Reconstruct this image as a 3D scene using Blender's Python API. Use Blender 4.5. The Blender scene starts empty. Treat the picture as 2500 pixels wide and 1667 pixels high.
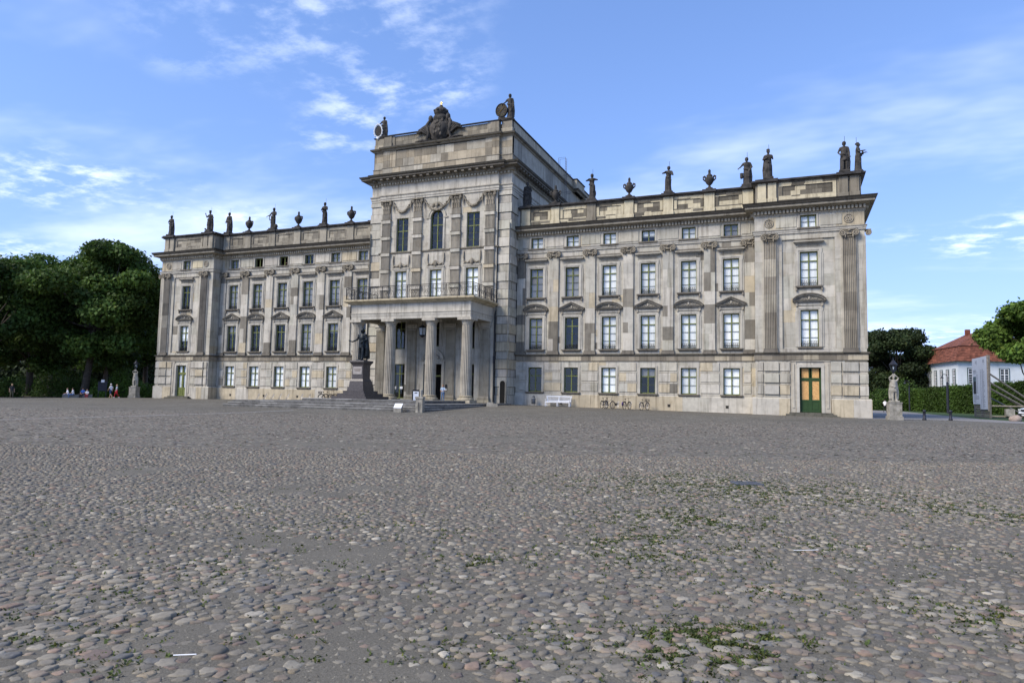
import bpy, bmesh, math, random
import numpy as np
from mathutils import Vector, Matrix, Euler
R = math.radians
rng = random.Random(7)
nrg = np.random.default_rng(11)
SC = bpy.context.scene
COL = SC.collection

# ------------------------------------------------------------------ camera
CAM = np.array([34.5986, -64.8932, 1.5])
YAW, PITCH, ROLL = 0.389038, 0.077332, 0.019975
def cam_axes():
    cy, sy = math.cos(YAW), math.sin(YAW)
    f = np.array([-sy, cy, 0.]); r = np.array([cy, sy, 0.]); u = np.array([0, 0, 1.])
    cp, sp = math.cos(PITCH), math.sin(PITCH)
    f2 = cp * f + sp * u; u2 = -sp * f + cp * u
    cr, sr = math.cos(ROLL), math.sin(ROLL)
    return cr * r + sr * u2, -sr * r + cr * u2, f2
RT, UP, FW = cam_axes()
cd = bpy.data.cameras.new('camera'); cam = bpy.data.objects.new('camera', cd); COL.objects.link(cam)
M = Matrix(((RT[0], UP[0], -FW[0], CAM[0]), (RT[1], UP[1], -FW[1], CAM[1]), (RT[2], UP[2], -FW[2], CAM[2]), (0, 0, 0, 1)))
cam.matrix_world = M
cd.sensor_width = 36; cd.lens = 24.0; cd.clip_start = 0.1; cd.clip_end = 5000
SC.camera = cam
def pix(px, py, depth):
    """world point seen at photo pixel (2500 wide) at a distance along the view axis"""
    a = (px - 1250) / 1666.67; b = -(py - 833.5) / 1666.67
    return CAM + depth * (FW + a * RT + b * UP)

# ------------------------------------------------------------------ world, sun, exposure
W = bpy.data.worlds.new('World'); SC.world = W; W.use_nodes = True
SUN_EL, SUN_AZ = R(42), math.atan2(-0.62, -0.78)     # sun stands front left of the facade: direction (-.62,-.78)
def world():
    nt = W.node_tree; n = nt.nodes; l = nt.links; n.clear()
    out = n.new('ShaderNodeOutputWorld'); bg = n.new('ShaderNodeBackground'); bg.inputs['Strength'].default_value = 0.108
    sky = n.new('ShaderNodeTexSky'); sky.sky_type = 'NISHITA'; sky.sun_disc = False
    sky.sun_elevation = SUN_EL; sky.sun_rotation = SUN_AZ
    sky.air_density = 1.0; sky.dust_density = 0.15; sky.ozone_density = 2.5; sky.altitude = 0
    hs = n.new('ShaderNodeMix'); hs.data_type = 'RGBA'; hs.blend_type = 'MULTIPLY'; hs.inputs[0].default_value = 1
    hs.inputs[7].default_value = (1.12, 1.30, 1.60, 1)
    # soft shoulder so that the bright band at the horizon keeps its blue
    va = n.new('ShaderNodeVectorMath'); va.operation = 'MULTIPLY_ADD'; va.inputs[1].default_value = (.24, .205, .12); va.inputs[2].default_value = (1, 1, 1); l.new(sky.outputs[0], va.inputs[0])
    vd = n.new('ShaderNodeVectorMath'); vd.operation = 'DIVIDE'; l.new(sky.outputs[0], vd.inputs[0]); l.new(va.outputs[0], vd.inputs[1])
    l.new(vd.outputs[0], hs.inputs[6])
    tc = n.new('ShaderNodeTexCoord'); sep = n.new('ShaderNodeSeparateXYZ'); l.new(tc.outputs['Generated'], sep.inputs[0])
    def math_(op, a, b=None, c=None):
        m = n.new('ShaderNodeMath'); m.operation = op
        for i, v in enumerate((a, b, c)):
            if v is None: continue
            if isinstance(v, (int, float)): m.inputs[i].default_value = v
            else: l.new(v, m.inputs[i])
        return m.outputs[0]
    zc = math_('ADD', math_('MAXIMUM', sep.outputs[2], 0.0), 0.10)
    cx = math_('DIVIDE', sep.outputs[0], zc); cy = math_('DIVIDE', sep.outputs[1], zc)
    cmb = n.new('ShaderNodeCombineXYZ'); l.new(cx, cmb.inputs[0]); l.new(cy, cmb.inputs[1])
    def noise(scale, detail, rough, off, stretch=(1, 1, 1)):
        mp = n.new('ShaderNodeMapping'); mp.inputs['Location'].default_value = off; mp.inputs['Scale'].default_value = stretch
        l.new(cmb.outputs[0], mp.inputs[0])
        t = n.new('ShaderNodeTexNoise'); t.inputs['Scale'].default_value = scale; t.inputs['Detail'].default_value = detail
        t.inputs['Roughness'].default_value = rough; l.new(mp.outputs[0], t.inputs[0]); return t.outputs[0]
    def ramp(v, a, b):
        m = n.new('ShaderNodeMapRange'); m.interpolation_type = 'SMOOTHSTEP'
        m.inputs[1].default_value = a; m.inputs[2].default_value = b; l.new(v, m.inputs[0]); return m.outputs[0]
    mask = ramp(noise(0.9, 2, .5, CL_OFF[0]), 0.50, 0.66)
    fine = ramp(noise(7.0, 8, .60, CL_OFF[1], (1, 1.15, 1)), 0.44, 0.72)
    puff = math_('MULTIPLY', mask, fine)
    veil = ramp(noise(0.8, 5, .6, CL_OFF[2], (.8, 1.3, 1)), 0.46, 0.80)
    tot = math_('MINIMUM', math_('ADD', math_('MULTIPLY', puff, 0.64), math_('MULTIPLY', veil, 0.48)), 0.88)
    mx = n.new('ShaderNodeMix'); mx.data_type = 'RGBA'
    l.new(tot, mx.inputs[0]); l.new(hs.outputs[2], mx.inputs[6])
    mx.inputs[7].default_value = (6.2, 6.7, 7.6, 1)
    l.new(mx.outputs[2], bg.inputs[0]); l.new(bg.outputs[0], out.inputs[0])
CL_OFF = ((4.76, 10.88, 0), (7.4, 12.08, 0), (12.51, 1.31, 0))
world()
sd = bpy.data.lights.new('sun', 'SUN'); sun = bpy.data.objects.new('sun', sd); COL.objects.link(sun)
sd.energy = 2.2; sd.angle = R(26); sd.color = (1, .91, .78)
sdir = Vector((-.62 * math.cos(SUN_EL), -.78 * math.cos(SUN_EL), math.sin(SUN_EL)))
sun.rotation_euler = sdir.to_track_quat('Z', 'Y').to_euler()
SC.view_settings.view_transform = 'Standard'; SC.view_settings.look = 'None'; SC.view_settings.gamma = 1
SC.view_settings.use_curve_mapping = False
SC.view_settings.exposure = 1.14
SC.render.engine = 'CYCLES'
SC.cycles.use_denoising = True
try: SC.cycles.denoiser = 'OPENIMAGEDENOISE'
except Exception: pass
SC.cycles.max_bounces = 7; SC.cycles.transparent_max_bounces = 12
SC.cycles.diffuse_bounces = 3; SC.cycles.glossy_bounces = 3

# ------------------------------------------------------------------ mesh helpers
class MB:
    def __init__(s, sx=1):
        s.v = []; s.f = []; s.t = []; s.m = []; s.sx = sx
    def add(s, vs, fs, t=(1, 1, 1), m=0):
        o = len(s.v); s.v += [tuple(map(float, q)) for q in vs]
        for k, f in enumerate(fs):
            s.f.append(tuple(o + i for i in f)); s.t.append(t[k] if isinstance(t, list) else t); s.m.append(m)
    def box(s, x0, x1, y0, y1, z0, z1, t=(1, 1, 1), m=0):
        if x0 > x1: x0, x1 = x1, x0
        if y0 > y1: y0, y1 = y1, y0
        if z0 > z1: z0, z1 = z1, z0
        v = [(x0, y0, z0), (x1, y0, z0), (x1, y1, z0), (x0, y1, z0), (x0, y0, z1), (x1, y0, z1), (x1, y1, z1), (x0, y1, z1)]
        s.add(v, [(0, 3, 2, 1), (4, 5, 6, 7), (0, 1, 5, 4), (1, 2, 6, 5), (2, 3, 7, 6), (3, 0, 4, 7)], t, m)
    def block(s, x0, x1, z0, z1, y, t=(1, 1, 1), c=.012, d=.018, m=0, back=None):
        """front-facing (-y) stone with chamfered joints; back: full depth sides"""
        v = [(x0, y + d, z0), (x1, y + d, z0), (x1, y + d, z1), (x0, y + d, z1), (x0 + c, y, z0 + c), (x1 - c, y, z0 + c), (x1 - c, y, z1 - c), (x0 + c, y, z1 - c)]
        f = [(4, 5, 6, 7), (0, 1, 5, 4), (1, 2, 6, 5), (2, 3, 7, 6), (3, 0, 4, 7)]
        if back is not None:
            v += [(x0, back, z0), (x1, back, z0), (x1, back, z1), (x0, back, z1)]
            f += [(8, 9, 1, 0), (9, 10, 2, 1), (10, 11, 3, 2), (11, 8, 0, 3)]
        s.add(v, f, t, m)
    def poly_y(s, pts, y0, y1, t=(1, 1, 1), m=0):
        """polygon in x,z (counter-clockwise seen from -y) extruded from y0 (front) to y1"""
        n = len(pts)
        v = [(x, y0, z) for x, z in pts] + [(x, y1, z) for x, z in pts]
        f = [tuple(range(n)), tuple(range(2 * n - 1, n - 1, -1))] + [(i, i + n, (i + 1) % n + n, (i + 1) % n) for i in range(n)]
        s.add(v, f, t, m)
    def poly_z(s, pts, z0, z1, t=(1, 1, 1), m=0):
        n = len(pts)
        v = [(x, y, z0) for x, y in pts] + [(x, y, z1) for x, y in pts]
        f = [tuple(range(n - 1, -1, -1)), tuple(range(n, 2 * n))] + [(i, (i + 1) % n, (i + 1) % n + n, i + n) for i in range(n)]
        s.add(v, f, t, m)
    def sweep(s, path, prof, t=(1, 1, 1), m=0, closed=False, caps=True):
        """profile (out,z) bottom to top carried along a plan path; outward = right of travel"""
        P = [np.array(q, float) for q in path]; n = len(P)
        nor = []
        for i in range(n if closed else n - 1):
            d = P[(i + 1) % n] - P[i]; d /= np.linalg.norm(d); nor.append(np.array([d[1], -d[0]]))
        off = []
        for i in range(n):
            if closed: a, b = nor[i - 1], nor[i]
            else: a, b = nor[max(i - 1, 0)], nor[min(i, n - 2)]
            off.append((a + b) / max(1 + a @ b, .2))
        v = []; k = len(prof)
        for i in range(n):
            for o, z in prof:
                q = P[i] + off[i] * o; v.append((q[0], q[1], z))
        f = []; tt = []
        for i in range(n if closed else n - 1):
            j = (i + 1) % n
            for e in range(k - 1):
                f.append((i * k + e, j * k + e, j * k + e + 1, i * k + e + 1)); tt.append(t[e] if isinstance(t, list) else t)
        if caps and not closed and k > 2:
            f.append(tuple(range(k))); tt.append(t[0] if isinstance(t, list) else t)
            f.append(tuple((n - 1) * k + e for e in range(k - 1, -1, -1))); tt.append(tt[-1])
        s.add(v, f, tt, m)
    def lathe(s, prof, c=(0, 0, 0), n=12, t=(1, 1, 1), m=0, sx=1, sy=1, wob=None):
        v = []; k = len(prof)
        for r, z in prof:
            for i in range(n):
                a = 2 * math.pi * i / n; rr = r * (wob(a, z) if wob else 1)
                v.append((c[0] + rr * sx * math.cos(a), c[1] + rr * sy * math.sin(a), c[2] + z))
        f = [(e * n + i, e * n + (i + 1) % n, (e + 1) * n + (i + 1) % n, (e + 1) * n + i) for e in range(k - 1) for i in range(n)]
        f += [tuple(range(n - 1, -1, -1)), tuple((k - 1) * n + i for i in range(n))]
        s.add(v, f, t, m)
    def tube(s, pts, r, n=6, t=(1, 1, 1), m=0, closed=False):
        P = [np.array(q, float) for q in pts]; k = len(P)
        rr = r if isinstance(r, (list, tuple)) else [r] * k
        v = []; prev = None
        for i in range(k):
            if closed: d = P[(i + 1) % k] - P[i - 1]
            else: d = P[min(i + 1, k - 1)] - P[max(i - 1, 0)]
            d = d / (np.linalg.norm(d) + 1e-12)
            if prev is None:
                a = np.array([0, 0, 1.]) if abs(d[2]) < .9 else np.array([1., 0, 0])
            else: a = prev
            u = a - d * (a @ d); u /= np.linalg.norm(u) + 1e-12; w = np.cross(d, u); prev = u
            for j in range(n):
                th = 2 * math.pi * j / n; v.append(P[i] + rr[i] * (math.cos(th) * u + math.sin(th) * w))
        f = []
        for i in range(k if closed else k - 1):
            i2 = (i + 1) % k
            f += [(i * n + j, i * n + (j + 1) % n, i2 * n + (j + 1) % n, i2 * n + j) for j in range(n)]
        if not closed: f += [tuple(range(n - 1, -1, -1)), tuple((k - 1) * n + j for j in range(n))]
        s.add(v, f, t, m)
    def ball(s, c, r, n=10, k=7, t=(1, 1, 1), m=0):
        rx, ry, rz = r if isinstance(r, (tuple, list)) else (r, r, r)
        prof = [(max(math.sin(math.pi * i / k), .02), -math.cos(math.pi * i / k)) for i in range(k + 1)]
        v = []
        for q, z in prof:
            for i in range(n):
                a = 2 * math.pi * i / n; v.append((c[0] + rx * q * math.cos(a), c[1] + ry * q * math.sin(a), c[2] + rz * z))
        f = [(e * n + i, e * n + (i + 1) % n, (e + 1) * n + (i + 1) % n, (e + 1) * n + i) for e in range(k) for i in range(n)]
        f += [tuple(range(n - 1, -1, -1)), tuple(k * n + i for i in range(n))]
        s.add(v, f, t, m)
    def mesh(s, name, mats, smooth=False):
        me = bpy.data.meshes.new(name)
        v = s.v; f = s.f
        if s.sx < 0:
            v = [(-a, b, c) for a, b, c in v]; f = [q[::-1] for q in f]
        me.from_pydata(v, [], f)
        for mt in (mats if isinstance(mats, (list, tuple)) else [mats]): me.materials.append(mt)
        if any(s.m): me.polygons.foreach_set('material_index', s.m)
        if smooth: me.polygons.foreach_set('use_smooth', [True] * len(f))
        at = me.attributes.new('tint', 'FLOAT_COLOR', 'FACE')
        at.data.foreach_set('color', np.array([tuple(c[:3]) + (1,) for c in s.t], dtype=np.float32).ravel())
        me.update(); return me
    def build(s, name, mats, parent=None, smooth=False, loc=None):
        return link(name, s.mesh(name, mats, smooth), parent, loc)
def link(name, me, parent=None, loc=None, rz=None):
    o = bpy.data.objects.new(name, me); COL.objects.link(o)
    if parent is not None: o.parent = parent
    if loc is not None: o.location = loc
    if rz is not None: o.rotation_euler = (0, 0, rz)
    return o
def tag(o, label=None, cat=None, group=None, kind=None):
    if label: o['label'] = label
    if cat: o['category'] = cat
    if group: o['group'] = group
    if kind: o['kind'] = kind
    return o
def empty(name, loc=(0, 0, 0), rz=0, label=None, cat=None, group=None):
    o = bpy.data.objects.new(name, None); COL.objects.link(o); o.location = loc; o.rotation_euler = (0, 0, rz)
    o.empty_display_size = .2
    return tag(o, label, cat, group)
def copy_tree(o, parent=None):
    c = o.copy(); COL.objects.link(c); c.parent = parent
    for ch in o.children: copy_tree(ch, c)
    return c
def mesh_np(name, V, F, tint, mats, smooth=False, matidx=None):
    """fast mesh: V (n,3), F (m,k) same k"""
    me = bpy.data.meshes.new(name); n = len(V); m, k = F.shape
    me.vertices.add(n); me.vertices.foreach_set('co', V.astype(np.float32).ravel())
    me.loops.add(m * k); me.loops.foreach_set('vertex_index', F.astype(np.int32).ravel())
    me.polygons.add(m); me.polygons.foreach_set('loop_start', (np.arange(m) * k).astype(np.int32))
    me.polygons.foreach_set('loop_total', np.full(m, k, np.int32))
    if smooth: me.polygons.foreach_set('use_smooth', np.ones(m, bool))
    for mt in (mats if isinstance(mats, (list, tuple)) else [mats]): me.materials.append(mt)
    if matidx is not None: me.polygons.foreach_set('material_index', matidx.astype(np.int32))
    me.update(calc_edges=True)
    if tint is not None:
        at = me.attributes.new('tint', 'FLOAT_COLOR', 'FACE')
        at.data.foreach_set('color', np.concatenate([tint, np.ones((m, 1))], 1).astype(np.float32).ravel())
    return me

# ------------------------------------------------------------------ materials
MAT = {}
def mat(name, col, rough=.8, metal=0, noise=None, tint=True, bump=0, streak=0, spec=.3, grime=None, coat=0, objrand=0, transl=0):
    """noise=(scale, amount): brightness mottling; streak: dark vertical run-down stains; grime=(scale, lo, hi, colour): dirt blotches"""
    m = bpy.data.materials.new(name); m.use_nodes = True; nt = m.node_tree; n = nt.nodes; l = nt.links
    b = n['Principled BSDF']; b.inputs['Roughness'].default_value = rough; b.inputs['Metallic'].default_value = metal
    b.inputs['Specular IOR Level'].default_value = spec; b.inputs['Coat Weight'].default_value = coat
    rgb = n.new('ShaderNodeRGB'); rgb.outputs[0].default_value = (*col, 1); cur = rgb.outputs[0]
    def mul(a, bsock=None, colr=None, fac=1.0):
        x = n.new('ShaderNodeMix'); x.data_type = 'RGBA'; x.blend_type = 'MULTIPLY'
        if hasattr(fac, 'links'): l.new(fac, x.inputs[0])
        else: x.inputs[0].default_value = fac
        l.new(a, x.inputs[6])
        if bsock is not None: l.new(bsock, x.inputs[7])
        else: x.inputs[7].default_value = (*colr, 1)
        return x.outputs[2]
    geo = n.new('ShaderNodeNewGeometry'); pos = geo.outputs['Position']
    def nz(scale, detail=4, rough_=.6, stretch=(1, 1, 1)):
        src = pos
        if stretch != (1, 1, 1):
            mp = n.new('ShaderNodeMapping'); mp.inputs['Scale'].default_value = stretch; l.new(pos, mp.inputs[0]); src = mp.outputs[0]
        t = n.new('ShaderNodeTexNoise'); t.inputs['Scale'].default_value = scale; t.inputs['Detail'].default_value = detail
        t.inputs['Roughness'].default_value = rough_; l.new(src, t.inputs[0]); return t.outputs[0]
    def mr(v, a, bb, c, d):
        x = n.new('ShaderNodeMapRange'); x.interpolation_type = 'SMOOTHSTEP'
        for i, q in enumerate((a, bb, c, d)): x.inputs[i + 1].default_value = q
        l.new(v, x.inputs[0]); return x.outputs[0]
    if tint:
        at = n.new('ShaderNodeAttribute'); at.attribute_name = 'tint'; cur = mul(cur, at.outputs['Color'])
    if objrand:
        oi = n.new('ShaderNodeObjectInfo'); cur = mul(cur, mr(oi.outputs['Random'], 0, 1, 1 - objrand, 1 + objrand))
    if noise:
        sc_, amt = noise
        cur = mul(cur, mr(nz(sc_, 6, .65), .25, .75, 1 - amt, 1 + amt))
    if grime:
        sc_, lo, hi, gc = grime
        cur = mul(cur, None, gc, mr(nz(sc_, 7, .7), lo, hi, 0, 1))
    if streak:
        cur = mul(cur, None, (.36, .34, .32), mr(nz(1.0, 6, .68, (3.2, 3.2, .20)), .47, .72, 0, streak))
    l.new(cur, b.inputs['Base Color'])
    if bump:
        bp = n.new('ShaderNodeBump'); bp.inputs['Strength'].default_value = bump; bp.inputs['Distance'].default_value = .02
        l.new(nz(9 if not noise else noise[0] * 2.5, 6, .7), bp.inputs['Height']); l.new(bp.outputs[0], b.inputs['Normal'])
    if transl:
        tr = n.new('ShaderNodeBsdfTranslucent'); l.new(cur, tr.inputs[0]); ms = n.new('ShaderNodeMixShader'); ms.inputs[0].default_value = transl
        l.new(b.outputs[0], ms.inputs[1]); l.new(tr.outputs[0], ms.inputs[2]); l.new(ms.outputs[0], n['Material Output'].inputs[0])
    MAT[name] = m; return m
def glass_mat(name, tintc=(.97, .98, .97), ior=1.5, rough=.0, boost=1.0):
    m = bpy.data.materials.new(name); m.use_nodes = True; n = m.node_tree.nodes; l = m.node_tree.links
    n.remove(n['Principled BSDF'])
    tr = n.new('ShaderNodeBsdfTransparent'); tr.inputs[0].default_value = (*tintc, 1)
    gl = n.new('ShaderNodeBsdfGlossy'); gl.inputs['Roughness'].default_value = rough; gl.inputs[0].default_value = (.9, .95, 1, 1)
    lw = n.new('ShaderNodeLayerWeight'); lw.inputs[0].default_value = .5
    pw = n.new('ShaderNodeMath'); pw.operation = 'POWER'; pw.inputs[1].default_value = 5; l.new(lw.outputs['Facing'], pw.inputs[0])
    mm = n.new('ShaderNodeMath'); mm.operation = 'MULTIPLY_ADD'; mm.inputs[1].default_value = .9 * boost; mm.inputs[2].default_value = .055; mm.use_clamp = True
    l.new(pw.outputs[0], mm.inputs[0])
    # old hand-made panes are slightly wavy
    geo = n.new('ShaderNodeNewGeometry'); t = n.new('ShaderNodeTexNoise'); t.inputs['Scale'].default_value = 1.6; l.new(geo.outputs['Position'], t.inputs[0])
    bp = n.new('ShaderNodeBump'); bp.inputs['Strength'].default_value = .05; bp.inputs['Distance'].default_value = .03
    l.new(t.outputs[0], bp.inputs['Height']); l.new(bp.outputs[0], gl.inputs['Normal'])
    ms = n.new('ShaderNodeMixShader'); l.new(mm.outputs[0], ms.inputs[0]); l.new(tr.outputs[0], ms.inputs[1]); l.new(gl.outputs[0], ms.inputs[2])
    l.new(ms.outputs[0], n['Material Output'].inputs[0]); MAT[name] = m; return m
STONE = mat('sandstone', (.44, .415, .352), .9, noise=(1.1, .20), bump=.25, streak=.72, grime=(.55, .52, .76, (.56, .535, .50)))
STONE_D = mat('weathered_stone', (.16, .148, .132), .92, noise=(2.2, .5), bump=.35, streak=.3)
STONE_C = mat('replaced_sandstone', (.60, .53, .37), .9, noise=(1.5, .08), bump=.12, streak=.12)
ROOFBLK = mat('blackened_coping', (.045, .043, .041), .85, noise=(1.6, .6), bump=.3)
STATUE = mat('blackened_statue_stone', (.050, .046, .041), .9, noise=(3.0, .6), bump=.3)
GREEN = mat('olive_paint', (.135, .155, .042), .55, noise=(2, .12))
GREEND = mat('green_door_paint', (.026, .060, .017), .5, noise=(2, .15))
IRON = mat('wrought_iron', (.030, .031, .034), .55, metal=.3, noise=(4, .2))
GLASS = glass_mat('window_glass')
BLIND_W = mat('white_blind', (.74, .755, .745), .9, noise=(.8, .14), objrand=.16)
BLIND_G = mat('grey_curtain', (.20, .205, .21), .9, noise=(.7, .2))
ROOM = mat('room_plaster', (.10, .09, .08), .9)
LEAD = mat('roof_lead', (.07, .075, .08), .6, noise=(1, .2))
LG, WARM, DRK, CRM, PALE = (1, 1, 1), (1.05, .96, .80), (.40, .385, .365), (1.22, 1.14, .92), (1.12, 1.11, 1.10)
def sc3(c, a, b):
    k = rng.uniform(a, b); return tuple(x * k for x in c)
def stone_tint(dark=.08, warm=.12, calm=False):
    if calm and rng.random() > .04:
        k = rng.uniform(.93, 1.05); return (k, k * rng.uniform(.985, 1.0), k * rng.uniform(.955, .99))
    q = rng.random()
    if q < dark: c = sc3(DRK, .85, 1.4)
    elif q < dark + warm: c = sc3(WARM, .92, 1.05)
    elif q < dark + warm + .2: c = sc3(PALE, .95, 1.04)
    else:
        k = rng.uniform(.84, 1.06); c = (k * rng.uniform(.98, 1.02), k, k * rng.uniform(.95, 1.01))
    return c
# ------------------------------------------------------------------ ground shape
def S01(t):
    t = np.clip(t, 0, 1); return t * t * (3 - 2 * t)
def g(x, y):
    """height of the square: almost level, rising a hand's breadth towards the palace, falling away under the trees"""
    x = np.asarray(x, float); y = np.asarray(y, float)
    return (.10 + .40 * np.exp(-(x / 26.) ** 2)) * S01((y + 26) / 24) - .24 * S01((-x - 42) / 10) + 0.025 * np.sin(x * .31 + 1) * np.sin(y * .27) * S01((-y - 20) / 15)
def gz(x, y): return float(g(x, y))

# ------------------------------------------------------------------ palace
PAL = empty('palace', (0, 0, 0), 0, 'long grey sandstone palace with central tower block, portico and end pavilions', 'palace')
YP, YT = -1.38, -2.10          # front planes of pavilions and tower (wing plane is y = 0)
BAYS = [10.585 + 3.8 * i for i in range(6)]
PILX = [12.485 + 3.8 * i for i in range(5)]
PX = 36.1                       # pavilion axis
nblk = [0]
def part_block(mb, name='stone_block', parent=None):
    nblk[0] += 1
    return mb.build(name, STONE, parent or PAL)
def wall_blocks(mb, x0, x1, z0, z1, y, openings=(), course=.66, blen=1.15, tf=stone_tint, c=.010, d=.014):
    cuts = {z0, z1}
    for a, b, q, r in openings:
        for z in (q, r):
            if z0 < z < z1: cuts.add(z)
    cuts = sorted(cuts); zs = [cuts[0]]
    for a, b in zip(cuts, cuts[1:]):
        k = max(1, round((b - a) / course))
        zs += [a + (b - a) * (i + 1) / k for i in range(k)]
    for a, b in zip(zs, zs[1:]):
        zm = (a + b) / 2; iv = [(x0, x1)]
        for o0, o1, q, r in openings:
            if q < zm < r:
                nv = []
                for p0, p1 in iv:
                    if o1 <= p0 or o0 >= p1: nv.append((p0, p1)); continue
                    if o0 > p0: nv.append((p0, o0))
                    if o1 < p1: nv.append((o1, p1))
                iv = nv
        for p0, p1 in iv:
            k = max(1, round((p1 - p0) / (blen * rng.uniform(.85, 1.15)))); xs = [p0]
            for i in range(1, k): xs.append(p0 + (p1 - p0) * (i + rng.uniform(-.22, .22)) / k)
            xs.append(p1)
            for u, v in zip(xs, xs[1:]): mb.block(u, v, a, b, y, tf(), c, d)
def xf_build(mb, f):
    mb.v = [f(*q) for q in mb.v]; return mb

# --- cached small meshes
CACHE = {}
def cached(key, fn):
    if key not in CACHE: CACHE[key] = fn()
    return CACHE[key]
def volute(mb, x, y, z, r, s, t):
    pts = []
    for i in range(19):
        a = math.pi / 2 - s * i / 18 * 2 * math.pi * 1.6; q = r * (1 - .72 * i / 18)
        pts.append((x + q * math.cos(a), y, z + q * math.sin(a)))
    mb.tube(pts, [.055 * r / .26] * 19, 5, t)
    disc = [(x + r * .8 * math.cos(2 * math.pi * i / 12), z + r * .8 * math.sin(2 * math.pi * i / 12)) for i in range(12)]
    mb.poly_y(disc, y + .02, y + .22, t)
    mb.ball((x, y - .01, z), .06, 6, 4, t)
def ionic(t=(.62, .58, .52), half=0):
    """capital for a 1 m pilaster, origin bottom centre on the pilaster front; half=1/-1 keeps one volute"""
    mb = MB()
    mb.box(-.5, .5, -.04, .2, 0, .08, t); mb.box(-.52, .52, -.10, .2, .26, .42, t)
    for i in range(7): mb.ball((-.36 + .12 * i, -.10, .25), (.055, .06, .10), 6, 4, t)
    for s in (-1, 1):
        if half and s != half: continue
        volute(mb, s * .48, -.17, .33, .27, s, t)
        mb.tube([(s * .28, -.14, .16), (s * .30, -.15, 0), (s * .27, -.12, -.12)], [.06, .05, .02], 5, t)
    mb.tube([(-.5, -.12, .50), (0, -.10, .44), (.5, -.12, .50)], .05, 5, t)
    mb.box(-.66, .66, -.20, .2, .56, .665, tuple(q * .8 for q in t))
    mb.tube([(-.08, -.16, .52), (0, -.20, .56), (.08, -.16, .52)], .07, 5, t)
    return mb.mesh('capital', STONE, True)
def pil_base(w=1.0):
    mb = MB(); h = w / 2; t = (.38, .36, .34)
    mb.box(-h - .13, h + .13, -.30, .1, 0, .14, t); mb.box(-h - .09, h + .09, -.24, .1, .14, .24, t)
    mb.box(-h - .05, h + .05, -.20, .1, .24, .30, tuple(q * 1.3 for q in t)); mb.box(-h - .07, h + .07, -.22, .1, .30, .37, t)
    return mb.mesh('base', STONE)
def fluted(w, z0, z1, y, depth, n=7, tf=None, segs=6, m=0):
    """fluted pilaster shaft in stacked stones"""
    mb = MB(); zs = [z0 + (z1 - z0) * i / segs for i in range(segs + 1)]
    xs = []; fil = w / n * .28
    for i in range(n):
        a = -w / 2 + w * i / n
        c0, c1 = a + fil / 2, a + w / n - fil / 2
        xs += [(a, 0)] if i == 0 else []
        xs += [(c0, 0), (c0 + (c1 - c0) * .2, .045), ((c0 + c1) / 2, .065), (c1 - (c1 - c0) * .2, .045), (c1, 0)]
    xs += [(w / 2, 0)]
    for a, b in zip(zs, zs[1:]):
        t = tf(); k = len(xs)
        v = [(x, y + d, a + .006) for x, d in xs] + [(x, y + d, b - .006) for x, d in xs]
        v += [(-w / 2, y + depth, a), (-w / 2, y + depth, b), (w / 2, y + depth, a), (w / 2, y + depth, b)]
        f = [(i, i + 1, i + 1 + k, i + k) for i in range(k - 1)] + [(2 * k, 0, k, 2 * k + 1), (k - 1, 2 * k + 2, 2 * k + 3, 2 * k - 1)]
        mb.add(v, f, t)
    return mb

# --- windows
def win_frame(w, h, kind, bars=True):
    mb = MB(); y = .20; t = (1, 1, 1)
    fw = .085; m2 = .05
    mb.box(-w / 2, -w / 2 + fw, y, y + .08, 0, h); mb.box(w / 2 - fw, w / 2, y, y + .08, 0, h)
    mb.box(-w / 2 + fw, w / 2 - fw, y, y + .08, 0, fw); mb.box(-w / 2 + fw, w / 2 - fw, y, y + .08, h - fw, h)
    mb.box(-m2, m2, y - .01, y + .07, fw, h - fw)
    zt = TRANS[kind] * h
    if zt: mb.box(-w / 2 + fw, w / 2 - fw, y - .016, y + .066, zt - .045, zt + .045)
    if bars:
        lo, hi = ROWS[kind]
        for a, b, k in ([(fw, zt - .045, lo), (zt + .045, h - fw, hi)] if zt else [(fw, h - fw, lo)]):
            for i in range(1, k):
                z = a + (b - a) * i / k
                for x0, x1 in ((-w / 2 + fw, -.05), (.05, w / 2 - fw)): mb.box(x0, x1, .222, .262, z - .016, z + .016, (.55, .55, .6))
    return mb.mesh('frame', GREEN)
TRANS = {'tall': .73, 'ground': .66, 'frieze': 0, 'tower': .62, 'french': .74, 'door': .72}
ROWS = {'tall': (3, 1), 'ground': (2, 1), 'frieze': (2, 0), 'tower': (3, 2), 'french': (3, 1), 'door': (2, 1)}
def pane_cells(w, h, kind):
    fw = .085; lo, hi = ROWS[kind]; zt = TRANS[kind] * h; out = []
    if zt: bands = [(fw, zt - .045, lo), (zt + .045, h - fw, hi)]
    else: bands = [(fw, h - fw, lo)]
    for a, b, k in bands:
        for i in range(k):
            z0 = a + (b - a) * i / k; z1 = a + (b - a) * (i + 1) / k
            for s in (-1, 1):
                x0, x1 = (-w / 2 + fw, -.05) if s < 0 else (.05, w / 2 - fw)
                out.append((x0, x1, z0 + .012, z1 - .012))
    return out
def pane_mesh(a, b):
    mb = MB(); mb.add([(-a / 2, 0, -b / 2), (a / 2, 0, -b / 2), (a / 2, 0, b / 2), (-a / 2, 0, b / 2)], [(0, 1, 2, 3)])
    return mb.mesh('pane', GLASS)
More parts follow.
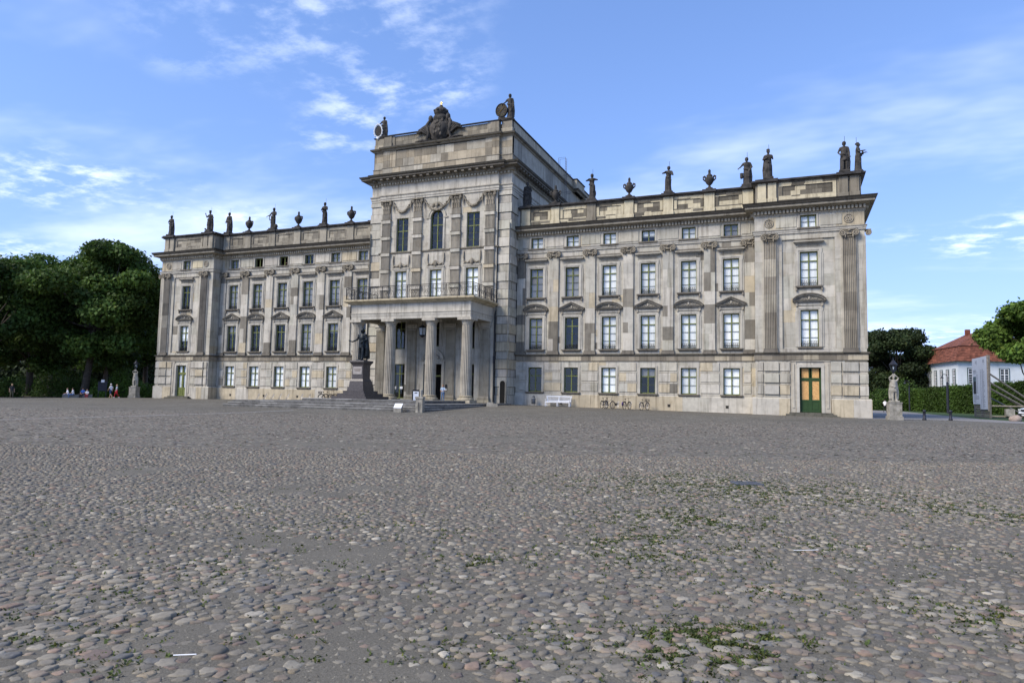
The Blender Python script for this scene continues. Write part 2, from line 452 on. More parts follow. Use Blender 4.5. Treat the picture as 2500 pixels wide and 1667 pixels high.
def guard_mesh(w):
    mb = MB(); y = .06; n = 8; h = .50
    for z in (.05, h): mb.box(-w / 2, w / 2, y, y + .03, z - .015, z + .015)
    for i in range(n):
        x = -w / 2 + w * (i + .5) / n
        mb.tube([(x + .06 * math.cos(2 * math.pi * j / 8), y + .015, .27 + .10 * math.sin(2 * math.pi * j / 8)) for j in range(8)], .012, 4, closed=True)
        mb.box(x + w / n / 2 - .01, x + w / n / 2 + .01, y, y + .02, .05, h)
        mb.tube([(x - .08, y + .015, .08), (x + .08, y + .015, .46)], .010, 4)
    return mb.mesh('window_guard', IRON)
def surround(w, h, kind):
    mb = MB(); H = w / 2; t = LG
    # reveals
    mb.box(-H - .03, -H, -.0, .42, -.02, h + .02, (.9, .9, .9)); mb.box(H, H + .03, -.0, .42, -.02, h + .02, (.9, .9, .9))
    mb.box(-H, H, .0, .42, h, h + .03, (.9, .9, .9)); mb.box(-H, H, .0, .42, -.03, 0, (.5, .5, .5))
    if kind in ('tall', 'french'):
        b = .26
        for s in (-1, 1):
            mb.box(s * (H + .0), s * (H + .10), -.06, .01, 0, h + .10); mb.box(s * (H + .10), s * (H + b), -.10, .01, 0, h + b)
        mb.box(-H - .0, H + .0, -.06, .01, h + .0, h + .10); mb.box(-H - .1, H + .1, -.10, .01, h + .10, h + b)
        for s in (-1, 1): mb.box(s * (H + b), s * (H + b + .10), -.07, .01, h - .15, h + b)       # ears
        for s in (-1, 1): mb.box(s * (H + b), s * (H + b + .16), -.05, .01, 0, h - .15, (.93, .93, .93))
    elif kind == 'ground':
        for s in (-1, 1): mb.box(s * H, s * (H + .2), -.05, .01, 0, h + .2)
        mb.box(-H, H, -.05, .01, h, h + .2)
    elif kind == 'frieze':
        for s in (-1, 1): mb.box(s * H, s * (H + .16), -.06, .01, -.06, h + .08)
        mb.box(-H, H, -.06, .01, h, h + .08)
    return mb.mesh('surround', STONE)
def hood_mesh(w):
    """straight hood over the top-floor windows with a small carved panel below it"""
    mb = MB(); H = w / 2 + .28
    for i in range(11):
        x = -H + .1 + (2 * H - .2) * (i + .5) / 11
        mb.tube([(x + .05 * math.cos(2 * math.pi * j / 7), -.05, .52 + .075 * math.sin(2 * math.pi * j / 7)) for j in range(7)], .022, 4, (.85, .83, .8), closed=True)
    for z0, z1, o in ((.40, .43, .03), (.62, .65, .03), (.70, .76, .14), (.76, .82, .22), (.82, .90, .36)): mb.box(-H - o * .6, H + o * .6, -o, .01, z0, z1, (.95, .93, .9))
    a = H + .22
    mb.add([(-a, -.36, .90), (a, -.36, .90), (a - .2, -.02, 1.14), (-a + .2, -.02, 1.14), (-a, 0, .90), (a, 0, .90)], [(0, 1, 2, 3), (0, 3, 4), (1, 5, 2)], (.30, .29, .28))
    return mb.mesh('hood', STONE)
def sill_mesh(w, big):
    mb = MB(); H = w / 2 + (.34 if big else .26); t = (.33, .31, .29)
    mb.box(-H, H, -.24, .05, -.13, 0, t); mb.box(-H + .06, H - .06, -.15, .05, -.21, -.13, t)
    if big:
        for s in (-1, 1): mb.box(s * (H - .10), s * (H + .02), -.18, .02, -.38, -.131, (.6, .57, .54)); mb.ball((s * (H - .04), -.12, -.40), .07, 6, 4, (.6, .57, .54))
    return mb.mesh('sill', STONE)
def pediment_mesh(w, seg):
    mb = MB(); a = w / 2 + .62; t = (.80, .77, .73); d = (.24, .23, .22)
    mb.box(-a + .24, a - .24, -.08, .01, -.32, -.10, (.95, .95, .95))
    for s in (-1, 1):                                       # consoles with scrolls
        mb.box(s * (a - .42), s * (a - .24), -.14, .01, -.34, -.02, t); mb.ball((s * (a - .33), -.13, -.36), .075, 6, 4, t)
    mb.box(-a + .10, a - .10, -.20, .01, -.05, .04, t); mb.box(-a, a, -.30, .01, .04, .11, d)
    if seg:
        n = 13; up = [(-a + 2 * a * i / n, .11 + .60 * math.sqrt(max(0, 1 - ((2 * i / n - 1) * .93) ** 2)) - .60 * math.sqrt(1 - .93 ** 2)) for i in range(n + 1)]
        k = 1.33
        up = [(x, .11 + (z - .11) * k) for x, z in up]
    else: up = [(-a, .11), (0, .72), (a, .11)]
    for (x0, z0), (x1, z1) in zip(up, up[1:]):
        for o, q0, q1, tt in ((.31, .0, .13, d), (.22, -.10, .0, t)):
            v = [(x0, -o, z0 + q0), (x1, -o, z1 + q0), (x1, -o, z1 + q1), (x0, -o, z0 + q1), (x0, 0, z0 + q0), (x1, 0, z1 + q0), (x1, 0, z1 + q1), (x0, 0, z0 + q1)]
            mb.add(v, [(0, 1, 2, 3), (4, 0, 3, 7), (1, 5, 6, 2), (3, 2, 6, 7), (0, 4, 5, 1)], tt)
    mb.add([(x, -.06, z) for x, z in up], [tuple(range(len(up) - 1, -1, -1))[::-1]], (.55, .53, .5))
    # carved tendrils in the field
    rl = random.Random(3 + seg)
    for s in (-1, 1):
        for k2 in range(3):
            cx = s * (.12 + .22 * k2); r = .13 - .025 * k2; cz = .25 - (.0 if seg else .03 * k2)
            mb.tube([(cx + r * math.cos(j * .8) * (1 - j * .07), -.09, cz + r * math.sin(j * .8) * (1 - j * .07)) for j in range(9)], .03, 4, (.95, .92, .88))
    mb.ball((0, -.10, .34), (.10, .07, .16), 7, 5, (.95, .92, .88))
    return mb.mesh('pediment', STONE)
def add_window(x, y, zb, w, h, kind, blind=None, ped=None, hood=False, guard=False, sill='small', open_=False, missing=(), parent=None):
    root = link('window', cached(('sur', w, h, kind), lambda: surround(w, h, kind)), parent or PAL, (x, y, zb))
    link('frame', cached(('frm', w, h, kind, open_), lambda: win_frame(w, h, kind, not open_)), root)
    if not open_:
        for i, (x0, x1, z0, z1) in enumerate(pane_cells(w, h, kind)):
            if i in missing: continue
            link('pane', cached(('pane', round(x1 - x0, 3), round(z1 - z0, 3)), lambda: pane_mesh(x1 - x0, z1 - z0)), root, ((x0 + x1) / 2, .235, (z0 + z1) / 2))
    if blind:
        top, bot, mt = {'white': (h, 0, BLIND_W), 'grey': (h, 0, BLIND_G), 'half': (h, h * .42, BLIND_W), 'top': (h, h * .66, BLIND_G)}[blind]
        def mk():
            mb = MB(); n = 10 if mt is BLIND_W else 16
            xs = [-w / 2 + .01 + (w - .02) * i / n for i in range(n + 1)]
            v = [(q, .285 + .012 * (i % 2), bot + .01) for i, q in enumerate(xs)] + [(q, .285 + .012 * (i % 2), top - .01) for i, q in enumerate(xs)]
            mb.add(v, [(i, i + 1, i + n + 2, i + n + 1) for i in range(n)]); return mb.mesh('blind', mt)
        link('blind', cached(('bl', w, h, blind), mk), root)
    if guard: link('window_guard', cached(('gd', w), lambda: guard_mesh(w)), root)
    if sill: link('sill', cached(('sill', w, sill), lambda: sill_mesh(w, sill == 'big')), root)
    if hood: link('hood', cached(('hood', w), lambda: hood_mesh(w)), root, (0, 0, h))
    if ped is not None: link('pediment', cached(('ped', w, ped), lambda: pediment_mesh(w, ped)), root, (0, 0, h + .69))
    return root

# --- wing + pavilion, per side
R_UP = [('grey', (4,)), ('grey', ()), ('white', ()), ('white', ()), ('white', ()), ('white', ())]
R_LO = [('grey', ()), (None, ()), ('white', ()), ('white', ()), ('white', ()), ('white', (2,))]
R_GR = [None, None, 'white', 'top', 'white', 'white']
R_FR = ['white', 'white', 'white', 'half', 'white', 'grey']
L_UP = [('grey', ()), ('grey', ()), ('grey', ()), ('grey', ()), ('grey', ()), ('grey', ())]
L_LO = [(None, ()), ('top', ()), ('grey', ()), (None, ()), (None, ()), ('top', ())]
L_GR = ['white', 'white', 'white', 'white', 'white', 'white']
L_FR = ['grey', 'grey', None, 'OPEN', 'OPEN', 'grey']
def wing(sx):
    right = sx > 0
    WW, GW, FWD = 1.43, 1.44, 1.29
    path = [(8.45, 0), (31.7, 0), (31.7, YP), (40.45, YP), (40.45, 16)]
    X = lambda x: sx * x
    # facing stones of the main storeys
    wb = MB(sx); op = []
    for bx in BAYS: op += [(bx - WW / 2, bx + WW / 2, 11.34, 14.34), (bx - WW / 2, bx + WW / 2, 6.07, 9.27)]
    tf = lambda: stone_tint(.3, .2, True)
    wall_blocks(wb, 8.45, 31.7, 5.53, 15.97, 0, op, .70, 1.1, tf)
    wall_blocks(wb, 8.45, 31.7, 1.70, 4.88, 0, [(bx - GW / 2, bx + GW / 2, 1.84, 4.28) for bx in BAYS], .8, 1.2, lambda: stone_tint(.02, .22))
    wall_blocks(wb, 8.45, 31.7, 16.3, 17.66, 0, [(bx - FWD / 2, bx + FWD / 2, 16.42, 17.54) for bx in BAYS], 1.4, 1.5, lambda: stone_tint(.02, .12 if right else .3))
    # pavilion
    wall_blocks(wb, 31.7, 40.45, 5.53, 15.97, YP, [(33.95, 38.15, 5.9, 15.45)], .95, 1.2, tf)
    wall_blocks(wb, 33.95, 38.15, 5.9, 15.45, YP + .12, [(PX - WW / 2, PX + WW / 2, 11.34, 14.34), (PX - WW / 2, PX + WW / 2, 6.07, 9.27)], .95, 1.0, lambda: stone_tint(.07, .06))
    wb.box(33.93, 33.95, YP + .001, YP + .13, 5.9, 15.45, (.8, .8, .8)); wb.box(38.15, 38.17, YP + .001, YP + .13, 5.9, 15.45, (.8, .8, .8))
    wb.add([(33.95, YP, 15.45), (38.15, YP, 15.45), (38.15, YP + .14, 15.45), (33.95, YP + .14, 15.45)], [(0, 3, 2, 1)]); wb.add([(33.95, YP, 5.9), (38.15, YP, 5.9), (38.15, YP + .14, 5.9), (33.95, YP + .14, 5.9)], [(0, 1, 2, 3)], (.6, .6, .6))
    wall_blocks(wb, 31.7, 40.45, 1.70, 4.88, YP, [(34.55, 37.65, 1.7, 4.88)], .8, 1.2, lambda: stone_tint(.02, .12))
    wall_blocks(wb, 34.55, 37.65, .2, 4.88, YP + .03, [(PX - .86, PX + .86, .2, 4.32)], .8, 1.2, lambda: stone_tint(.02, .2))
    wall_blocks(wb, 31.7, 40.45, 16.3, 17.66, YP, [(PX - FWD / 2, PX + FWD / 2, 16.42, 17.54)], 1.4, 1.5, lambda: stone_tint(.02, .15))
    wb.build('ashlar_facing', STONE, PAL)['kind'] = 'stuff'
    # returns and side walls
    sw = MB(sx)
    for f, u0, u1 in ((lambda u, q, z: (31.7 + q, u, z), YP, 0), ):
        m2 = MB(); wall_blocks(m2, -0, -YP, 1.2, 15.97, 0, (), .9, 1.4, lambda: tuple(q * .9 for q in stone_tint(.1, .1)))
        xf_build(m2, lambda u, q, z: (31.7 + q, -u, z)); sw.v += []; sw.add(m2.v, m2.f, m2.t)
    m2 = MB(); wall_blocks(m2, YP, 16, .0, 15.97, 0, (), .9, 1.4); xf_build(m2, lambda u, q, z: (40.45 - q, u, z)); sw.add(m2.v, m2.f, m2.t)
    m2 = MB(); wall_blocks(m2, YP, 16, 16.3, 17.66, 0, (), 1.4, 1.4); xf_build(m2, lambda u, q, z: (40.45 - q, u, z)); sw.add(m2.v, m2.f, m2.t)
    m2 = MB(); wall_blocks(m2, 0, -YP, 16.3, 17.66, 0, (), 1.4, 1.4); xf_build(m2, lambda u, q, z: (31.7 + q, -u, z)); sw.add(m2.v, m2.f, m2.t)
    sw.build('return_wall', STONE, PAL)['kind'] = 'stuff'
    # plinth
    pl = MB(sx)
    ppath = [(8.45, 0), (31.5, 0), (31.5, YP), (34.5, YP)]
    pl.sweep(ppath, [(0.10, -.5), (.10, 1.62), (.04, 1.70), (-.05, 1.70)], [WARM, LG, LG])
    pl.sweep([(37.7, YP), (40.65, YP), (40.65, 16)], [(.10, -.5), (.10, 1.62), (.04, 1.70), (-.05, 1.70)], [WARM, LG, LG])
    pl.build('plinth', STONE, PAL)
    wbp = MB(sx)                                    # plinth stones
    wall_blocks(wbp, 8.45, 31.35, .0, 1.60, -.112, (), 1.5, 1.9, lambda: stone_tint(.0, .7 if right else .9))
    wall_blocks(wbp, 31.42, 34.48, .0, 1.60, YP - .112, (), 1.5, 1.2, lambda: stone_tint(.0, .65)); wall_blocks(wbp, 37.72, 40.70, .0, 1.60, YP - .112, (), 1.5, 1.2, lambda: stone_tint(.0, .65))
    wbp.build('plinth_facing', STONE, PAL)['kind'] = 'stuff'
    # vents in the plinth
    for vx in (13.4, 19.0, 24.0, 29.2):
        v = MB(sx); v.box(vx - .13, vx + .13, -.125, -.05, .62, .86, (.08, .08, .08)); v.box(vx - .16, vx + .16, -.12, -.05, .86, .9, (.5, .5, .5)); v.build('vent', STONE, PAL)
    # rusticated blocks of the ground floor: tall proud courses between thin bands
    rows = [(1.96, 2.76), (2.98, 3.76), (3.98, 4.74)]
    edges = [8.9] + [q for bx in BAYS for q in (bx - GW / 2 - .34, bx + GW / 2 + .34)] + [31.25]
    for a, b in zip(edges[::2], edges[1::2]):
        if b - a < .3: continue
        for z0, z1 in rows:
            k = 2 if b - a > 1.2 else 1; xm = [a] + ([a + (b - a) * rng.uniform(.35, .65)] if k == 2 else []) + [b]
            for u, v in zip(xm, xm[1:]):
                q = MB(sx); q.block(u, v, z0, z1, -.07, stone_tint(.02, .28), .012, .018, back=.0); part_block(q)
    fr = MB(sx)
    for z0, z1 in ((1.72, 1.90), (2.80, 2.94), (3.80, 3.94)):
        for a, b in zip(edges[::2], edges[1::2]):
            if b - a > .3: fr.box(a - .06, b + .06, -.035, .02, z0, z1, (.97, .95, .92))
    fr.build('band_course', STONE, PAL)['kind'] = 'stuff'
    for a, b in ((31.85, 32.35), (32.42, 33.62), (33.68, 34.50), (37.70, 38.50), (38.58, 39.80), (39.86, 40.52)):
        for z0, z1 in rows:
            deep = .20 if (32.4 < a < 33 or 38.5 < a < 39) else .12
            q = MB(sx); q.block(a, b, z0, z1, YP - deep, stone_tint(.03, .28), .02, .03, back=YP); part_block(q)
        fr2 = MB(sx)
        for z0, z1 in ((1.72, 1.94), (2.78, 2.96), (3.78, 3.96)): fr2.box(a + .03, b - .03, YP - .06, YP + .02, z0, z1, (.9, .88, .84))
        fr2.build('band_course', STONE, PAL)['kind'] = 'stuff'
    # dado and string courses
    dd = MB(sx)
    cr, cl = (.24, .23, .21), (.58, .54, .49)
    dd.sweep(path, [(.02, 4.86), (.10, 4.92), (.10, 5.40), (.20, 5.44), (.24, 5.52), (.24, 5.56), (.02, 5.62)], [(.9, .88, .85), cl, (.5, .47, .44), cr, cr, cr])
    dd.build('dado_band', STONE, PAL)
    db = MB(sx); tfd = lambda: sc3((1, .93, .84), .28, .62) if rng.random() < .75 else sc3((1, .93, .8), .7, 1.0)
    wall_blocks(db, 8.45, 31.55, 4.94, 5.39, -.112, (), .5, 1.1, tfd); wall_blocks(db, 31.6, 40.5, 4.94, 5.39, YP - .112, (), .5, 1.1, tfd)
    db.build('dado_facing', STONE, PAL)['kind'] = 'stuff'
    # entablature
    en = MB(sx)
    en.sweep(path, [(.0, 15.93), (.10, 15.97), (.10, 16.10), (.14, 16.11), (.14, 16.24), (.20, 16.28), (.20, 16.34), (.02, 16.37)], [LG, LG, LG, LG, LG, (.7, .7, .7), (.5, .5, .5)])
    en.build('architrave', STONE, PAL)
    co = MB(sx)
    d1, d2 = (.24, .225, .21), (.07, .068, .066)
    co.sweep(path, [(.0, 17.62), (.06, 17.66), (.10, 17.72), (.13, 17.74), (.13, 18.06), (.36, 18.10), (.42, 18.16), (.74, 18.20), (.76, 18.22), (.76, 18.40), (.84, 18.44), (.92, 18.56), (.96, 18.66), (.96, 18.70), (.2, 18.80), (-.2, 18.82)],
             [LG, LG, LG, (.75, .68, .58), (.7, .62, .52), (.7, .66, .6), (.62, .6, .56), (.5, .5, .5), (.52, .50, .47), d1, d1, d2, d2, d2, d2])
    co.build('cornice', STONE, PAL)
    de = MB(sx)
    def dentils(p0, p1, nx, ny):
        L = math.hypot(p1[0] - p0[0], p1[1] - p0[1]); k = int(L / .30); ux, uy = (p1[0] - p0[0]) / L, (p1[1] - p0[1]) / L
        for i in range(k):
            cx, cy = p0[0] + ux * (i + .5) * .30, p0[1] + uy * (i + .5) * .30
            x0, x1 = sorted((cx - ux * .085 + nx * .12, cx + ux * .085 + nx * .33)); y0, y1 = sorted((cy - uy * .085 + ny * .12, cy + uy * .085 + ny * .33))
            de.box(x0, x1, y0, y1, 17.79, 18.05, (1.0, .93, .82))
    dentils((8.6, 0), (31.4, 0), 0, -1); dentils((31.7, -.3), (31.7, YP - .1), -1, 0); dentils((31.6, YP), (40.6, YP), 0, -1); dentils((40.45, YP), (40.45, 8), 1, 0)
    de.build('dentil', STONE, PAL)['kind'] = 'stuff'
    # raised panels of the frieze
    for a, b in list(zip([9.0] + [q + FWD / 2 + .28 for q in BAYS], [q - FWD / 2 - .28 for q in BAYS] + [31.3])):
        q = MB(sx); q.block(a, b, 16.52, 17.50, -.05, stone_tint(.0, .15 if right else .3), .03, .035, back=.0); q.build('frieze_panel', STONE, PAL)
    for a, b in ((33.45, PX - .93), (PX + .93, 38.75)):
        q = MB(sx); q.block(a, b, 16.52, 17.44, YP - .05, CRM if (not right and b < PX + 0) else stone_tint(0, .1), .03, .035, back=YP); q.build('frieze_panel', STONE, PAL)
    for rx in (32.9, 39.25):
        q = MB(sx)
        for r0, tt in ((.36, .05), (.22, .04), (.10, .06)):
            q.tube([(rx + r0 * math.cos(2 * math.pi * i / 16), YP - .03, 16.98 + r0 * math.sin(2 * math.pi * i / 16)) for i in range(16)], tt, 5, (.7, .66, .6), closed=True)
        for i in range(8):
            a = math.pi * i / 4; q.ball((rx + .2 * math.cos(a), YP - .03, 16.98 + .2 * math.sin(a)), (.07, .05, .07), 6, 4, (.85, .8, .75))
        q.build('rosette', STONE, PAL, True)
    # attic
    at = MB(sx)
    apath = [(8.6, .05), (31.75, .05), (31.75, YP + .05), (40.3, YP + .05), (40.3, 14)]
    def attic_tint():
        q = rng.random()
        if right: return sc3(CRM, .93, 1.05) if q < .56 else sc3((.44, .415, .37), .55, 1.0)
        return sc3((.92, .88, .80), .55, .9) if q < .72 else sc3((.45, .43, .40), .7, 1.1)
    at.sweep(apath, [(-.05, 18.7), (-.05, 20.6)], (.6, .58, .54), caps=False)
    def apan(a, b, y):
        wall_blocks(at, a, b, 18.78, 19.28, y - .02, (), .3, 1.0, attic_tint)
        wall_blocks(at, a, b, 19.28, 20.36, y, [(a + .3, b - .3, 19.40, 20.24)], 1.1, 1.1, attic_tint)
        wall_blocks(at, a + .3, b - .3, 19.40, 20.24, y + .07, (), .42, .9, attic_tint)
        at.box(a + .29, b - .29, y + .0, y + .08, 20.24, 20.26, (.4, .4, .4)); at.box(a + .29, b - .29, y + .0, y + .08, 19.38, 19.40, (.8, .8, .8))
        at.box(a + .28, a + .30, y, y + .08, 19.4, 20.24, (.5, .5, .5)); at.box(b - .3, b - .28, y, y + .08, 19.4, 20.24, (.5, .5, .5))
        wall_blocks(at, a, b, 20.36, 20.62, y, (), .3, 1.3, attic_tint)
    piers = [9.3] + PILX + [31.1]
    for a, b in zip(piers, piers[1:]): apan(a + .52, b - .52, .0)
    apan(33.75, 38.35, YP)
    at.build('attic_facing', STONE, PAL)['kind'] = 'stuff'
    for i, px_ in enumerate(piers + [32.35, 33.2, 38.9, 39.75]):
        y = YP if px_ > 31.5 else 0
        hw = .52 if px_ < 31.5 else .40
        tt = (CRM if rng.random() < .66 else (.5, .47, .42)) if right else sc3((1, .96, .88), .6, .9)
        q = MB(sx); q.block(px_ - hw, px_ + hw, 18.78, 19.22, y - .16, tt, .02, .02, back=y + .1); q.block(px_ - hw + .05, px_ + hw - .05, 19.22, 20.62, y - .11, tt, .015, .02, back=y + .1)
        q.build('attic_pier', STONE, PAL)
    cp = MB(sx)
    cp.sweep([(8.5, .05), (31.75, .05), (31.75, YP + .05), (40.3, YP + .05), (40.3, 14)], [(.0, 20.56), (.14, 20.62), (.18, 20.68), (.30, 20.74), (.32, 20.86), (.28, 20.90), (-.6, 20.94)], [(3, 2.8, 2.5), (2, 1.9, 1.7)] + [LG] * 4)
    for px_ in piers + [32.75, 39.3]:
        y = YP + .05 if px_ > 31.5 else .05; hw = .62 if px_ < 31.5 else .95
        cp.box(px_ - hw, px_ + hw, y - .44, y + .5, 20.70, 20.95)
    cp.build('coping', ROOFBLK, PAL)
    # pilasters of the wing
    cap = cached('ionic', lambda: ionic()); bs = cached('pbase', lambda: pil_base(1.0))
    for k, px_ in enumerate(PILX + [31.2, 8.95]):
        half = px_ in (31.2, 8.95); w = 1.0 if not half else .86
        core = MB(); core.box(-w / 2 + .02, w / 2 - .02, -.12, .02, 5.85, 15.35, (.5, .5, .5))
        po = core.build('pilaster', STONE, PAL, loc=(X(px_), 0, 0))
        zs = [5.88]
        while zs[-1] < 15.2: zs.append(min(15.32, zs[-1] + rng.choice((1.25, 1.5, 1.75, 1.0))))
        if zs[-1] - zs[-2] < .5: zs.pop(-2)
        for z0, z1 in zip(zs, zs[1:]):
            q = MB(); dk = rng.random()
            tt = sc3(DRK, .85, 1.35) if dk < .20 else stone_tint(0, .08)
            if rng.random() < .35:
                xm = rng.uniform(-.1, .2)
                q.block(-w / 2, xm, z0, z1, -.16, tt, .010, .014, back=0); q.block(xm, w / 2, z0, z1, -.16, stone_tint(.35, .1), .010, .014, back=0)
            else: q.block(-w / 2, w / 2, z0, z1, -.16, tt, .010, .014, back=0)
            q.build('stone_block', STONE, po)
        link('capital', cap, po, (0, -.16, 15.31)); link('base', bs, po, (0, 0, 5.56))
    # fluted pilasters of the pavilion
    for px_, dk in ((32.98, .35), (39.25, .6)):
        tfl = (lambda: sc3((.62, .59, .55) if rng.random() < dk + .2 else (.95, .92, .86), .75, 1.1))
        if not right and px_ < 36: tfl = (lambda: sc3((.6, .57, .54), .7, 1.0))
        po = fluted(.98, 5.93, 15.35, -.22, .24, 7, tfl).build('fluted_pilaster', STONE, PAL, loc=(X(px_), YP, 0))
        link('capital', cap, po, (0, -.22, 15.33)); link('base', bs, po, (0, -.02, 5.56))
        pp = MB(sx); pp.box(px_ - .62, px_ + .62, YP - .10, YP + .02, 5.9, 15.9, (.9, .88, .85)); pp.build('pilaster_strip', STONE, PAL)
    sc_ = MB(sx); sc_.box(40.3, 40.52, YP - .02, YP + .9, 5.9, 15.4, (.85, .83, .8)); volute(sc_, 40.72, YP + .02, 15.66, .25, 1, (.62, .58, .52)); sc_.box(40.4, 40.95, YP - .02, YP + .8, 15.88, 15.96, (.5, .48, .44)); sc_.build('corner_capital', STONE, PAL)
    # windows
    UPW, LOW, GRW, FRW = (R_UP, R_LO, R_GR, R_FR) if right else (L_UP, L_LO, L_GR, L_FR)
    for i, bx in enumerate(BAYS):
        add_window(X(bx), 0, 11.34, WW, 3.0, 'tall', UPW[i][0], hood=True, guard=(i > 1 or not right), sill='big', missing=UPW[i][1])
        add_window(X(bx), 0, 6.07, WW, 3.2, 'tall', LOW[i][0], ped=(i % 2 == 0), guard=True, sill='small', missing=LOW[i][1])
        add_window(X(bx), 0, 1.84, GW, 2.44, 'ground', GRW[i], sill='small')
        f = FRW[i]; add_window(X(bx), 0, 16.42, FWD, 1.12, 'frieze', None if f == 'OPEN' else f, sill='small', open_=(f == 'OPEN'))
    add_window(X(PX), YP + .12, 11.34, WW, 3.0, 'tall', 'white' if right else None, hood=True, guard=True, sill='big')
    add_window(X(PX), YP + .12, 6.07, WW, 3.2, 'tall', 'white' if right else 'half', ped=True, guard=True, sill='small')
    add_window(X(PX), YP, 16.42, FWD, 1.12, 'frieze', 'white' if right else 'grey', sill='small')
    # door
    ds = MB(); w, h0, h = 1.70, .45, 4.30
    for s in (-1, 1):
        ds.box(s * (w / 2), s * (w / 2 + .24), -.10, .35, h0, h + .24); ds.box(s * (w / 2 + .24), s * (w / 2 + .72), -.06, .02, h0, h + .50, (.95, .92, .88))
        ds.box(s * (w / 2 + .40), s * (w / 2 + .58), -.11, .0, h0 + .4, h + .30, (.98, .95, .9))
    ds.box(-w / 2, w / 2, -.10, .35, h, h + .24); ds.box(-w / 2 - .72, w / 2 + .72, -.10, .02, h + .50, h + .58, (.8, .78, .75))
    do = ds.build('door', STONE, PAL, loc=(X(PX), YP + .03, 0))
    gm = GREEND if right else GREEN
    dl = MB(); y = .22
    for s in (-1, 1):
        dl.box(s * .84, s * .76, y, y + .1, h0, h); dl.box(s * .05, s * .13, y, y + .08, h0 + .05, 3.25); dl.box(s * .68, s * .75, y, y + .08, h0 + .05, 3.25)
        for z in (h0 + .05, 1.42, 3.15): dl.box(s * .131, s * .679, y, y + .08, z, z + .13)
        dl.box(s * .13, s * .68, y + .03, y + .07, h0 + .1, 1.5); dl.box(s * .22, s * .59, y + .01, y + .05, h0 + .28, 1.3)
        dl.box(s * .05, s * .12, y, y + .08, 3.42, h - .09)
    dl.box(-.76, .76, y - .02, y + .1, 3.26, 3.42); dl.box(-.76, .76, y, y + .1, h - .09, h); dl.box(-.05, .05, y - .01, y + .08, h0, 3.26)
    dl.build('door_leaf', gm, do)
    for s in (-1, 1):
        for z0, z1 in ((1.55, 3.15), (3.42, h - .09)):
            q = MB()
            if right: q.box(s * .13, s * .68, y + .04, y + .07, z0, z1); q.build('chipboard_panel', OSB, do)
            else:
                q.add([(s * .13, y + .05, z0), (s * .68, y + .05, z0), (s * .68, y + .05, z1), (s * .13, y + .05, z1)], [(0, 1, 2, 3)]); q.build('pane', GLASS, do)
                q = MB(); q.add([(s * .13, y + .15, z0), (s * .68, y + .15, z0), (s * .68, y + .15, z1), (s * .13, y + .15, z1)], [(0, 1, 2, 3)]); q.build('blind', BLIND_W, do)
    hd = MB(); hd.tube([(.09, y - .02, 1.85), (.09, y - .07, 1.85), (.20, y - .07, 1.86)], .02, 6); hd.build('handle', IRON, do)
    for i in range(3):
        st = MB(); a = 2.25 - .28 * i; st.box(-a, a, -.95 + .26 * i, .2, .05 + .14 * i, .19 + .14 * i, (.26, .26, .24)); st.build('step', STONE, do)
OSB = mat('chipboard', (.56, .33, .13), .8, noise=(14, .35))
for sx in (1, -1): wing(sx)
# roofs and inner walls of the wings
for s in (-1, 1):
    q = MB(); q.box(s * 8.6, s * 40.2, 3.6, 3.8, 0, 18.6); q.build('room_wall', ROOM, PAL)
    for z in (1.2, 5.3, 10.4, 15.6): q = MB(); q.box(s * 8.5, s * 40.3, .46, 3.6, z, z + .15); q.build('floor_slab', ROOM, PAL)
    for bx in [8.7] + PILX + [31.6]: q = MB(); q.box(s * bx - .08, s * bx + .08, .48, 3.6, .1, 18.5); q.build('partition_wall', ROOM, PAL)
    q = MB(); q.box(s * 8.4, s * 40.2, .2, 14, 18.6, 18.75); q.box(s * 31.8, s * 40.2, YP + .2, .195, 18.6, 18.75); q.build('roof', LEAD, PAL)
    q = MB(); q.box(s * 8.4, s * 40.3, 13.8, 14, 0, 18.6); q.build('back_wall', STONE, PAL)
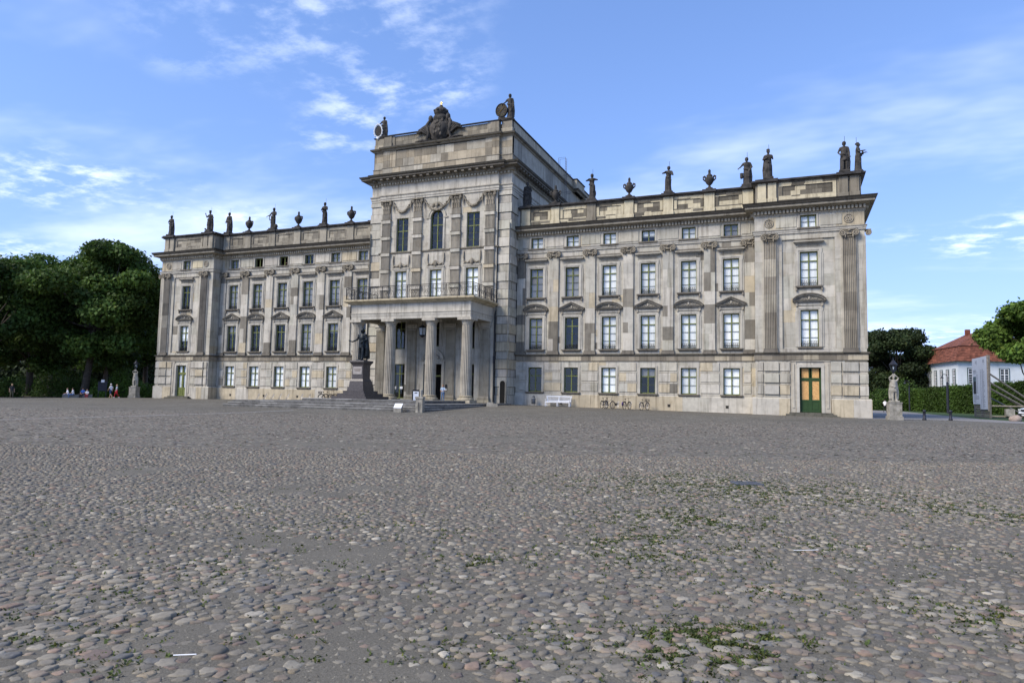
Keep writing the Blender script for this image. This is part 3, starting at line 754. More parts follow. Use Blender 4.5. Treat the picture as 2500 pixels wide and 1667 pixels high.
# ------------------------------------------------------------------ tower block (part of the palace)
TX, YC = 8.35, -1.80
TP = [(-TX, 30), (-TX, YC), (-7.0, YC), (-7.0, YT), (7.0, YT), (7.0, YC), (TX, YC), (TX, 19), (TX + .55, 19), (TX + .55, 22.6), (TX, 22.6), (TX, 30)]
def tower():
    W4 = 1.45; C4 = 4.245
    ops = [(-.75, .75, 16.65, 20.85)] + [(s * C4 - W4 / 2, s * C4 + W4 / 2, 16.65, 20.28) for s in (-1, 1)]
    ops += [(x - .715, x + .715, 10.70, 14.47) for x in (-C4, 0, C4)]
    ops += [(x - .66, x + .66, 6.10, 9.0) for x in (-4.08, 4.08)] + [(-.66, .66, 6.35, 9.0)]
    ops += [(x - .66, x + .66, .86, 4.48) for x in (-4.08, 4.08)] + [(-1.06, 1.06, .4, 4.49)]
    wb = MB()
    wall_blocks(wb, -7.0, 7.0, .4, 22.35, YT, ops, .8, 1.0, lambda: stone_tint(.2, .2, True))
    for s in (-1, 1):
        m2 = MB(); wall_blocks(m2, YT, 0.02, .0, 18.9, 0, (), .85, 1.4, lambda: sc3(stone_tint(.02, .1), .85, 1)); wall_blocks(m2, 0.02, 30, 18.6, 22.35, 0, (), .8, 1.4, lambda: stone_tint(.05, .1))
        if s > 0: xf_build(m2, lambda u, q, z: (TX - q, u, z)); wb.add(m2.v, m2.f, m2.t)
        else:
            xf_build(m2, lambda u, q, z: (-TX + q, u, z)); wb.add(m2.v, [f[::-1] for f in m2.f], m2.t)
    wb.build('tower_facing', STONE, PAL)['kind'] = 'stuff'
    # quoin courses at both corners: pillowed stones with deep joints
    z = .45; k = 0
    hs = []
    while z < 22.2:
        h = .98 if k % 2 == 0 else .80
        h = min(h, 22.3 - z); hs.append((z, z + h, k)); z += h; k += 1
    for s in (-1, 1):
        for z0, z1, k in hs:
            q = MB(s); o = .12 if k % 2 == 0 else .03
            t = stone_tint(.03, .15)
            x0, x1, y0, c = 7.0, TX + o, YC - o, .05
            v = [(x0, y0, z0 + .03), (x1, y0, z0 + .03), (x1, .03, z0 + .03), (x0, y0, z1 - .03), (x1, y0, z1 - .03), (x1, .03, z1 - .03),
                 (x0, y0 + c, z0), (x1 - c, y0 + c, z0), (x1 - c, .03, z0), (x0, y0 + c, z1), (x1 - c, y0 + c, z1), (x1 - c, .03, z1)]
            q.add(v, [(0, 1, 4, 3), (1, 2, 5, 4), (6, 7, 1, 0), (7, 8, 2, 1), (3, 4, 10, 9), (4, 5, 11, 10), (6, 0, 3, 9), (8, 11, 5, 2)], [t, t] + [sc3(t, .55, .6)] * 4 + [t, t])
            q.build('quoin_stone', STONE, PAL)
    # string course, entablature, attic
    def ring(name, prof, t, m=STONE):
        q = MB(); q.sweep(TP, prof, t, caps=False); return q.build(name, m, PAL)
    sc = MB(); sc.sweep([(-7.0, YC), (-7.0, YT), (7.0, YT), (7.0, YC)], [(.0, 16.40), (.10, 16.46), (.14, 16.56), (.0, 16.62)], (.5, .48, .45)); sc.build('string_course', STONE, PAL)
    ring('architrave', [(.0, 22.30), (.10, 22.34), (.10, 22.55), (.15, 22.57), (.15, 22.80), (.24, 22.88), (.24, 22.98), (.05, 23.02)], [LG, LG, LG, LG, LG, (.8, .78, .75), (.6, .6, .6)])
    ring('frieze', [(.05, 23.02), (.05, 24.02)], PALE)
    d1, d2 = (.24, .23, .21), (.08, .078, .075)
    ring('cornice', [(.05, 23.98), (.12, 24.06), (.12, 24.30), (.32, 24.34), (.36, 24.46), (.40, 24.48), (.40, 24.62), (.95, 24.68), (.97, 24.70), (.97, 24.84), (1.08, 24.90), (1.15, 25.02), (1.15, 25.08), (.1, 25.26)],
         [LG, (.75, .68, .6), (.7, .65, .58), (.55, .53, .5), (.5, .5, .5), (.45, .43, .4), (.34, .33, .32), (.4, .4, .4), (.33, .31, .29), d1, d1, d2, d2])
    dn = MB(); md = MB()
    def run(p0, p1, n, step, w, d0, d1, z0, z1, mbx, t):
        L = math.hypot(p1[0] - p0[0], p1[1] - p0[1]); kk = int(L / step); ux, uy = (p1[0] - p0[0]) / L, (p1[1] - p0[1]) / L
        for i in range(kk):
            cx, cy = p0[0] + ux * (i + .5) * L / kk, p0[1] + uy * (i + .5) * L / kk
            xs = sorted((cx - ux * w / 2 + n[0] * d0, cx + ux * w / 2 + n[0] * d1)); ys = sorted((cy - uy * w / 2 + n[1] * d0, cy + uy * w / 2 + n[1] * d1))
            mbx.box(xs[0], xs[1], ys[0], ys[1], z0, z1, t)
    for a, b, n in (((-7.0, YT), (7.0, YT), (0, -1)), ((7.1, YC), (8.3, YC), (0, -1)), ((-8.3, YC), (-7.1, YC), (0, -1)), ((TX, YC), (TX, 19), (1, 0))):
        run(a, b, n, .34, .18, .10, .30, 24.08, 24.29, dn, (1, .95, .86)); run(a, b, n, .78, .30, .38, .88, 24.47, 24.665, md, (.38, .36, .34))
    dn.build('dentil', STONE, PAL)['kind'] = 'stuff'; md.build('modillion', STONE, PAL)['kind'] = 'stuff'
    # attic storey
    ring('attic_base', [(.05, 25.1), (.05, 26.02), (.10, 26.04), (.10, 26.10), (.02, 26.14)], [(.62, .58, .52), (.5, .48, .45), (.5, .48, .45), (.4, .39, .37)])
    aw = MB(); at_t = lambda: sc3((.86, .78, .66) if rng.random() < .45 else ((.55, .51, .45) if rng.random() < .6 else (.95, .92, .86)), .75, 1.08)
    wall_blocks(aw, -5.4, 5.4, 26.1, 27.95, YT + .08, (), .95, 1.05, at_t)
    wall_blocks(aw, -7.0, 7.0, 25.2, 26.02, YT - .062, (), .85, 1.3, at_t)
    m2 = MB(); wall_blocks(m2, YC, 30, 26.1, 28.05, 0, (), 2, .9, lambda: sc3((.86, .86, .85) if rng.random() < .75 else (.6, .6, .6), .9, 1.05)); xf_build(m2, lambda u, q, z: (TX - q, u, z)); aw.add(m2.v, m2.f, m2.t)
    aw.box(-TX + .01, -TX + .05, YC, 30, 26.1, 28.1, (.7, .68, .64))
    aw.build('attic_facing', STONE, PAL)['kind'] = 'stuff'
    for a, b, y in ((-7.0, -6.2, YT), (-6.2, -5.4, YT + .04), (5.4, 6.2, YT + .04), (6.2, 7.0, YT), (7.0, TX, YC), (-TX, -7.0, YC)):
        q = MB()
        for z0, z1 in ((26.1, 26.9), (26.9, 27.55), (27.55, 28.05)): q.block(a, b, z0, z1, y, at_t(), .012, .016, back=y + .4)
        q.build('attic_pier', STONE, PAL)
    ring('attic_cornice', [(.0, 28.0), (.10, 28.06), (.16, 28.16), (.34, 28.22), (.38, 28.34), (.34, 28.40), (.0, 28.46)], [(.7, .66, .6), (.6, .56, .5), (.5, .47, .43), d1, d2, d2])
    pa = MB()
    tp_t = lambda: sc3((.46, .44, .40) if rng.random() < .5 else (.70, .66, .58), .75, 1.15)
    wall_blocks(pa, -5.6, 5.6, 28.4, 29.62, YT + .12, (), .6, 1.2, tp_t)
    for a, b, y in ((-7.0, -5.9, YT), (5.9, 7.0, YT), (7.05, TX, YC), (-TX, -7.05, YC)):
        pa.block(a, b, 28.42, 28.92, y - .08, tp_t(), .02, .03, back=y + .5); pa.block(a + .06, b - .06, 28.92, 29.7, y - .03, sc3((.55, .52, .47), .6, 1.1), .02, .03, back=y + .5)
    pa.box(-5.95, -5.6, YT + .06, YT + .3, 28.4, 29.62, (.6, .57, .52)); pa.box(5.6, 5.95, YT + .06, YT + .3, 28.4, 29.62, (.6, .57, .52))
    pa.build('parapet_facing', STONE, PAL)['kind'] = 'stuff'
    sp = MB(); sp.sweep([(TX, YC + .3), (TX, 19), (TX + .55, 19), (TX + .55, 22.6), (TX, 22.6), (TX, 30)], [(.0, 28.44), (.0, 29.66)], (.92, .88, .80), caps=False); sp.build('side_parapet', STONE, PAL); sp = MB(); sp.box(-TX + .01, -TX + .2, YC + .3, 30, 28.4, 29.6, (.6, .58, .54)); sp.build('side_parapet', STONE, PAL)
    cpq = MB()
    cpq.sweep(TP, [(-.02, 29.62), (.08, 29.66), (.12, 29.76), (-.5, 29.84)], LG)
    cpq.build('coping', ROOFBLK, PAL)
    q = MB(); q.box(-TX + .2, TX - .2, YT + .6, 29.8, 29.2, 29.5); q.build('roof', LEAD, PAL)
    q = MB(); q.box(-TX + .05, TX - .05, 29.8, 30.0, 0, 29.6); q.build('back_wall', STONE, PAL)
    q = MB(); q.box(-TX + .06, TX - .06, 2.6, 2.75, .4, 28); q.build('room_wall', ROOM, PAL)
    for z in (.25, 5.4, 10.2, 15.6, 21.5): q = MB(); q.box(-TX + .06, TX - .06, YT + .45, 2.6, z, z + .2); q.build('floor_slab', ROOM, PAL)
    # banded pilasters with leafy capitals
    def corinth():
        mb = MB(); t = (.50, .47, .42); t2 = (.66, .62, .56)
        mb.box(-.46, .46, -.06, .3, 0, 1.2, t)
        for row, (zz, n, hh, out) in enumerate(((.0, 4, .52, .10), (.34, 3, .62, .16))):
            for i in range(n):
                x = (-.46 + .92 * (i + .5) / n) if n > 1 else 0; w = .92 / n * .46
                pts = [(0, -.07), (.35, -.10), (.7, -.14), (.95, -.10 - out), (.88, -.16 - out)]
                v = []
                for j, (fz, fy) in enumerate(pts):
                    ww = w * (1, 1.1, .95, .7, .2)[j]; v += [(x - ww, fy + .02, zz + fz * hh), (x, fy - .03, zz + fz * hh), (x + ww, fy + .02, zz + fz * hh)]
                f = []
                for j in range(4): f += [(3 * j, 3 * j + 1, 3 * j + 4, 3 * j + 3), (3 * j + 1, 3 * j + 2, 3 * j + 5, 3 * j + 4)]
                mb.add(v, f, t2)
        for s in (-1, 1):
            volute(mb, s * .50, -.22, 1.08, .17, s, t2); volute(mb, s * .14, -.18, 1.06, .11, -s, t2)
        mb.box(-.68, .68, -.28, .3, 1.27, 1.42, t); mb.ball((0, -.26, 1.33), (.13, .09, .13), 7, 5, t2)
        return mb.mesh('capital', STONE)
    cor = corinth()
    bl = [(20.2, 19.76), (18.37, 17.95), (16.56, 16.14), (14.72, 14.30), (12.86, 12.42), (11.05, 10.66)]
    for px_ in (-6.2, -2.3, 2.3, 6.2):
        ends = [20.88] + [e for b_ in bl for e in b_]
        core = MB(); core.box(-.45, .45, -.10, .02, 10.66, 20.88, (.5, .5, .5)); po = core.build('banded_pilaster', STONE, PAL, loc=(px_, YT, 0))
        for a, b in zip(ends[::2], ends[1::2]):
            tt = sc3((.90, .86, .80), .75, 1.05)
            fluted(1.0, b, a, -.18, .18, 7, lambda: tt, 1).build('fluted_drum', STONE, po)
        for a, b in bl:
            q = MB(); t = stone_tint(0, .05); q.block(-.56, .56, b, a, -.27, t, .03, .03, back=0); q.box(-.60, .60, -.30, -.0, a - .05, a + .01, (.42, .4, .37)); q.build('stone_block', STONE, po)
        link('capital', cor, po, (0, -.10, 20.88))
    # festoons
    def festoon(x0, x1, zt, sag, parts=17):
        q = MB(); t = (.60, .56, .50)
        pts = [(x0 + (x1 - x0) * i / parts, YT - .14, zt - sag * (1 - (2 * i / parts - 1) ** 2)) for i in range(parts + 1)]
        q.tube(pts, [.05 + .09 * math.sin(math.pi * i / parts) for i in range(parts + 1)], 6, t)
        r2 = random.Random(5)
        for i in range(2, parts - 1):
            for _ in range(2): q.ball((pts[i][0] + r2.uniform(-.05, .05), YT - .22 + r2.uniform(-.02, .04), pts[i][2] + r2.uniform(-.10, .10)), .07, 5, 4, t)
        for x in (x0, x1):
            q.tube([(x, YT - .12, zt + .05), (x - .03, YT - .14, zt - .5), (x + .02, YT - .10, zt - 1.0)], [.09, .07, .02], 5, t); q.ball((x, YT - .14, zt + .05), .12, 6, 4, t)
        q.build('festoon', STONE, PAL)
    festoon(-5.35, -3.15, 22.0, 1.05); festoon(3.15, 5.35, 22.0, 1.05); festoon(-1.5, 1.5, 22.0, 1.15)
    q = MB()
    for i in range(9):
        a = math.pi * i / 8; q.ball((.55 * math.cos(a), YT - .16, 21.25 + .32 * math.sin(a)), (.15, .09, .15), 6, 4, (.6, .56, .5))
    q.ball((0, YT - .2, 21.4), (.18, .14, .26), 7, 5, (.62, .58, .52)); q.build('carved_mask', STONE, PAL)
    # upper windows
    for s in (-1, 1): add_window(s * C4, YT, 16.65, W4, 3.63, 'tower', None, sill=None)
    r0 = add_window(0, YT, 16.65, 1.5, 4.2, 'tower', None, sill=None)
    n = 12; arc = [(.75 * math.cos(math.pi * i / n), 3.45 + .75 * math.sin(math.pi * i / n)) for i in range(n + 1)]
    for s in (-1, 1):
        half = [p_ for p_ in arc if s * p_[0] >= -1e-6]; half = half if s > 0 else half[::-1]
        pts = [(s * .75, 4.2)] + [(a, b) for a, b in half]
        pts = [(s * .76, 4.22), (0, 4.22)] + ([(a, b) for a, b in reversed(half)] if s > 0 else [(a, b) for a, b in reversed(half)])
        q = MB(); q.poly_y(pts if s < 0 else pts, .02, .19, (.9, .88, .85)); q.build('spandrel', STONE, r0)
    q = MB()
    for i in range(n):
        a0, a1 = math.pi * i / n, math.pi * (i + 1) / n
        for ra, rb, o in ((.75, .98, .06), (.98, 1.08, .11)):
            v = [(r * math.cos(a), y, 3.45 + r * math.sin(a)) for y in (-o, .02) for r, a in ((ra, a0), (rb, a0), (rb, a1), (ra, a1))]
            q.add(v, [(0, 1, 2, 3), (1, 5, 6, 2), (0, 3, 7, 4)], (.97, .95, .9))
    for s in (-1, 1): q.box(s * .75, s * 1.3, -.10, .02, 3.32, 3.45, (.8, .78, .74)); q.box(s * .75, s * .98, -.06, .02, 0, 3.32)
    q.build('arch_moulding', STONE, r0)
    # French windows on the balcony
    for x in (-C4, 0, C4):
        r1 = add_window(x, YT, 10.70, 1.43, 3.77, 'french', 'white', sill=None)
        q = MB()
        q.box(-1.05, 1.05, -.14, .02, 3.98, 4.12, (.9, .88, .84)); q.ball((0, -.16, 4.42), (.22, .15, .34), 8, 6, (.62, .58, .52))
        for s in (-1, 1):
            q.tube([(s * .15, -.10, 4.55), (s * .45, -.10, 4.30), (s * .8, -.10, 4.42), (s * .98, -.10, 4.12)], [.10, .09, .07, .05], 6, (.66, .62, .56))
            q.tube([(s * .95, -.06, 5.5), (s * .97, -.10, 4.9), (s * .92, -.06, 4.35)], [.05, .08, .03], 5, (.7, .66, .6))
        q.build('keystone_ornament', STONE, r1)
    # coat of arms on the parapet
    ca = MB(); t = (1, 1, 1); t2 = (1.5, 1.45, 1.35)
    y = YT - .05
    def shield(sc_, yy, th, tt):
        pts = []
        for i in range(24):
            a = 2 * math.pi * i / 24; r = 1.0 + .06 * math.cos(4 * a); pts.append((1.12 * sc_ * r * math.cos(a), 29.65 + 1.35 * sc_ * r * math.sin(a)))
        ca.poly_y(pts, yy - th, yy + .3, tt)
    shield(1.12, y, .12, t); shield(.92, y, .26, t2); shield(.78, y, .34, t)
    for k in range(14):
        ca.ball((rng.uniform(-.55, .55), y - .34, 29.75 + rng.uniform(-.8, .8)), (.16, .08, .2), 6, 4, t2)
    for s in (-1, 1):
        ca.tube([(s * 1.2, y - .1, 30.6), (s * 1.45, y - .15, 30.2), (s * 1.2, y - .15, 29.3), (s * 1.5, y - .12, 28.6), (s * 1.0, y - .1, 28.3)], [.18, .22, .18, .2, .12], 7, t)
        for k in range(6):                                   # palm fronds
            a = .15 + .20 * k; L = 2.1 - .12 * k
            ca.tube([(s * 1.0, y - .05, 28.9 + .1 * k), (s * (1.0 + L * .55 * math.cos(a)), y - .10, 29.2 + L * .55 * math.sin(a) + .3), (s * (1.0 + L * math.cos(a) * 1.0), y - .08, 29.1 + L * .75 * math.sin(a))], [.16, .17, .03], 5, t)
        ca.tube([(s * .9, y - .1, 28.35), (s * 2.0, y - .14, 28.62), (s * 2.9, y - .1, 28.56)], [.14, .16, .05], 6, t)
        ca.ball((s * 1.05, y - .1, 30.85), (.28, .25, .4), 8, 6, t)
    ca.ball((0, y - .05, 30.85), (.80, .4, .5), 12, 8, t)
    ca.build('coat_of_arms', STATUE, PAL, True)
    cr = MB()
    cr.lathe([(.62, 0), (.66, .10), (.62, .22), (.70, .28), (.76, .55), (.70, .78), (.52, .98), (.25, 1.06), (.10, 1.08)], (0, YT + .2, 31.05), 16)
    for i in range(8):
        a = 2 * math.pi * i / 8; cr.ball((.74 * math.cos(a), YT + .2 + .74 * math.sin(a), 31.66), .14, 6, 5)
    cr.ball((0, YT + .2, 32.2), .22, 10, 7); cro = cr.build('crown', STATUE, PAL, True)
    q = MB(); q.box(-.04, .04, YT + .17, YT + .23, 32.4, 32.78); q.box(-.16, .16, YT + .17, YT + .23, 32.56, 32.64); q.build('gilt_cross', GOLD, cro)
    # roof ladder on the side wall
    la = MB(); lx, ly = TX + .28, 15.2
    for d in (-.28, .28): la.tube([(lx, ly + d, 18.9), (lx, ly + d, 31.3), (lx - .9, ly + d, 31.3), (lx - .9, ly + d, 29.9)], .03, 5)
    for i in range(40): la.tube([(lx, ly - .28, 19.1 + .3 * i), (lx, ly + .28, 19.1 + .3 * i)], .018, 4)
    for z in (20.3, 22.0, 26.8, 29.0):
        la.tube([(lx, ly - .3, z), (lx + .5, ly - .35, z), (lx + .7, ly, z), (lx + .5, ly + .35, z), (lx, ly + .3, z)], .022, 4)
        la.tube([(lx, ly - .28, z), (TX - .05, ly - .28, z)], .02, 4)
    la.build('roof_ladder', IRON_G, PAL)
IRON_G = mat('galvanised_steel', (.12, .13, .15), .5, metal=.4)
GOLD = mat('gilding', (.75, .52, .16), .3, metal=1, tint=False)
tower()

# ------------------------------------------------------------------ portico (part of the palace)
def portico():
    fl = 0.60
    CX = (-6.15, -2.30, 2.30, 6.15); yc = -6.75
    def column():
        mb = MB(); n = 20; zs = [(1.30, .545), (2.6, .545), (4.0, .54), (5.4, .525), (6.8, .505), (8.02, .48)]
        for (z0, r0), (z1, r1) in zip(zs, zs[1:]):
            t = sc3((1, .96, .90), .84, 1.05); v = []
            for z, r in ((z0 + .004, r0), (z1 - .004, r1)):
                for i in range(n):
                    for j, d in ((0, 0), (.22, 0), (.42, .055), (.61, .075), (.80, .055)):
                        a = 2 * math.pi * (i + j) / n; v.append(((r - d * r / .54) * math.cos(a), (r - d * r / .54) * math.sin(a), z))
            k = n * 5; mb.add(v, [(i, (i + 1) % k, (i + 1) % k + k, i + k) for i in range(k)], t)
        return mb.mesh('shaft', STONE)
    def colbase():
        mb = MB(); mb.box(-.80, .80, -.80, .80, fl, .88, (.85, .8, .7)); mb.lathe([(.78, .88), (.80, .96), (.74, 1.06), (.62, 1.10), (.64, 1.18), (.66, 1.24), (.56, 1.30)], (0, 0, 0), 24, (.8, .74, .62)); return mb.mesh('base', STONE)
    def colcap():
        mb = MB(); mb.lathe([(.47, 8.0), (.49, 8.10), (.53, 8.12), (.53, 8.16), (.50, 8.18), (.56, 8.28), (.66, 8.40), (.68, 8.44), (.5, 8.46)], (0, 0, 0), 28, (.95, .93, .9)); mb.box(-.72, .72, -.72, .72, 8.44, 8.70, (.97, .95, .92)); return mb.mesh('capital', STONE)
    cs, cb, cc = column(), colbase(), colcap()
    for x in CX:
        o = link('column', cs, PAL, (x, yc, 0)); link('base', cb, o); link('capital', cc, o)
    bs = MB(); bs.box(-.64, .64, -.40, .05, fl, .88, (.85, .8, .68)); bs.box(-.60, .60, -.34, .05, .88, 1.08, (.6, .57, .5)); bs.box(-.55, .55, -.27, .05, 1.08, 1.26, (.8, .76, .7)); bs = bs.mesh('base', STONE)
    cp = MB(); cp.box(-.56, .56, -.26, .05, 8.06, 8.14); cp.box(-.60, .60, -.30, .05, 8.2, 8.40); cp.box(-.68, .68, -.38, .05, 8.40, 8.69); cp = cp.mesh('capital', STONE)
    for x in (-6.45, -2.55, 2.05 + .0, 5.95):
        o = fluted(1.02, 1.26, 8.06, -.20, .22, 8, lambda: sc3((.92, .89, .83), .85, 1.0), 5).build('fluted_pilaster', STONE, PAL, loc=(x, YT, 0)); link('base', bs, o); link('capital', cp, o)
    # entablature, ceiling, balcony slab
    en = MB(); pth = [(-6.70, YT), (-6.70, -7.27), (6.70, -7.27), (6.70, YT)]
    en.sweep(pth, [(-1.0, 8.70), (.0, 8.70), (.0, 9.02), (.03, 9.04), (.03, 9.24), (.07, 9.26), (.07, 9.32), (.0, 9.34), (.0, 10.18), (.05, 10.24)], [(.7, .68, .64), LG, LG, LG, LG, (.8, .8, .8), (.7, .7, .7), PALE, LG])
    en.build('portico_entablature', STONE, PAL)
    q = MB(); q.sweep(pth, [(-1.0, 8.72), (-1.0, 9.3)], (.8, .8, .8), caps=False); q.box(-5.75, 5.75, -6.3, YT, 9.3, 9.36, (.75, .73, .7)); q.build('portico_ceiling', STONE, PAL)
    sl = MB(); sl.sweep(pth, [(.0, 10.20), (.25, 10.26), (.30, 10.34), (.48, 10.40), (.50, 10.42), (.60, 10.50), (.60, 10.64)], [(1, .95, .85), (1.05, .95, .75), (1.05, .95, .75), (1.0, .9, .7), (1.05, .93, .7), (1, .9, .7)])
    sl.box(-7.29, 7.29, -7.86, YT - .0, 10.60, 10.645, (.8, .76, .68)); sl.build('balcony_slab', STONE, PAL)
    # wrought iron railing
    z0, z1 = 10.70, 11.92
    runs = [((-7.12, YT), (-7.12, -7.70)), ((-7.12, -7.70), (7.12, -7.70)), ((7.12, -7.70), (7.12, YT))]
    for a, b in runs:
        L = math.hypot(b[0] - a[0], b[1] - a[1]); ux, uy = (b[0] - a[0]) / L, (b[1] - a[1]) / L
        k = max(2, round(L / 1.4))
        rl = MB()
        P = lambda u, z: (a[0] + ux * u, a[1] + uy * u, z)
        rl.tube([P(0, z1), P(L, z1)], .035, 5); rl.tube([P(0, z0 + .08), P(L, z0 + .08)], .025, 5); rl.tube([P(0, z1 - .16), P(L, z1 - .16)], .018, 4)
        ro = rl.build('railing', IRON, PAL)
        for i in range(k + 1):
            q = MB(); u = L * i / k; q.tube([P(u, 10.62), P(u, z1 + .02)], .035, 5); q.build('railing_post', IRON, ro)
            if i == k: continue
            sc_ = MB(); w = L / k
            for s in (-1, 1):
                c = u + w * (.5 + s * .22)
                sc_.tube([P(c + s * .16 * math.cos(j * .7) * (1 - j * .055), 11.30 + .30 * math.sin(j * .7) * (1 - j * .055)) for j in range(14)], .016, 4)
                sc_.tube([P(c - s * .22, z0 + .1), P(c - s * .05, 10.98), P(c - s * .24, 11.35), P(c - s * .05, z1 - .16)], .016, 4)
                sc_.tube([P(u + w * (.5 + s * .44), z0 + .08), P(u + w * (.5 + s * .44), z1 - .16)], .014, 4)
                sc_.tube([P(u + w * (.5 + s * .33), z0 + .08), P(u + w * (.5 + s * .40), 11.2), P(u + w * (.5 + s * .30), z1 - .16)], .013, 4)
            sc_.tube([P(u + w * .5 + .10 * math.cos(j * .63), 11.25 + .16 * math.sin(j * .63)) for j in range(10)], .016, 4, closed=True)
            sc_.build('railing_scroll', IRON, ro)
    # openings behind the columns
    for x in (-4.08, 4.08):
        add_window(x, YT, 6.10, 1.32, 2.9, 'tall', None, sill=None); add_window(x, YT, .86, 1.32, 3.62, 'door', None, sill=None)
    add_window(0, YT, 6.35, 1.32, 2.65, 'tall', None, sill=None)
    do = MB()
    for s in (-1, 1): do.box(s * 1.06, s * 1.34, -.12, .4, fl, 4.49 + .28, (.95, .93, .88)); do.box(s * 1.0, s * 1.06, .1, .3, fl, 4.49, (.4, .4, .4))
    do.box(-1.06, 1.06, -.12, .4, 4.49, 4.77, (.95, .93, .88)); do.box(-1.5, 1.5, -.16, .02, 4.77, 4.92, (.95, .93, .88))
    dr = do.build('portal', STONE, PAL, loc=(0, YT, 0))
    q = MB(); n = 14
    for i in range(n):
        a0, a1 = math.pi * i / n, math.pi * (i + 1) / n
        for ra, rb, o in ((.95, 1.10, .16), (1.10, 1.30, .24)):
            v = [(r * math.cos(a), y, 4.98 + .86 * r * math.sin(a)) for y in (-o, .02) for r, a in ((ra, a0), (rb, a0), (rb, a1), (ra, a1))]
            q.add(v, [(0, 1, 2, 3), (1, 5, 6, 2), (0, 3, 7, 4)], (.98, .95, .9))
    for s in (-1, 1): volute(q, s * 1.12, -.22, 5.0, .20, s, (.9, .87, .82))
    for i in range(9):
        a = math.pi * (i + .5) / 9; q.ball((.6 * math.cos(a), -.08, 5.05 + .5 * math.sin(a)), (.14, .1, .12), 6, 4, (.8, .77, .72))
    q.build('portal_arch', STONE, dr)
    q = MB(); q.box(-1.0, -.06, .25, .32, fl + .02, 3.2, (.35, .3, .2)); q.box(-1.0, 1.0, .24, .33, 3.2, 3.34); q.box(.92, 1.0, .25, .33, fl, 3.2); q.box(-.06, .06, .24, .33, 3.34, 4.49); q.build('door_leaf', GREEN, dr)
    # paper notices
    for x, z, w, h in ((-4.55, 1.85, .16, .26), (-3.85, 1.85, .34, .26)):
        q = MB(); q.box(x - w / 2, x + w / 2, YT + .17, YT + .18, z, z + h); po = q.build('paper_notice', PAPER, PAL)
        if w < .2:
            for k in range(2): q = MB(); q.box(x - .04, x + .04, YT + .165, YT + .169, z + .05 + .10 * k, z + .11 + .10 * k); q.build('print', INK, po)
    q = MB(); q.box(1.2 + .42, 1.2 + .62, YT - .27, YT - .205, 2.05, 2.40); q.build('plaque', INK, PAL)
    q = MB(); q.box(1.2 + .45, 1.2 + .60, YT - .26, YT - .205, 1.80, 1.92); q.build('plaque', PAPER, PAL)
    # hanging lantern
    la = empty('hanging_lantern', (0, -4.5, 9.3), 0, 'six sided glazed iron lantern hanging from the portico ceiling', 'lantern')
    q = MB(); q.tube([(0, 0, 0), (0, 0, -1.0)], .02, 5); q.build('chain', IRON, la)
    q = MB(); n = 6
    for i in range(n):
        a = 2 * math.pi * i / n; q.tube([(.42 * math.cos(a), .42 * math.sin(a), -1.25), (.34 * math.cos(a), .34 * math.sin(a), -2.0)], .025, 4); q.tube([(.42 * math.cos(a), .42 * math.sin(a), -1.25), (.08 * math.cos(a), .08 * math.sin(a), -.98)], .025, 4)
    q.lathe([(.44, -1.28), (.44, -1.22), (.20, -1.06), (.06, -.98)], (0, 0, 0), 6); q.lathe([(.05, -2.25), (.16, -2.15), (.35, -2.02), (.35, -1.97)], (0, 0, 0), 6); q.build('lantern_frame', IRON, la)
    for i in range(n):
        a, b = 2 * math.pi * i / n, 2 * math.pi * (i + 1) / n
        q = MB(); q.add([(.33 * math.cos(a), .33 * math.sin(a), -1.97), (.33 * math.cos(b), .33 * math.sin(b), -1.97), (.40 * math.cos(b), .40 * math.sin(b), -1.28), (.40 * math.cos(a), .40 * math.sin(a), -1.28)], [(0, 1, 2, 3)]); q.build('pane', FROST, la)
    # rain pipe and the small round-headed door at the right corner
    q = MB(); q.tube([(7.05, YT - .02, 9.9), (6.98, YT - .12, 9.4), (6.98, YT - .12, .5)], .07, 7); q.tube([(6.98, YT - .12, 4.6), (6.98, YT - .12, 5.3)], .11, 7); q.build('rain_pipe', IRON, PAL)
    for s in (-1, 1):
        q = MB(s); pts = [(7.58, .42), (8.14, .42), (8.14, 2.55)] + [(7.86 + .28 * math.cos(math.pi * i / 8), 2.55 + .30 * math.sin(math.pi * i / 8)) for i in range(1, 8)] + [(7.58, 2.55)]
        q.poly_y(pts, YC - .135, YC - .10, (.035, .034, .033)); nd = q.build('niche_door', STONE, PAL)
        q = MB(s)
        out = [(7.86 + .28 * math.cos(math.pi * i / 8), 2.55 + .30 * math.sin(math.pi * i / 8)) for i in range(9)]
        q.tube([(8.19, YC - .14, .42), (8.19, YC - .14, 2.55)] + [(7.86 + .33 * math.cos(math.pi * i / 8), YC - .14, 2.55 + .35 * math.sin(math.pi * i / 8)) for i in range(1, 8)] + [(7.53, YC - .14, 2.55), (7.53, YC - .14, .42)], .06, 5); q.build('door_moulding', STONE, nd)
PAPER = mat('paper', (.78, .78, .76), .9, tint=False)
INK = mat('black_print', (.02, .02, .022), .8, tint=False)
FROST = mat('milky_lantern_glass', (.42, .47, .5), .25, tint=False)
portico()

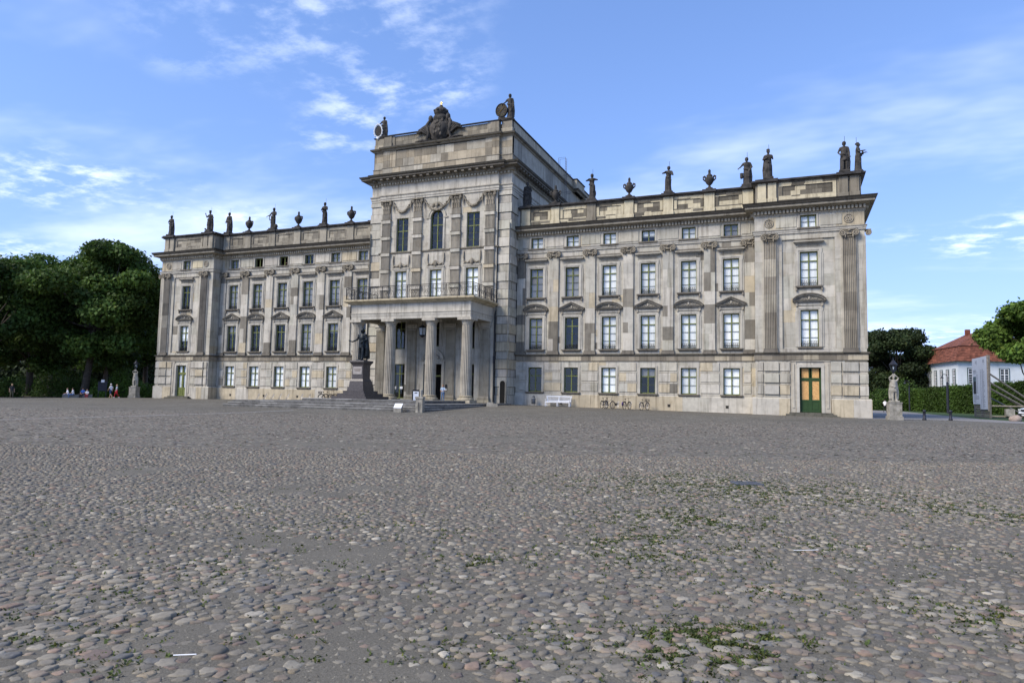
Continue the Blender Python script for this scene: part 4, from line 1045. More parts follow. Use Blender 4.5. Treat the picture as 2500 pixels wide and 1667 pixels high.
# ------------------------------------------------------------------ terrace steps and the monument
PAVE = mat('dark_step_stone', (.115, .112, .104), .85, noise=(2.0, .45), bump=.3)
PAVE_L = mat('worn_step_edge', (.24, .235, .22), .85, noise=(2.0, .3), bump=.2)
def stairs():
    T = empty('terrace', (0, 0, 0), 0, 'low dark stone terrace with three steps in front of the portico', 'terrace')
    lv = [(9.3, -21.07, -.4, .255), (9.05, -20.80, .24, .428), (8.80, -20.53, .42, .60)]
    for i, (a, y, z0, z1) in enumerate(lv):
        q = MB(); y1 = -8.8 if i < 2 else -1.9
        q.box(-a, a, y, y1, z0, z1); so = q.build('step', PAVE, T)
        # worn slabs along the edge
        x = -a
        while x < a - .2:
            w = min(rng.uniform(1.3, 2.0), a - x); s_ = MB(); t = sc3((1, 1, 1), .6, 1.3)
            s_.box(x + .008, x + w - .008, y - .02, y + .30, z1 - .045, z1 + .004, t); s_.build('slab', PAVE_L, so); x += w
        yy = y + .31
        while yy < y1 - .3:
            w = min(rng.uniform(1.3, 2.0), y1 - yy); s_ = MB(); t = sc3((1, 1, 1), .6, 1.3)
            s_.box(a - .28, a + .02, yy + .008, yy + w - .008, z1 - .045, z1 + .004, t); s_.build('slab', PAVE_L, so); yy += w
    q = MB(); q.box(-4.5, 6.7, -17.0, -7.9, .59, .82); uo = q.build('landing', PAVE, T)
    x = -4.5
    while x < 6.5:
        w = min(rng.uniform(1.3, 2.0), 6.7 - x); s_ = MB(); s_.box(x + .008, x + w - .008, -17.03, -16.6, .80, .86, sc3((1, 1, 1), .8, 1.4)); s_.build('slab', PAVE_L, uo); x += w
stairs()
# ------------------------------------------------------------------ figures
class Fig:
    """a body made of tapered limbs, fused into one continuous surface"""
    def __init__(s): s.mb = MB(); s.seg = []
    def limb(s, a, b, ra, rb, m=0, n=10):
        a = np.array(a, float); b = np.array(b, float); d = b - a; L = np.linalg.norm(d); u = d / max(L, 1e-6)
        pts = [a - u * ra * .85, a - u * ra * .5, a]; rr = [ra * .45, ra * .85, ra]
        for k in (.33, .66): pts.append(a + d * k); rr.append(ra + (rb - ra) * k)
        pts += [b, b + u * rb * .5, b + u * rb * .85]; rr += [rb, rb * .85, rb * .45]
        s.mb.tube(pts, rr, n); s.seg.append((a, b, ra, rb, m))
    def ball(s, c, r, m=0):
        s.mb.ball(c, r, 12, 9); c = np.array(c, float); q = r if isinstance(r, (int, float)) else sum(r) / 3; s.seg.append((c, c, q, q, m))
    def drape(s, rings, folds=9, amp=.05, m=0, seed=0, n=36):
        """cloth: rings (x,y,z,rx,ry); the hem falls in folds"""
        k = len(rings); v = []
        for i, (x, y, z, rx, ry) in enumerate(rings):
            for j in range(n):
                a = 2 * math.pi * j / n; w = 1 + amp * (1 - i / (k - 1) * .65) * (math.cos(folds * a + seed + .5 * i) + .5 * math.cos((folds + 4) * a - 2 * seed))
                v.append((x + rx * w * math.cos(a), y + ry * w * math.sin(a), z))
        f = [(e * n + i, e * n + (i + 1) % n, (e + 1) * n + (i + 1) % n, (e + 1) * n + i) for e in range(k - 1) for i in range(n)]
        f += [tuple(range(n - 1, -1, -1)), tuple((k - 1) * n + i for i in range(n))]
        s.mb.add(v, f)
        for (x, y, z, rx, ry), (x2, y2, z2, rx2, ry2) in zip(rings, rings[1:]): s.seg.append((np.array((x, y, z), float), np.array((x2, y2, z2), float), (rx + ry) / 2, (rx2 + ry2) / 2, m))
    def mesh(s, name, mats, voxel=.03, smooth=2):
        tmp = bpy.data.objects.new('tmp', s.mb.mesh('tmp', mats)); COL.objects.link(tmp)
        md = tmp.modifiers.new('r', 'REMESH'); md.mode = 'VOXEL'; md.voxel_size = voxel; md.use_smooth_shade = True
        if smooth: sm = tmp.modifiers.new('s', 'SMOOTH'); sm.factor = .5; sm.iterations = smooth
        dg = bpy.context.evaluated_depsgraph_get(); me = bpy.data.meshes.new_from_object(tmp.evaluated_get(dg)); me.name = name
        old = tmp.data; bpy.data.objects.remove(tmp); bpy.data.meshes.remove(old)
        if 'tint' not in me.attributes:
            at = me.attributes.new('tint', 'FLOAT_COLOR', 'FACE'); at.data.foreach_set('color', np.ones(len(me.polygons) * 4, np.float32))
        me.materials.clear()
        for mt in (mats if isinstance(mats, (list, tuple)) else [mats]): me.materials.append(mt)
        if isinstance(mats, (list, tuple)) and len(mats) > 1:
            C = np.empty(len(me.polygons) * 3); me.polygons.foreach_get('center', C); C = C.reshape(-1, 3)
            best = np.full(len(C), 1e9); idx = np.zeros(len(C), int)
            for a, b, ra, rb, m in s.seg:
                d = b - a; L2 = d @ d; t = np.clip(((C - a) @ d) / L2, 0, 1) if L2 > 1e-9 else np.zeros(len(C))
                q = np.linalg.norm(C - a - t[:, None] * d, axis=1) - (ra + (rb - ra) * t); u = q < best; best[u] = q[u]; idx[u] = m
            me.polygons.foreach_set('material_index', idx.astype(np.int32))
        me.polygons.foreach_set('use_smooth', np.ones(len(me.polygons), bool)); me.update()
        return me
def head(F, c, r=.115, yaw=0, m=0, mh=0, hair='short', k=1.0):
    """skull, jaw, nose, brow, ears and hair; face looks along -y turned by yaw"""
    c = np.array(c, float); f = np.array([math.sin(yaw), -math.cos(yaw), 0]); sd = np.array([math.cos(yaw), math.sin(yaw), 0]); z = np.array([0, 0, 1.])
    r *= k
    F.limb(c - z * .06 * k + f * .02 * k, c + z * .03 * k, r * .72, r * .86, m); F.limb(c - z * .10 * k + f * .045 * k, c - z * .06 * k + f * .04 * k, r * .42, r * .5, m)
    F.limb(c + f * r * .90 + z * .0, c + f * r * 1.12 - z * .035 * k, r * .12, r * .17, m); F.limb(c + f * r * .74 + z * .025 * k - sd * r * .3, c + f * r * .74 + z * .025 * k + sd * r * .3, r * .16, r * .16, m)
    F.limb(c + f * r * .80 - z * .072 * k - sd * r * .14, c + f * r * .80 - z * .072 * k + sd * r * .14, r * .10, r * .10, m)
    for s in (-1, 1): F.limb(c + sd * s * r * .86 + z * .02 * k, c + sd * s * r * .84 - z * .035 * k, r * .15, r * .12, m)
    if hair in ('short', 'long', 'bun', 'beard', 'wig'):
        F.ball(c + z * .055 * k - f * .03 * k, (r * .98, r * .98, r * .86), mh)
        for s in (-1, 1): F.limb(c + sd * s * r * .62 - f * r * .35 + z * .05 * k, c + sd * s * r * .6 - f * r * .5 - z * .06 * k, r * .42, r * .34, mh)
    if hair == 'long': F.limb(c - f * r * .6, c - f * r * .75 - z * .24 * k, r * .6, r * .45, mh)
    if hair == 'bun': F.ball(c - f * r * 1.15 + z * .05 * k, r * .5, mh)
    if hair == 'beard': F.limb(c + f * r * .8 - z * .10 * k, c + f * r * .85 - z * .20 * k, r * .42, r * .25, mh)
    if hair == 'cap':
        F.ball(c + z * .06 * k, (r * .98, r * .98, r * .72), mh); F.limb(c + f * r * .8 + z * .055 * k, c + f * r * 1.55 + z * .045 * k, r * .35, r * .22, mh)
    if hair == 'crown': F.ball(c + z * .05 * k, (r * .95, r * .95, r * .8), mh); F.mb.lathe([(r * .8, .06 * k), (r * 1.0, .16 * k), (r * .55, .17 * k)], tuple(c), 10)
def hand(F, w, d, up, k=1.0, m=0, curl=.35, thumb=1):
    """palm with five separate fingers; d = direction of the fingers, up = back of the hand"""
    w = np.array(w, float); d = np.array(d, float); d /= np.linalg.norm(d); up = np.array(up, float); up -= d * (up @ d); up /= np.linalg.norm(up); sd = np.cross(d, up)
    F.limb(w, w + d * .055 * k, .026 * k, .034 * k, m); F.limb(w + d * .06 * k - sd * .018 * k, w + d * .06 * k + sd * .018 * k, .026 * k, .026 * k, m)
    for i, L in enumerate((.068, .078, .074, .058)):
        b = w + d * .085 * k + sd * (-.030 + .020 * i) * k; mid = b + d * L * .55 * k - up * curl * .03 * k; e = mid + d * L * .42 * k - up * curl * .07 * k
        F.limb(b, mid, .0105 * k, .010 * k, m, 6); F.limb(mid, e, .010 * k, .0085 * k, m, 6)
    b = w + d * .03 * k + sd * thumb * -.032 * k; F.limb(b, b + d * .035 * k - sd * thumb * .03 * k, .014 * k, .012 * k, m, 6); F.limb(b + d * .035 * k - sd * thumb * .03 * k, b + d * .07 * k - sd * thumb * .034 * k, .012 * k, .010 * k, m, 6)
def robed(name, H, loc, rz, mt, arms, seed=0, hair='short', lean=0., cloak=None, yaw=0, extra=None, plinth=True, parent=None, voxel=.036, legs=False):
    """draped stone figure H metres tall"""
    k = H / 1.78; F = Fig(); P = lambda x, y, z: (x * k, y * k, z * k)
    r_ = random.Random(seed); tw = lean
    hipx = .03 * (1 if seed % 2 else -1)
    if legs:
        for s in (-1, 1):
            F.limb(P(s * .10 + hipx, .02 if s > 0 else -.05, .08), P(s * .10 + hipx, -.04, .50), .055 * k, .075 * k); F.limb(P(s * .10 + hipx, -.04, .50), P(s * .085, 0, .92), .078 * k, .105 * k); F.limb(P(s * .10 + hipx, .0, .05), P(s * .13 + hipx, -.14, .04), .05 * k, .04 * k)
        F.drape([(*P(hipx, 0, .62), .21 * k, .17 * k), (*P(0, 0, .95), .19 * k, .15 * k), (*P(tw * .4, 0, 1.10), .16 * k, .13 * k)], 8, .06, 0, seed)
    else:
        F.drape([(*P(hipx, 0, .02), .25 * k, .21 * k), (*P(hipx, 0, .15), .225 * k, .19 * k), (*P(hipx * 1.3, 0, .45), .205 * k, .175 * k), (*P(hipx * 1.2, -.01, .75), .205 * k, .175 * k), (*P(hipx, 0, .95), .195 * k, .16 * k), (*P(tw * .4, 0, 1.10), .155 * k, .125 * k)], 8 + seed % 4, .085, 0, seed)
        F.limb(P(hipx + (.09 if seed % 2 else -.09), -.12, .50), P(hipx + (.07 if seed % 2 else -.07), -.05, .92), .085 * k, .11 * k)      # knee under the cloth
        F.limb(P(.09 + hipx, -.20, .04), P(.10 + hipx, -.27, .035), .05 * k, .035 * k)
    F.drape([(*P(tw * .4, 0, 1.06), .15 * k, .12 * k), (*P(tw * .7, 0, 1.25), .175 * k, .13 * k), (*P(tw, 0, 1.40), .18 * k, .12 * k), (*P(tw, 0, 1.47), .10 * k, .08 * k)], 7, .04, 0, seed + 1)
    for s in (-1, 1): F.limb(P(tw + s * .08, 0, 1.42), P(tw + s * .185, .01, 1.395), .075 * k, .072 * k)
    F.limb(P(tw, 0, 1.42), P(tw * 1.1, -.01, 1.57), .058 * k, .054 * k)
    head(F, P(tw * 1.2, -.015, 1.655), .112, yaw, 0, 0, hair, k)
    for s, (el, wr) in zip((-1, 1), arms):
        sh = (tw + s * .19, .01, 1.39); F.limb(P(*sh), P(*el), .058 * k, .046 * k); F.limb(P(*el), P(*wr), .047 * k, .034 * k)
        d = np.array(wr) - np.array(el); hand(F, P(*wr), d, (0, -1, .3) if abs(d[1]) < .1 else (0, 0, 1), k * 1.15, 0, .5, s)
        F.limb(P(*sh), P(*(np.array(sh) * .4 + np.array(el) * .6)), .075 * k, .062 * k)
    if cloak:
        for s in cloak: F.drape([(*P(s * .21, .07, .10), .10 * k, .09 * k), (*P(s * .23, .06, .55), .11 * k, .10 * k), (*P(s * .20, .06, 1.0), .09 * k, .09 * k), (*P(s * .15, .05, 1.38), .07 * k, .07 * k)], 6, .12, 0, seed + 2, 24)
        F.drape([(*P(0, .13, .06), .24 * k, .07 * k), (*P(0, .13, .7), .22 * k, .06 * k), (*P(0, .09, 1.38), .17 * k, .05 * k)], 7, .10, 0, seed + 3, 28)
    F.limb(P(.02, -.20, .95), P(-.16, -.10, 1.08), .04 * k, .03 * k); F.limb(P(.17, -.08, .80), P(-.17, -.12, 1.02), .045 * k, .04 * k)         # sash of cloth across the hips
    if extra: extra(F, P, k)
    if plinth: F.mb.box(-.30 * k, .30 * k, -.28 * k, .26 * k, -.10 * k, .03 * k); F.seg.append((np.array((-.2 * k, 0, -.05 * k)), np.array((.2 * k, 0, -.05 * k)), .2 * k, .2 * k, 0))
    me = F.mesh(name, mt, voxel, 1)
    o = link(name, me, parent, loc, rz); return o
def pot(F, P, k): F.mb.lathe([(.05 * k, .40 * k), (.10 * k, .46 * k), (.10 * k, .70 * k), (.12 * k, .76 * k)], (-.30 * k, -.10 * k, 0), 12)
def anchor(F, P, k): F.limb(P(.30, 0, .02), P(.34, .02, .45), .12 * k, .08 * k); F.ball(P(.36, 0, .16), .15 * k)
def wheel(F, P, k): F.mb.tube([(-.32 * k + .10 * k * math.cos(a * .7), -.05 * k, .95 * k + .22 * k * math.sin(a * .7)) for a in range(9)], .035 * k, 6, closed=True); F.ball(P(.24, .02, .2), (.18 * k, .16 * k, .2 * k))
def animal(F, P, k): F.limb(P(-.26, .02, .02), P(-.36, -.05, .16), .09 * k, .07 * k); F.ball(P(-.40, -.1, .21), .075 * k)
def scroll(F, P, k): F.mb.box(-.12 * k, .12 * k, -.30 * k, -.22 * k, 1.02 * k, 1.20 * k)
A = dict(chest=((-.30, -.06, 1.16), (-.06, -.20, 1.22)), chestR=((.30, -.06, 1.16), (.08, -.20, 1.20)), hip=((-.32, .02, 1.15), (-.22, -.12, .98)), hipR=((.32, .02, 1.15), (.22, -.12, .98)), downL=((-.27, 0, 1.12), (-.28, -.08, .88)), downR=((.27, 0, 1.12), (.28, -.08, .88)),
         raiseL=((-.36, -.02, 1.24), (-.42, -.08, 1.46)), outL=((-.36, -.06, 1.18), (-.44, -.22, 1.06)), outR=((.36, -.06, 1.18), (.44, -.22, 1.12)), shL=((-.40, -.05, 1.32), (-.20, -.16, 1.38)), shR=((.40, -.05, 1.32), (.22, -.14, 1.38)), fwdR=((.26, -.08, 1.16), (.22, -.32, 1.18)), fwdL=((-.26, -.08, 1.16), (-.20, -.32, 1.18)), headL=((-.30, -.06, 1.60), (-.10, -.05, 1.80)), headR=((.30, -.06, 1.58), (.10, -.05, 1.80)))
ROOFZ = 20.95
def roof_fig(x, y, H, rz, arms, seed, label, **kw):
    o = robed('roof_statue', H, (x, y, ROOFZ + .10 * H / 1.78), rz, STATUE, arms, seed, **kw)
    tag(o, label, 'statue', 'statues along the roof edge')
    q = MB(); q.tube([(.05, .12, H * .5), (.05, .12, H * 1.2)], .014, 4); q.build('lightning_rod', IRON, o); return o
roof_fig(-39.3, YP - .0, 2.55, 0, (A['chest'], A['downR']), 1, 'dark draped roof statue on the far pavilion corner by the tall trees', cloak=(1,))
roof_fig(-32.7, YP - .0, 2.60, 0, (A['raiseL'], A['hipR']), 2, 'dark roof statue lifting one hand with an animal at its feet', extra=animal, hair='crown', cloak=(1,))
roof_fig(-31.0, .05, 2.60, 0, (A['hip'], A['downR']), 3, 'dark roof statue in a cloak beside the one lifting its hand', cloak=(1,), hair='wig')
roof_fig(-23.9, .05, 2.60, 0, (A['outL'], A['chestR']), 4, 'dark roof statue between two urns holding a wreath at its side', extra=wheel, hair='long')
roof_fig(-16.3, .05, 2.60, 0, (A['chest'], A['chestR']), 5, 'slim dark roof statue with folded arms between two urns near the tower', hair='short')
roof_fig(9.3, .25, 2.5, .3, (A['downL'], A['hipR']), 6, 'dark roof statue standing close against the tower side wall', cloak=(-1, 1))
roof_fig(16.3, .05, 2.60, 0, (A['shL'], A['shR']), 7, 'dark roof statue with both elbows lifted sideways beside the tower', hair='long', extra=lambda F, P, k: F.ball(P(.20, .02, .4), (.10 * k, .10 * k, .25 * k)))
roof_fig(23.9, .05, 2.55, 0, (A['shL'], A['chestR']), 8, 'dark roof statue lifting one elbow between two urns on the cream parapet', hair='short')
roof_fig(31.0, .05, 2.60, 0, (A['outL'], A['hipR']), 9, 'stout dark roof statue holding a tall vessel at its side', cloak=(1,), extra=pot, hair='beard')
roof_fig(32.9, YP - .0, 2.60, 0, (A['chest'], A['fwdR']), 10, 'dark roof statue of a woman looking down beside the one with the vessel', cloak=(-1,), hair='crown', yaw=.4)
roof_fig(39.0, YP - .0, 2.60, 0, (A['hip'], A['downR']), 11, 'dark bearded roof statue with bare legs on the near pavilion corner', hair='beard', legs=True, cloak=(1,))
roof_fig(40.1, YP + .5, 2.55, 1.35, (A['fwdL'], A['fwdR']), 12, 'dark roof statue with a hair bun facing sideways on the near pavilion corner', hair='bun', extra=scroll)
def urn():
    mb = MB()
    mb.box(-.42, .42, -.42, .42, 0, .14); mb.lathe([(.30, .14), (.34, .20), (.20, .28), (.12, .40), (.16, .46), (.34, .58), (.50, .82), (.58, 1.05), (.56, 1.16), (.40, 1.24), (.30, 1.28), (.40, 1.36), (.30, 1.46), (.16, 1.54), (.12, 1.60)], (0, 0, 0), 18, wob=lambda a, z: 1 + (.05 * math.cos(10 * a) if .5 < z < 1.0 else 0))
    return mb.mesh('roof_urn', STATUE, True)
um = urn(); uh = MB()
uh2 = MB()
for s, uh_ in ((-1, uh), (1, uh2)): uh_.tube([(s * .52, 0, .88), (s * .76, 0, 1.06), (s * .76, 0, 1.28), (s * .56, 0, 1.36), (s * .44, 0, 1.22)], [.07, .08, .09, .08, .06], 7); uh_.ball((s * .58, 0, 1.30), .12, 7, 5)
uh = uh.mesh('handle', STATUE, True); uh2 = uh2.mesh('handle', STATUE, True); uk = MB(); uk.lathe([(.14, 1.56), (.20, 1.62), (.10, 1.68)], (0, 0, 0), 10); uk.ball((0, 0, 1.80), (.17, .17, .19), 10, 7); uk = uk.mesh('finial', STATUE, True)
for x, lb in ((-27.685, 'dark stone roof urn with handles nearest the tree side of the far parapet'), (-20.085, 'dark stone roof urn between the wreath bearer and the statue with folded arms'), (-12.485, 'dark stone roof urn closest to the tower on the grey parapet'), (12.485, 'dark stone roof urn in front of the tower side wall by the roof ladder'), (20.085, 'dark stone roof urn between the two statues with lifted elbows'), (27.685, 'dark stone roof urn beside the statue holding a vessel')):
    o = link('roof_urn', um, None, (x, .05, 20.95)); o.scale = (.74, .74, 1.0); tag(o, lb, 'urn', 'urns along the roof edge'); link('handle', uh, o); link('handle', uh2, o); link('finial', uk, o)
# two statues on the tower: one leans on a clock, one on a pale sundial frame
o = robed('roof_statue', 2.65, (7.85, YC + .35, 29.98), 0, STATUE, (A['outL'], A['downR']), 13, cloak=(1,), hair='long', lean=-.02)
tag(o, 'dark statue on the tower corner leaning over a round clock', 'statue', 'statues on the tower')
o = robed('roof_statue', 2.35, (-7.45, YC + .35, 29.95), 0, STATUE, (A['outL'], A['downR']), 14, cloak=(1,), hair='short')
tag(o, 'dark statue on the tower corner leaning over a pale pierced dial', 'statue', 'statues on the tower')
ck = empty('tower_clock', (7.05, YC - .05, 30.85), 0, 'round dark clock with gilt numerals and hands beside the tower statue', 'clock')
q = MB(); q.poly_y([(.62 * math.cos(2 * math.pi * i / 28), .70 * math.sin(2 * math.pi * i / 28)) for i in range(28)], 0, .25); q.build('clock_face', STATUE, ck)
q = MB(); q.box(-.35, .35, .0, .25, -1.15, -.7); q.build('clock_foot', STATUE, ck)
q = MB(); q.tube([(.62 * math.cos(2 * math.pi * i / 28), -.02, .70 * math.sin(2 * math.pi * i / 28)) for i in range(28)], .05, 5, closed=True); q.build('clock_rim', STATUE, ck)
for i in range(12):
    a = 2 * math.pi * i / 12; q = MB()
    q.tube([(.38 * math.sin(a), -.02, .43 * math.cos(a)), (.54 * math.sin(a), -.02, .61 * math.cos(a))], .024, 4); q.build('numeral', GOLD, ck)
for a, L in ((R(40), .5), (R(222), .4)):
    q = MB(); q.tube([(0, -.05, 0), (L * math.sin(a), -.05, L * math.cos(a))], [.035, .015], 4); q.build('clock_hand', GOLD, ck)
sdl = empty('sundial', (-7.95, YC - .05, 30.62), R(12), 'pale pierced oval dial with a dark heart shaped field on the tower corner', 'dial')
q = MB(); n = 28
ov = [(.46 * math.cos(2 * math.pi * i / n) * (1 - .12 * math.sin(2 * math.pi * i / n)), (.72 * math.sin(2 * math.pi * i / n))) for i in range(n)]
q.tube([(a, 0, b) for a, b in ov], .065, 6, closed=True)
for i in range(0, n, 2): q.ball((ov[i][0] * 1.12, 0, ov[i][1] * 1.12), .075, 6, 4)
q.tube([(0, 0, -.8), (0, 0, -1.05)], [.2, .1], 6); q.build('dial_frame', BLIND_W, sdl, True)
q = MB(); q.poly_y([(a * .86, b * .86) for a, b in ov], .02, .1); q.build('dial_field', STATUE, sdl)

# ------------------------------------------------------------------ bronze monument on a granite pedestal
BRONZE = mat('patinated_bronze', (.020, .024, .026), .42, metal=.6, noise=(3, .5), grime=(1.6, .55, .75, (1.6, 2.4, 2.6)))
GRANITE = mat('dark_polished_granite', (.055, .047, .044), .45, noise=(6, .35), spec=.5)
GRAN_P = mat('pale_inscription_panel', (.30, .275, .25), .6, noise=(3, .12))
def monument():
    Y0 = -14.9
    pd = empty('monument_pedestal', (0, Y0, .86), 0, 'tall dark granite pedestal with stepped base carrying the bronze figure', 'pedestal')
    def tier(name, a0, a1, z0, z1, m=GRANITE, parent=None):
        q = MB(); v = [(s * a0, t * a0, z0 - .86) for t in (-1, 1) for s in (-1, 1)] + [(s * a1, t * a1, z1 - .86) for t in (-1, 1) for s in (-1, 1)]
        q.add(v, [(0, 2, 3, 1), (4, 5, 7, 6), (0, 1, 5, 4), (1, 3, 7, 5), (3, 2, 6, 7), (2, 0, 4, 6)]); return q.build(name, m, parent or pd)
    tier('step', 1.75, 1.75, .845, 1.09); tier('step', 1.40, 1.40, 1.087, 1.32); tier('step', 1.06, 1.06, 1.317, 1.55)
    tier('base', .82, .80, 1.547, 1.88); tier('base', .72, .68, 1.877, 2.38); tier('moulding', .66, .58, 2.377, 2.56); di = tier('die', .55, .54, 2.557, 3.72)
    tier('cap', .56, .60, 3.717, 3.86); tier('cap', .62, .74, 3.857, 4.04); tier('cap', .74, .72, 4.037, 4.15)
    q = MB(); q.box(-.44, .44, -.575, -.53, 2.72 - .86 + .25, 3.62 - .86); q.build('inscription_panel', GRAN_P, di)
    q = MB()
    for i in range(3): q.box(-.36 + .04 * i, .36 - .04 * i, -.582, -.576, 3.40 - .86 - .09 * i, 3.44 - .86 - .09 * i, (.5, .45, .4))
    q.build('inscription', GRAN_P, di)
    k = 2.82 / 1.80; F = Fig(); P = lambda x, y, z: (x * k, y * k, z * k)
    F.mb.lathe([(.32 * k, 0), (.30 * k, .05 * k), (.1 * k, .06 * k)], (0, 0, 0), 16)
    for s, fy in ((-1, .06), (1, -.12)):
        F.limb(P(s * .11, fy, .10), P(s * .115, fy * .6 - .02, .50), .062 * k, .075 * k); F.limb(P(s * .115, fy * .6 - .02, .50), P(s * .09, 0, .93), .082 * k, .11 * k); F.limb(P(s * .12, fy + .02, .085), P(s * .15, fy - .15, .08), .05 * k, .042 * k)
    F.drape([(*P(0, 0, .70), .20 * k, .16 * k), (*P(0, 0, .95), .19 * k, .15 * k), (*P(0, 0, 1.12), .17 * k, .13 * k)], 8, .05, 0, 1)              # coat skirts
    F.drape([(*P(0, 0, 1.05), .165 * k, .13 * k), (*P(0, -.01, 1.28), .19 * k, .14 * k), (*P(0, 0, 1.44), .17 * k, .11 * k), (*P(0, 0, 1.5), .09 * k, .08 * k)], 4, .015, 0, 2)
    for s in (-1, 1): F.limb(P(s * .08, 0, 1.43), P(s * .20, .01, 1.41), .08 * k, .085 * k); F.ball(P(s * .21, 0, 1.45), (.09 * k, .08 * k, .045 * k))
    F.limb(P(0, 0, 1.44), P(0, -.01, 1.60), .062 * k, .058 * k); head(F, P(0, -.015, 1.685), .112, -.25, 0, 0, 'short', k)
    F.limb(P(-.21, 0, 1.40), P(-.31, -.06, 1.17), .066 * k, .055 * k); F.limb(P(-.31, -.06, 1.17), P(-.50, -.22, 1.05), .053 * k, .040 * k); hand(F, P(-.50, -.22, 1.05), (-.8, -.5, .15), (0, 0, 1), k * 1.1, 0, .2, -1)
    F.limb(P(-.50, -.26, 1.06), P(-.66, -.34, 1.12), .028 * k, .028 * k)                                                                          # scroll in the outstretched hand
    F.limb(P(.21, 0, 1.40), P(.33, .0, 1.18), .066 * k, .055 * k); F.limb(P(.33, 0, 1.18), P(.17, -.20, 1.08), .053 * k, .042 * k); hand(F, P(.17, -.20, 1.08), (-.7, -.2, -.4), (0, -1, .2), k * 1.1, 0, .6, 1)
    F.limb(P(.12, -.20, 1.06), P(.16, -.12, .70), .02 * k, .016 * k)                                                                               # sword hilt
    F.drape([(*P(.03, .15, .14), .38 * k, .14 * k), (*P(.03, .15, .5), .37 * k, .14 * k), (*P(.02, .13, .95), .33 * k, .12 * k), (*P(.0, .09, 1.40), .20 * k, .07 * k)], 9, .09, 0, 3)
    F.drape([(*P(.30, .06, .22), .10 * k, .12 * k), (*P(.31, .05, .7), .09 * k, .12 * k), (*P(.29, .04, 1.1), .08 * k, .10 * k), (*P(.20, .02, 1.42), .06 * k, .07 * k)], 6, .12, 0, 4, 24)
    me = F.mesh('bronze_statue', BRONZE, .03, 1)
    o = link('bronze_statue', me, None, (0, Y0, 4.15), 0); tag(o, 'dark bronze figure in a long cape holding out a scroll on the granite pedestal', 'statue')
monument()
# ------------------------------------------------------------------ placing helper
def spot(px, depth):
    """ground point below photo column px at a given distance"""
    hy = 937.4 + .02 * px
    q = pix(px, hy + 1.4 * 1667 / depth, depth)
    return float(q[0]), float(q[1]), gz(q[0], q[1])
def face_cam(x, y): return math.atan2(CAM[0] - x, -(CAM[1] - y))     # rotation that turns a -y front towards the camera

# ------------------------------------------------------------------ lantern bearers
LSTONE = mat('lichen_grey_stone', (.29, .27, .225), .9, noise=(2.5, .35), bump=.3, grime=(1.3, .5, .7, (.5, .5, .45)))
STEELD = mat('dark_painted_steel', (.022, .024, .034), .5, noise=(3, .2))
def lamp_head(parent, z):
    q = MB(); q.tube([(0, 0, z - .25), (0, 0, z)], [.05, .07], 8); q.lathe([(.07, z), (.10, z + .03), (.16, z + .05), (.16, z + .09)], (0, 0, 0), 6)
    n = 6
    for i in range(n):
        a = 2 * math.pi * i / n; q.tube([(.16 * math.cos(a), .16 * math.sin(a), z + .06), (.28 * math.cos(a), .28 * math.sin(a), z + .58)], .018, 4)
    q.lathe([(.31, z + .58), (.31, z + .63), (.22, z + .72), (.14, z + .82), (.12, z + .90), (.05, z + .94), (.03, z + 1.06)], (0, 0, 0), 6); q.ball((0, 0, z + 1.08), .045, 6, 4); q.build('lantern_frame', STEELD, parent)
    for i in range(n):
        a, b = 2 * math.pi * i / n, 2 * math.pi * (i + 1) / n
        q = MB(); q.add([(.15 * math.cos(a), .15 * math.sin(a), z + .08), (.15 * math.cos(b), .15 * math.sin(b), z + .08), (.27 * math.cos(b), .27 * math.sin(b), z + .58), (.27 * math.cos(a), .27 * math.sin(a), z + .58)], [(0, 1, 2, 3)]); q.build('pane', LAMPGL, parent)
    q = MB(); q.ball((0, 0, z + .34), (.06, .06, .14), 8, 6); q.build('bulb', BLIND_W, parent)
LAMPGL = glass_mat('lantern_glass', (.8, .84, .86), boost=1.3)
def bearer(px, depth, k, label, lab2, rz):
    x, y, z = spot(px, depth); z -= .05
    pd = empty('statue_pedestal', (x, y, z), rz, lab2, 'pedestal', 'lantern bearers beside the palace')
    q = MB(); q.box(-.54 * k, .54 * k, -.54 * k, .54 * k, 0, .34 * k); q.build('base', LSTONE, pd)
    q = MB(); q.box(-.47 * k, .47 * k, -.47 * k, .47 * k, .34 * k, 1.44 * k); q.build('die', LSTONE, pd)
    q = MB(); q.box(-.51 * k, .51 * k, -.51 * k, .51 * k, 1.437 * k, 1.52 * k); q.build('cap', LSTONE, pd)
    o = robed('lantern_bearer', 2.15 * k, (x, y, z + 1.52 * k + .10), rz, LSTONE, (A['headL'], A['headR']), 15, legs=True, cloak=(-1, 1), hair='wig')
    tag(o, label, 'statue', 'lantern bearers beside the palace'); lamp_head(o, 2.42 * k)
bearer(2184, 53.5, .93, 'pale stone figure holding a lantern on its head beside the boarded palace door corner', 'lichen grey stone pedestal between the palace corner and the bollards', .15)
bearer(327, 86, .93, 'pale stone figure holding a lantern on its head in front of the dark trees', 'lichen grey stone pedestal under the lantern figure by the trees', .3)

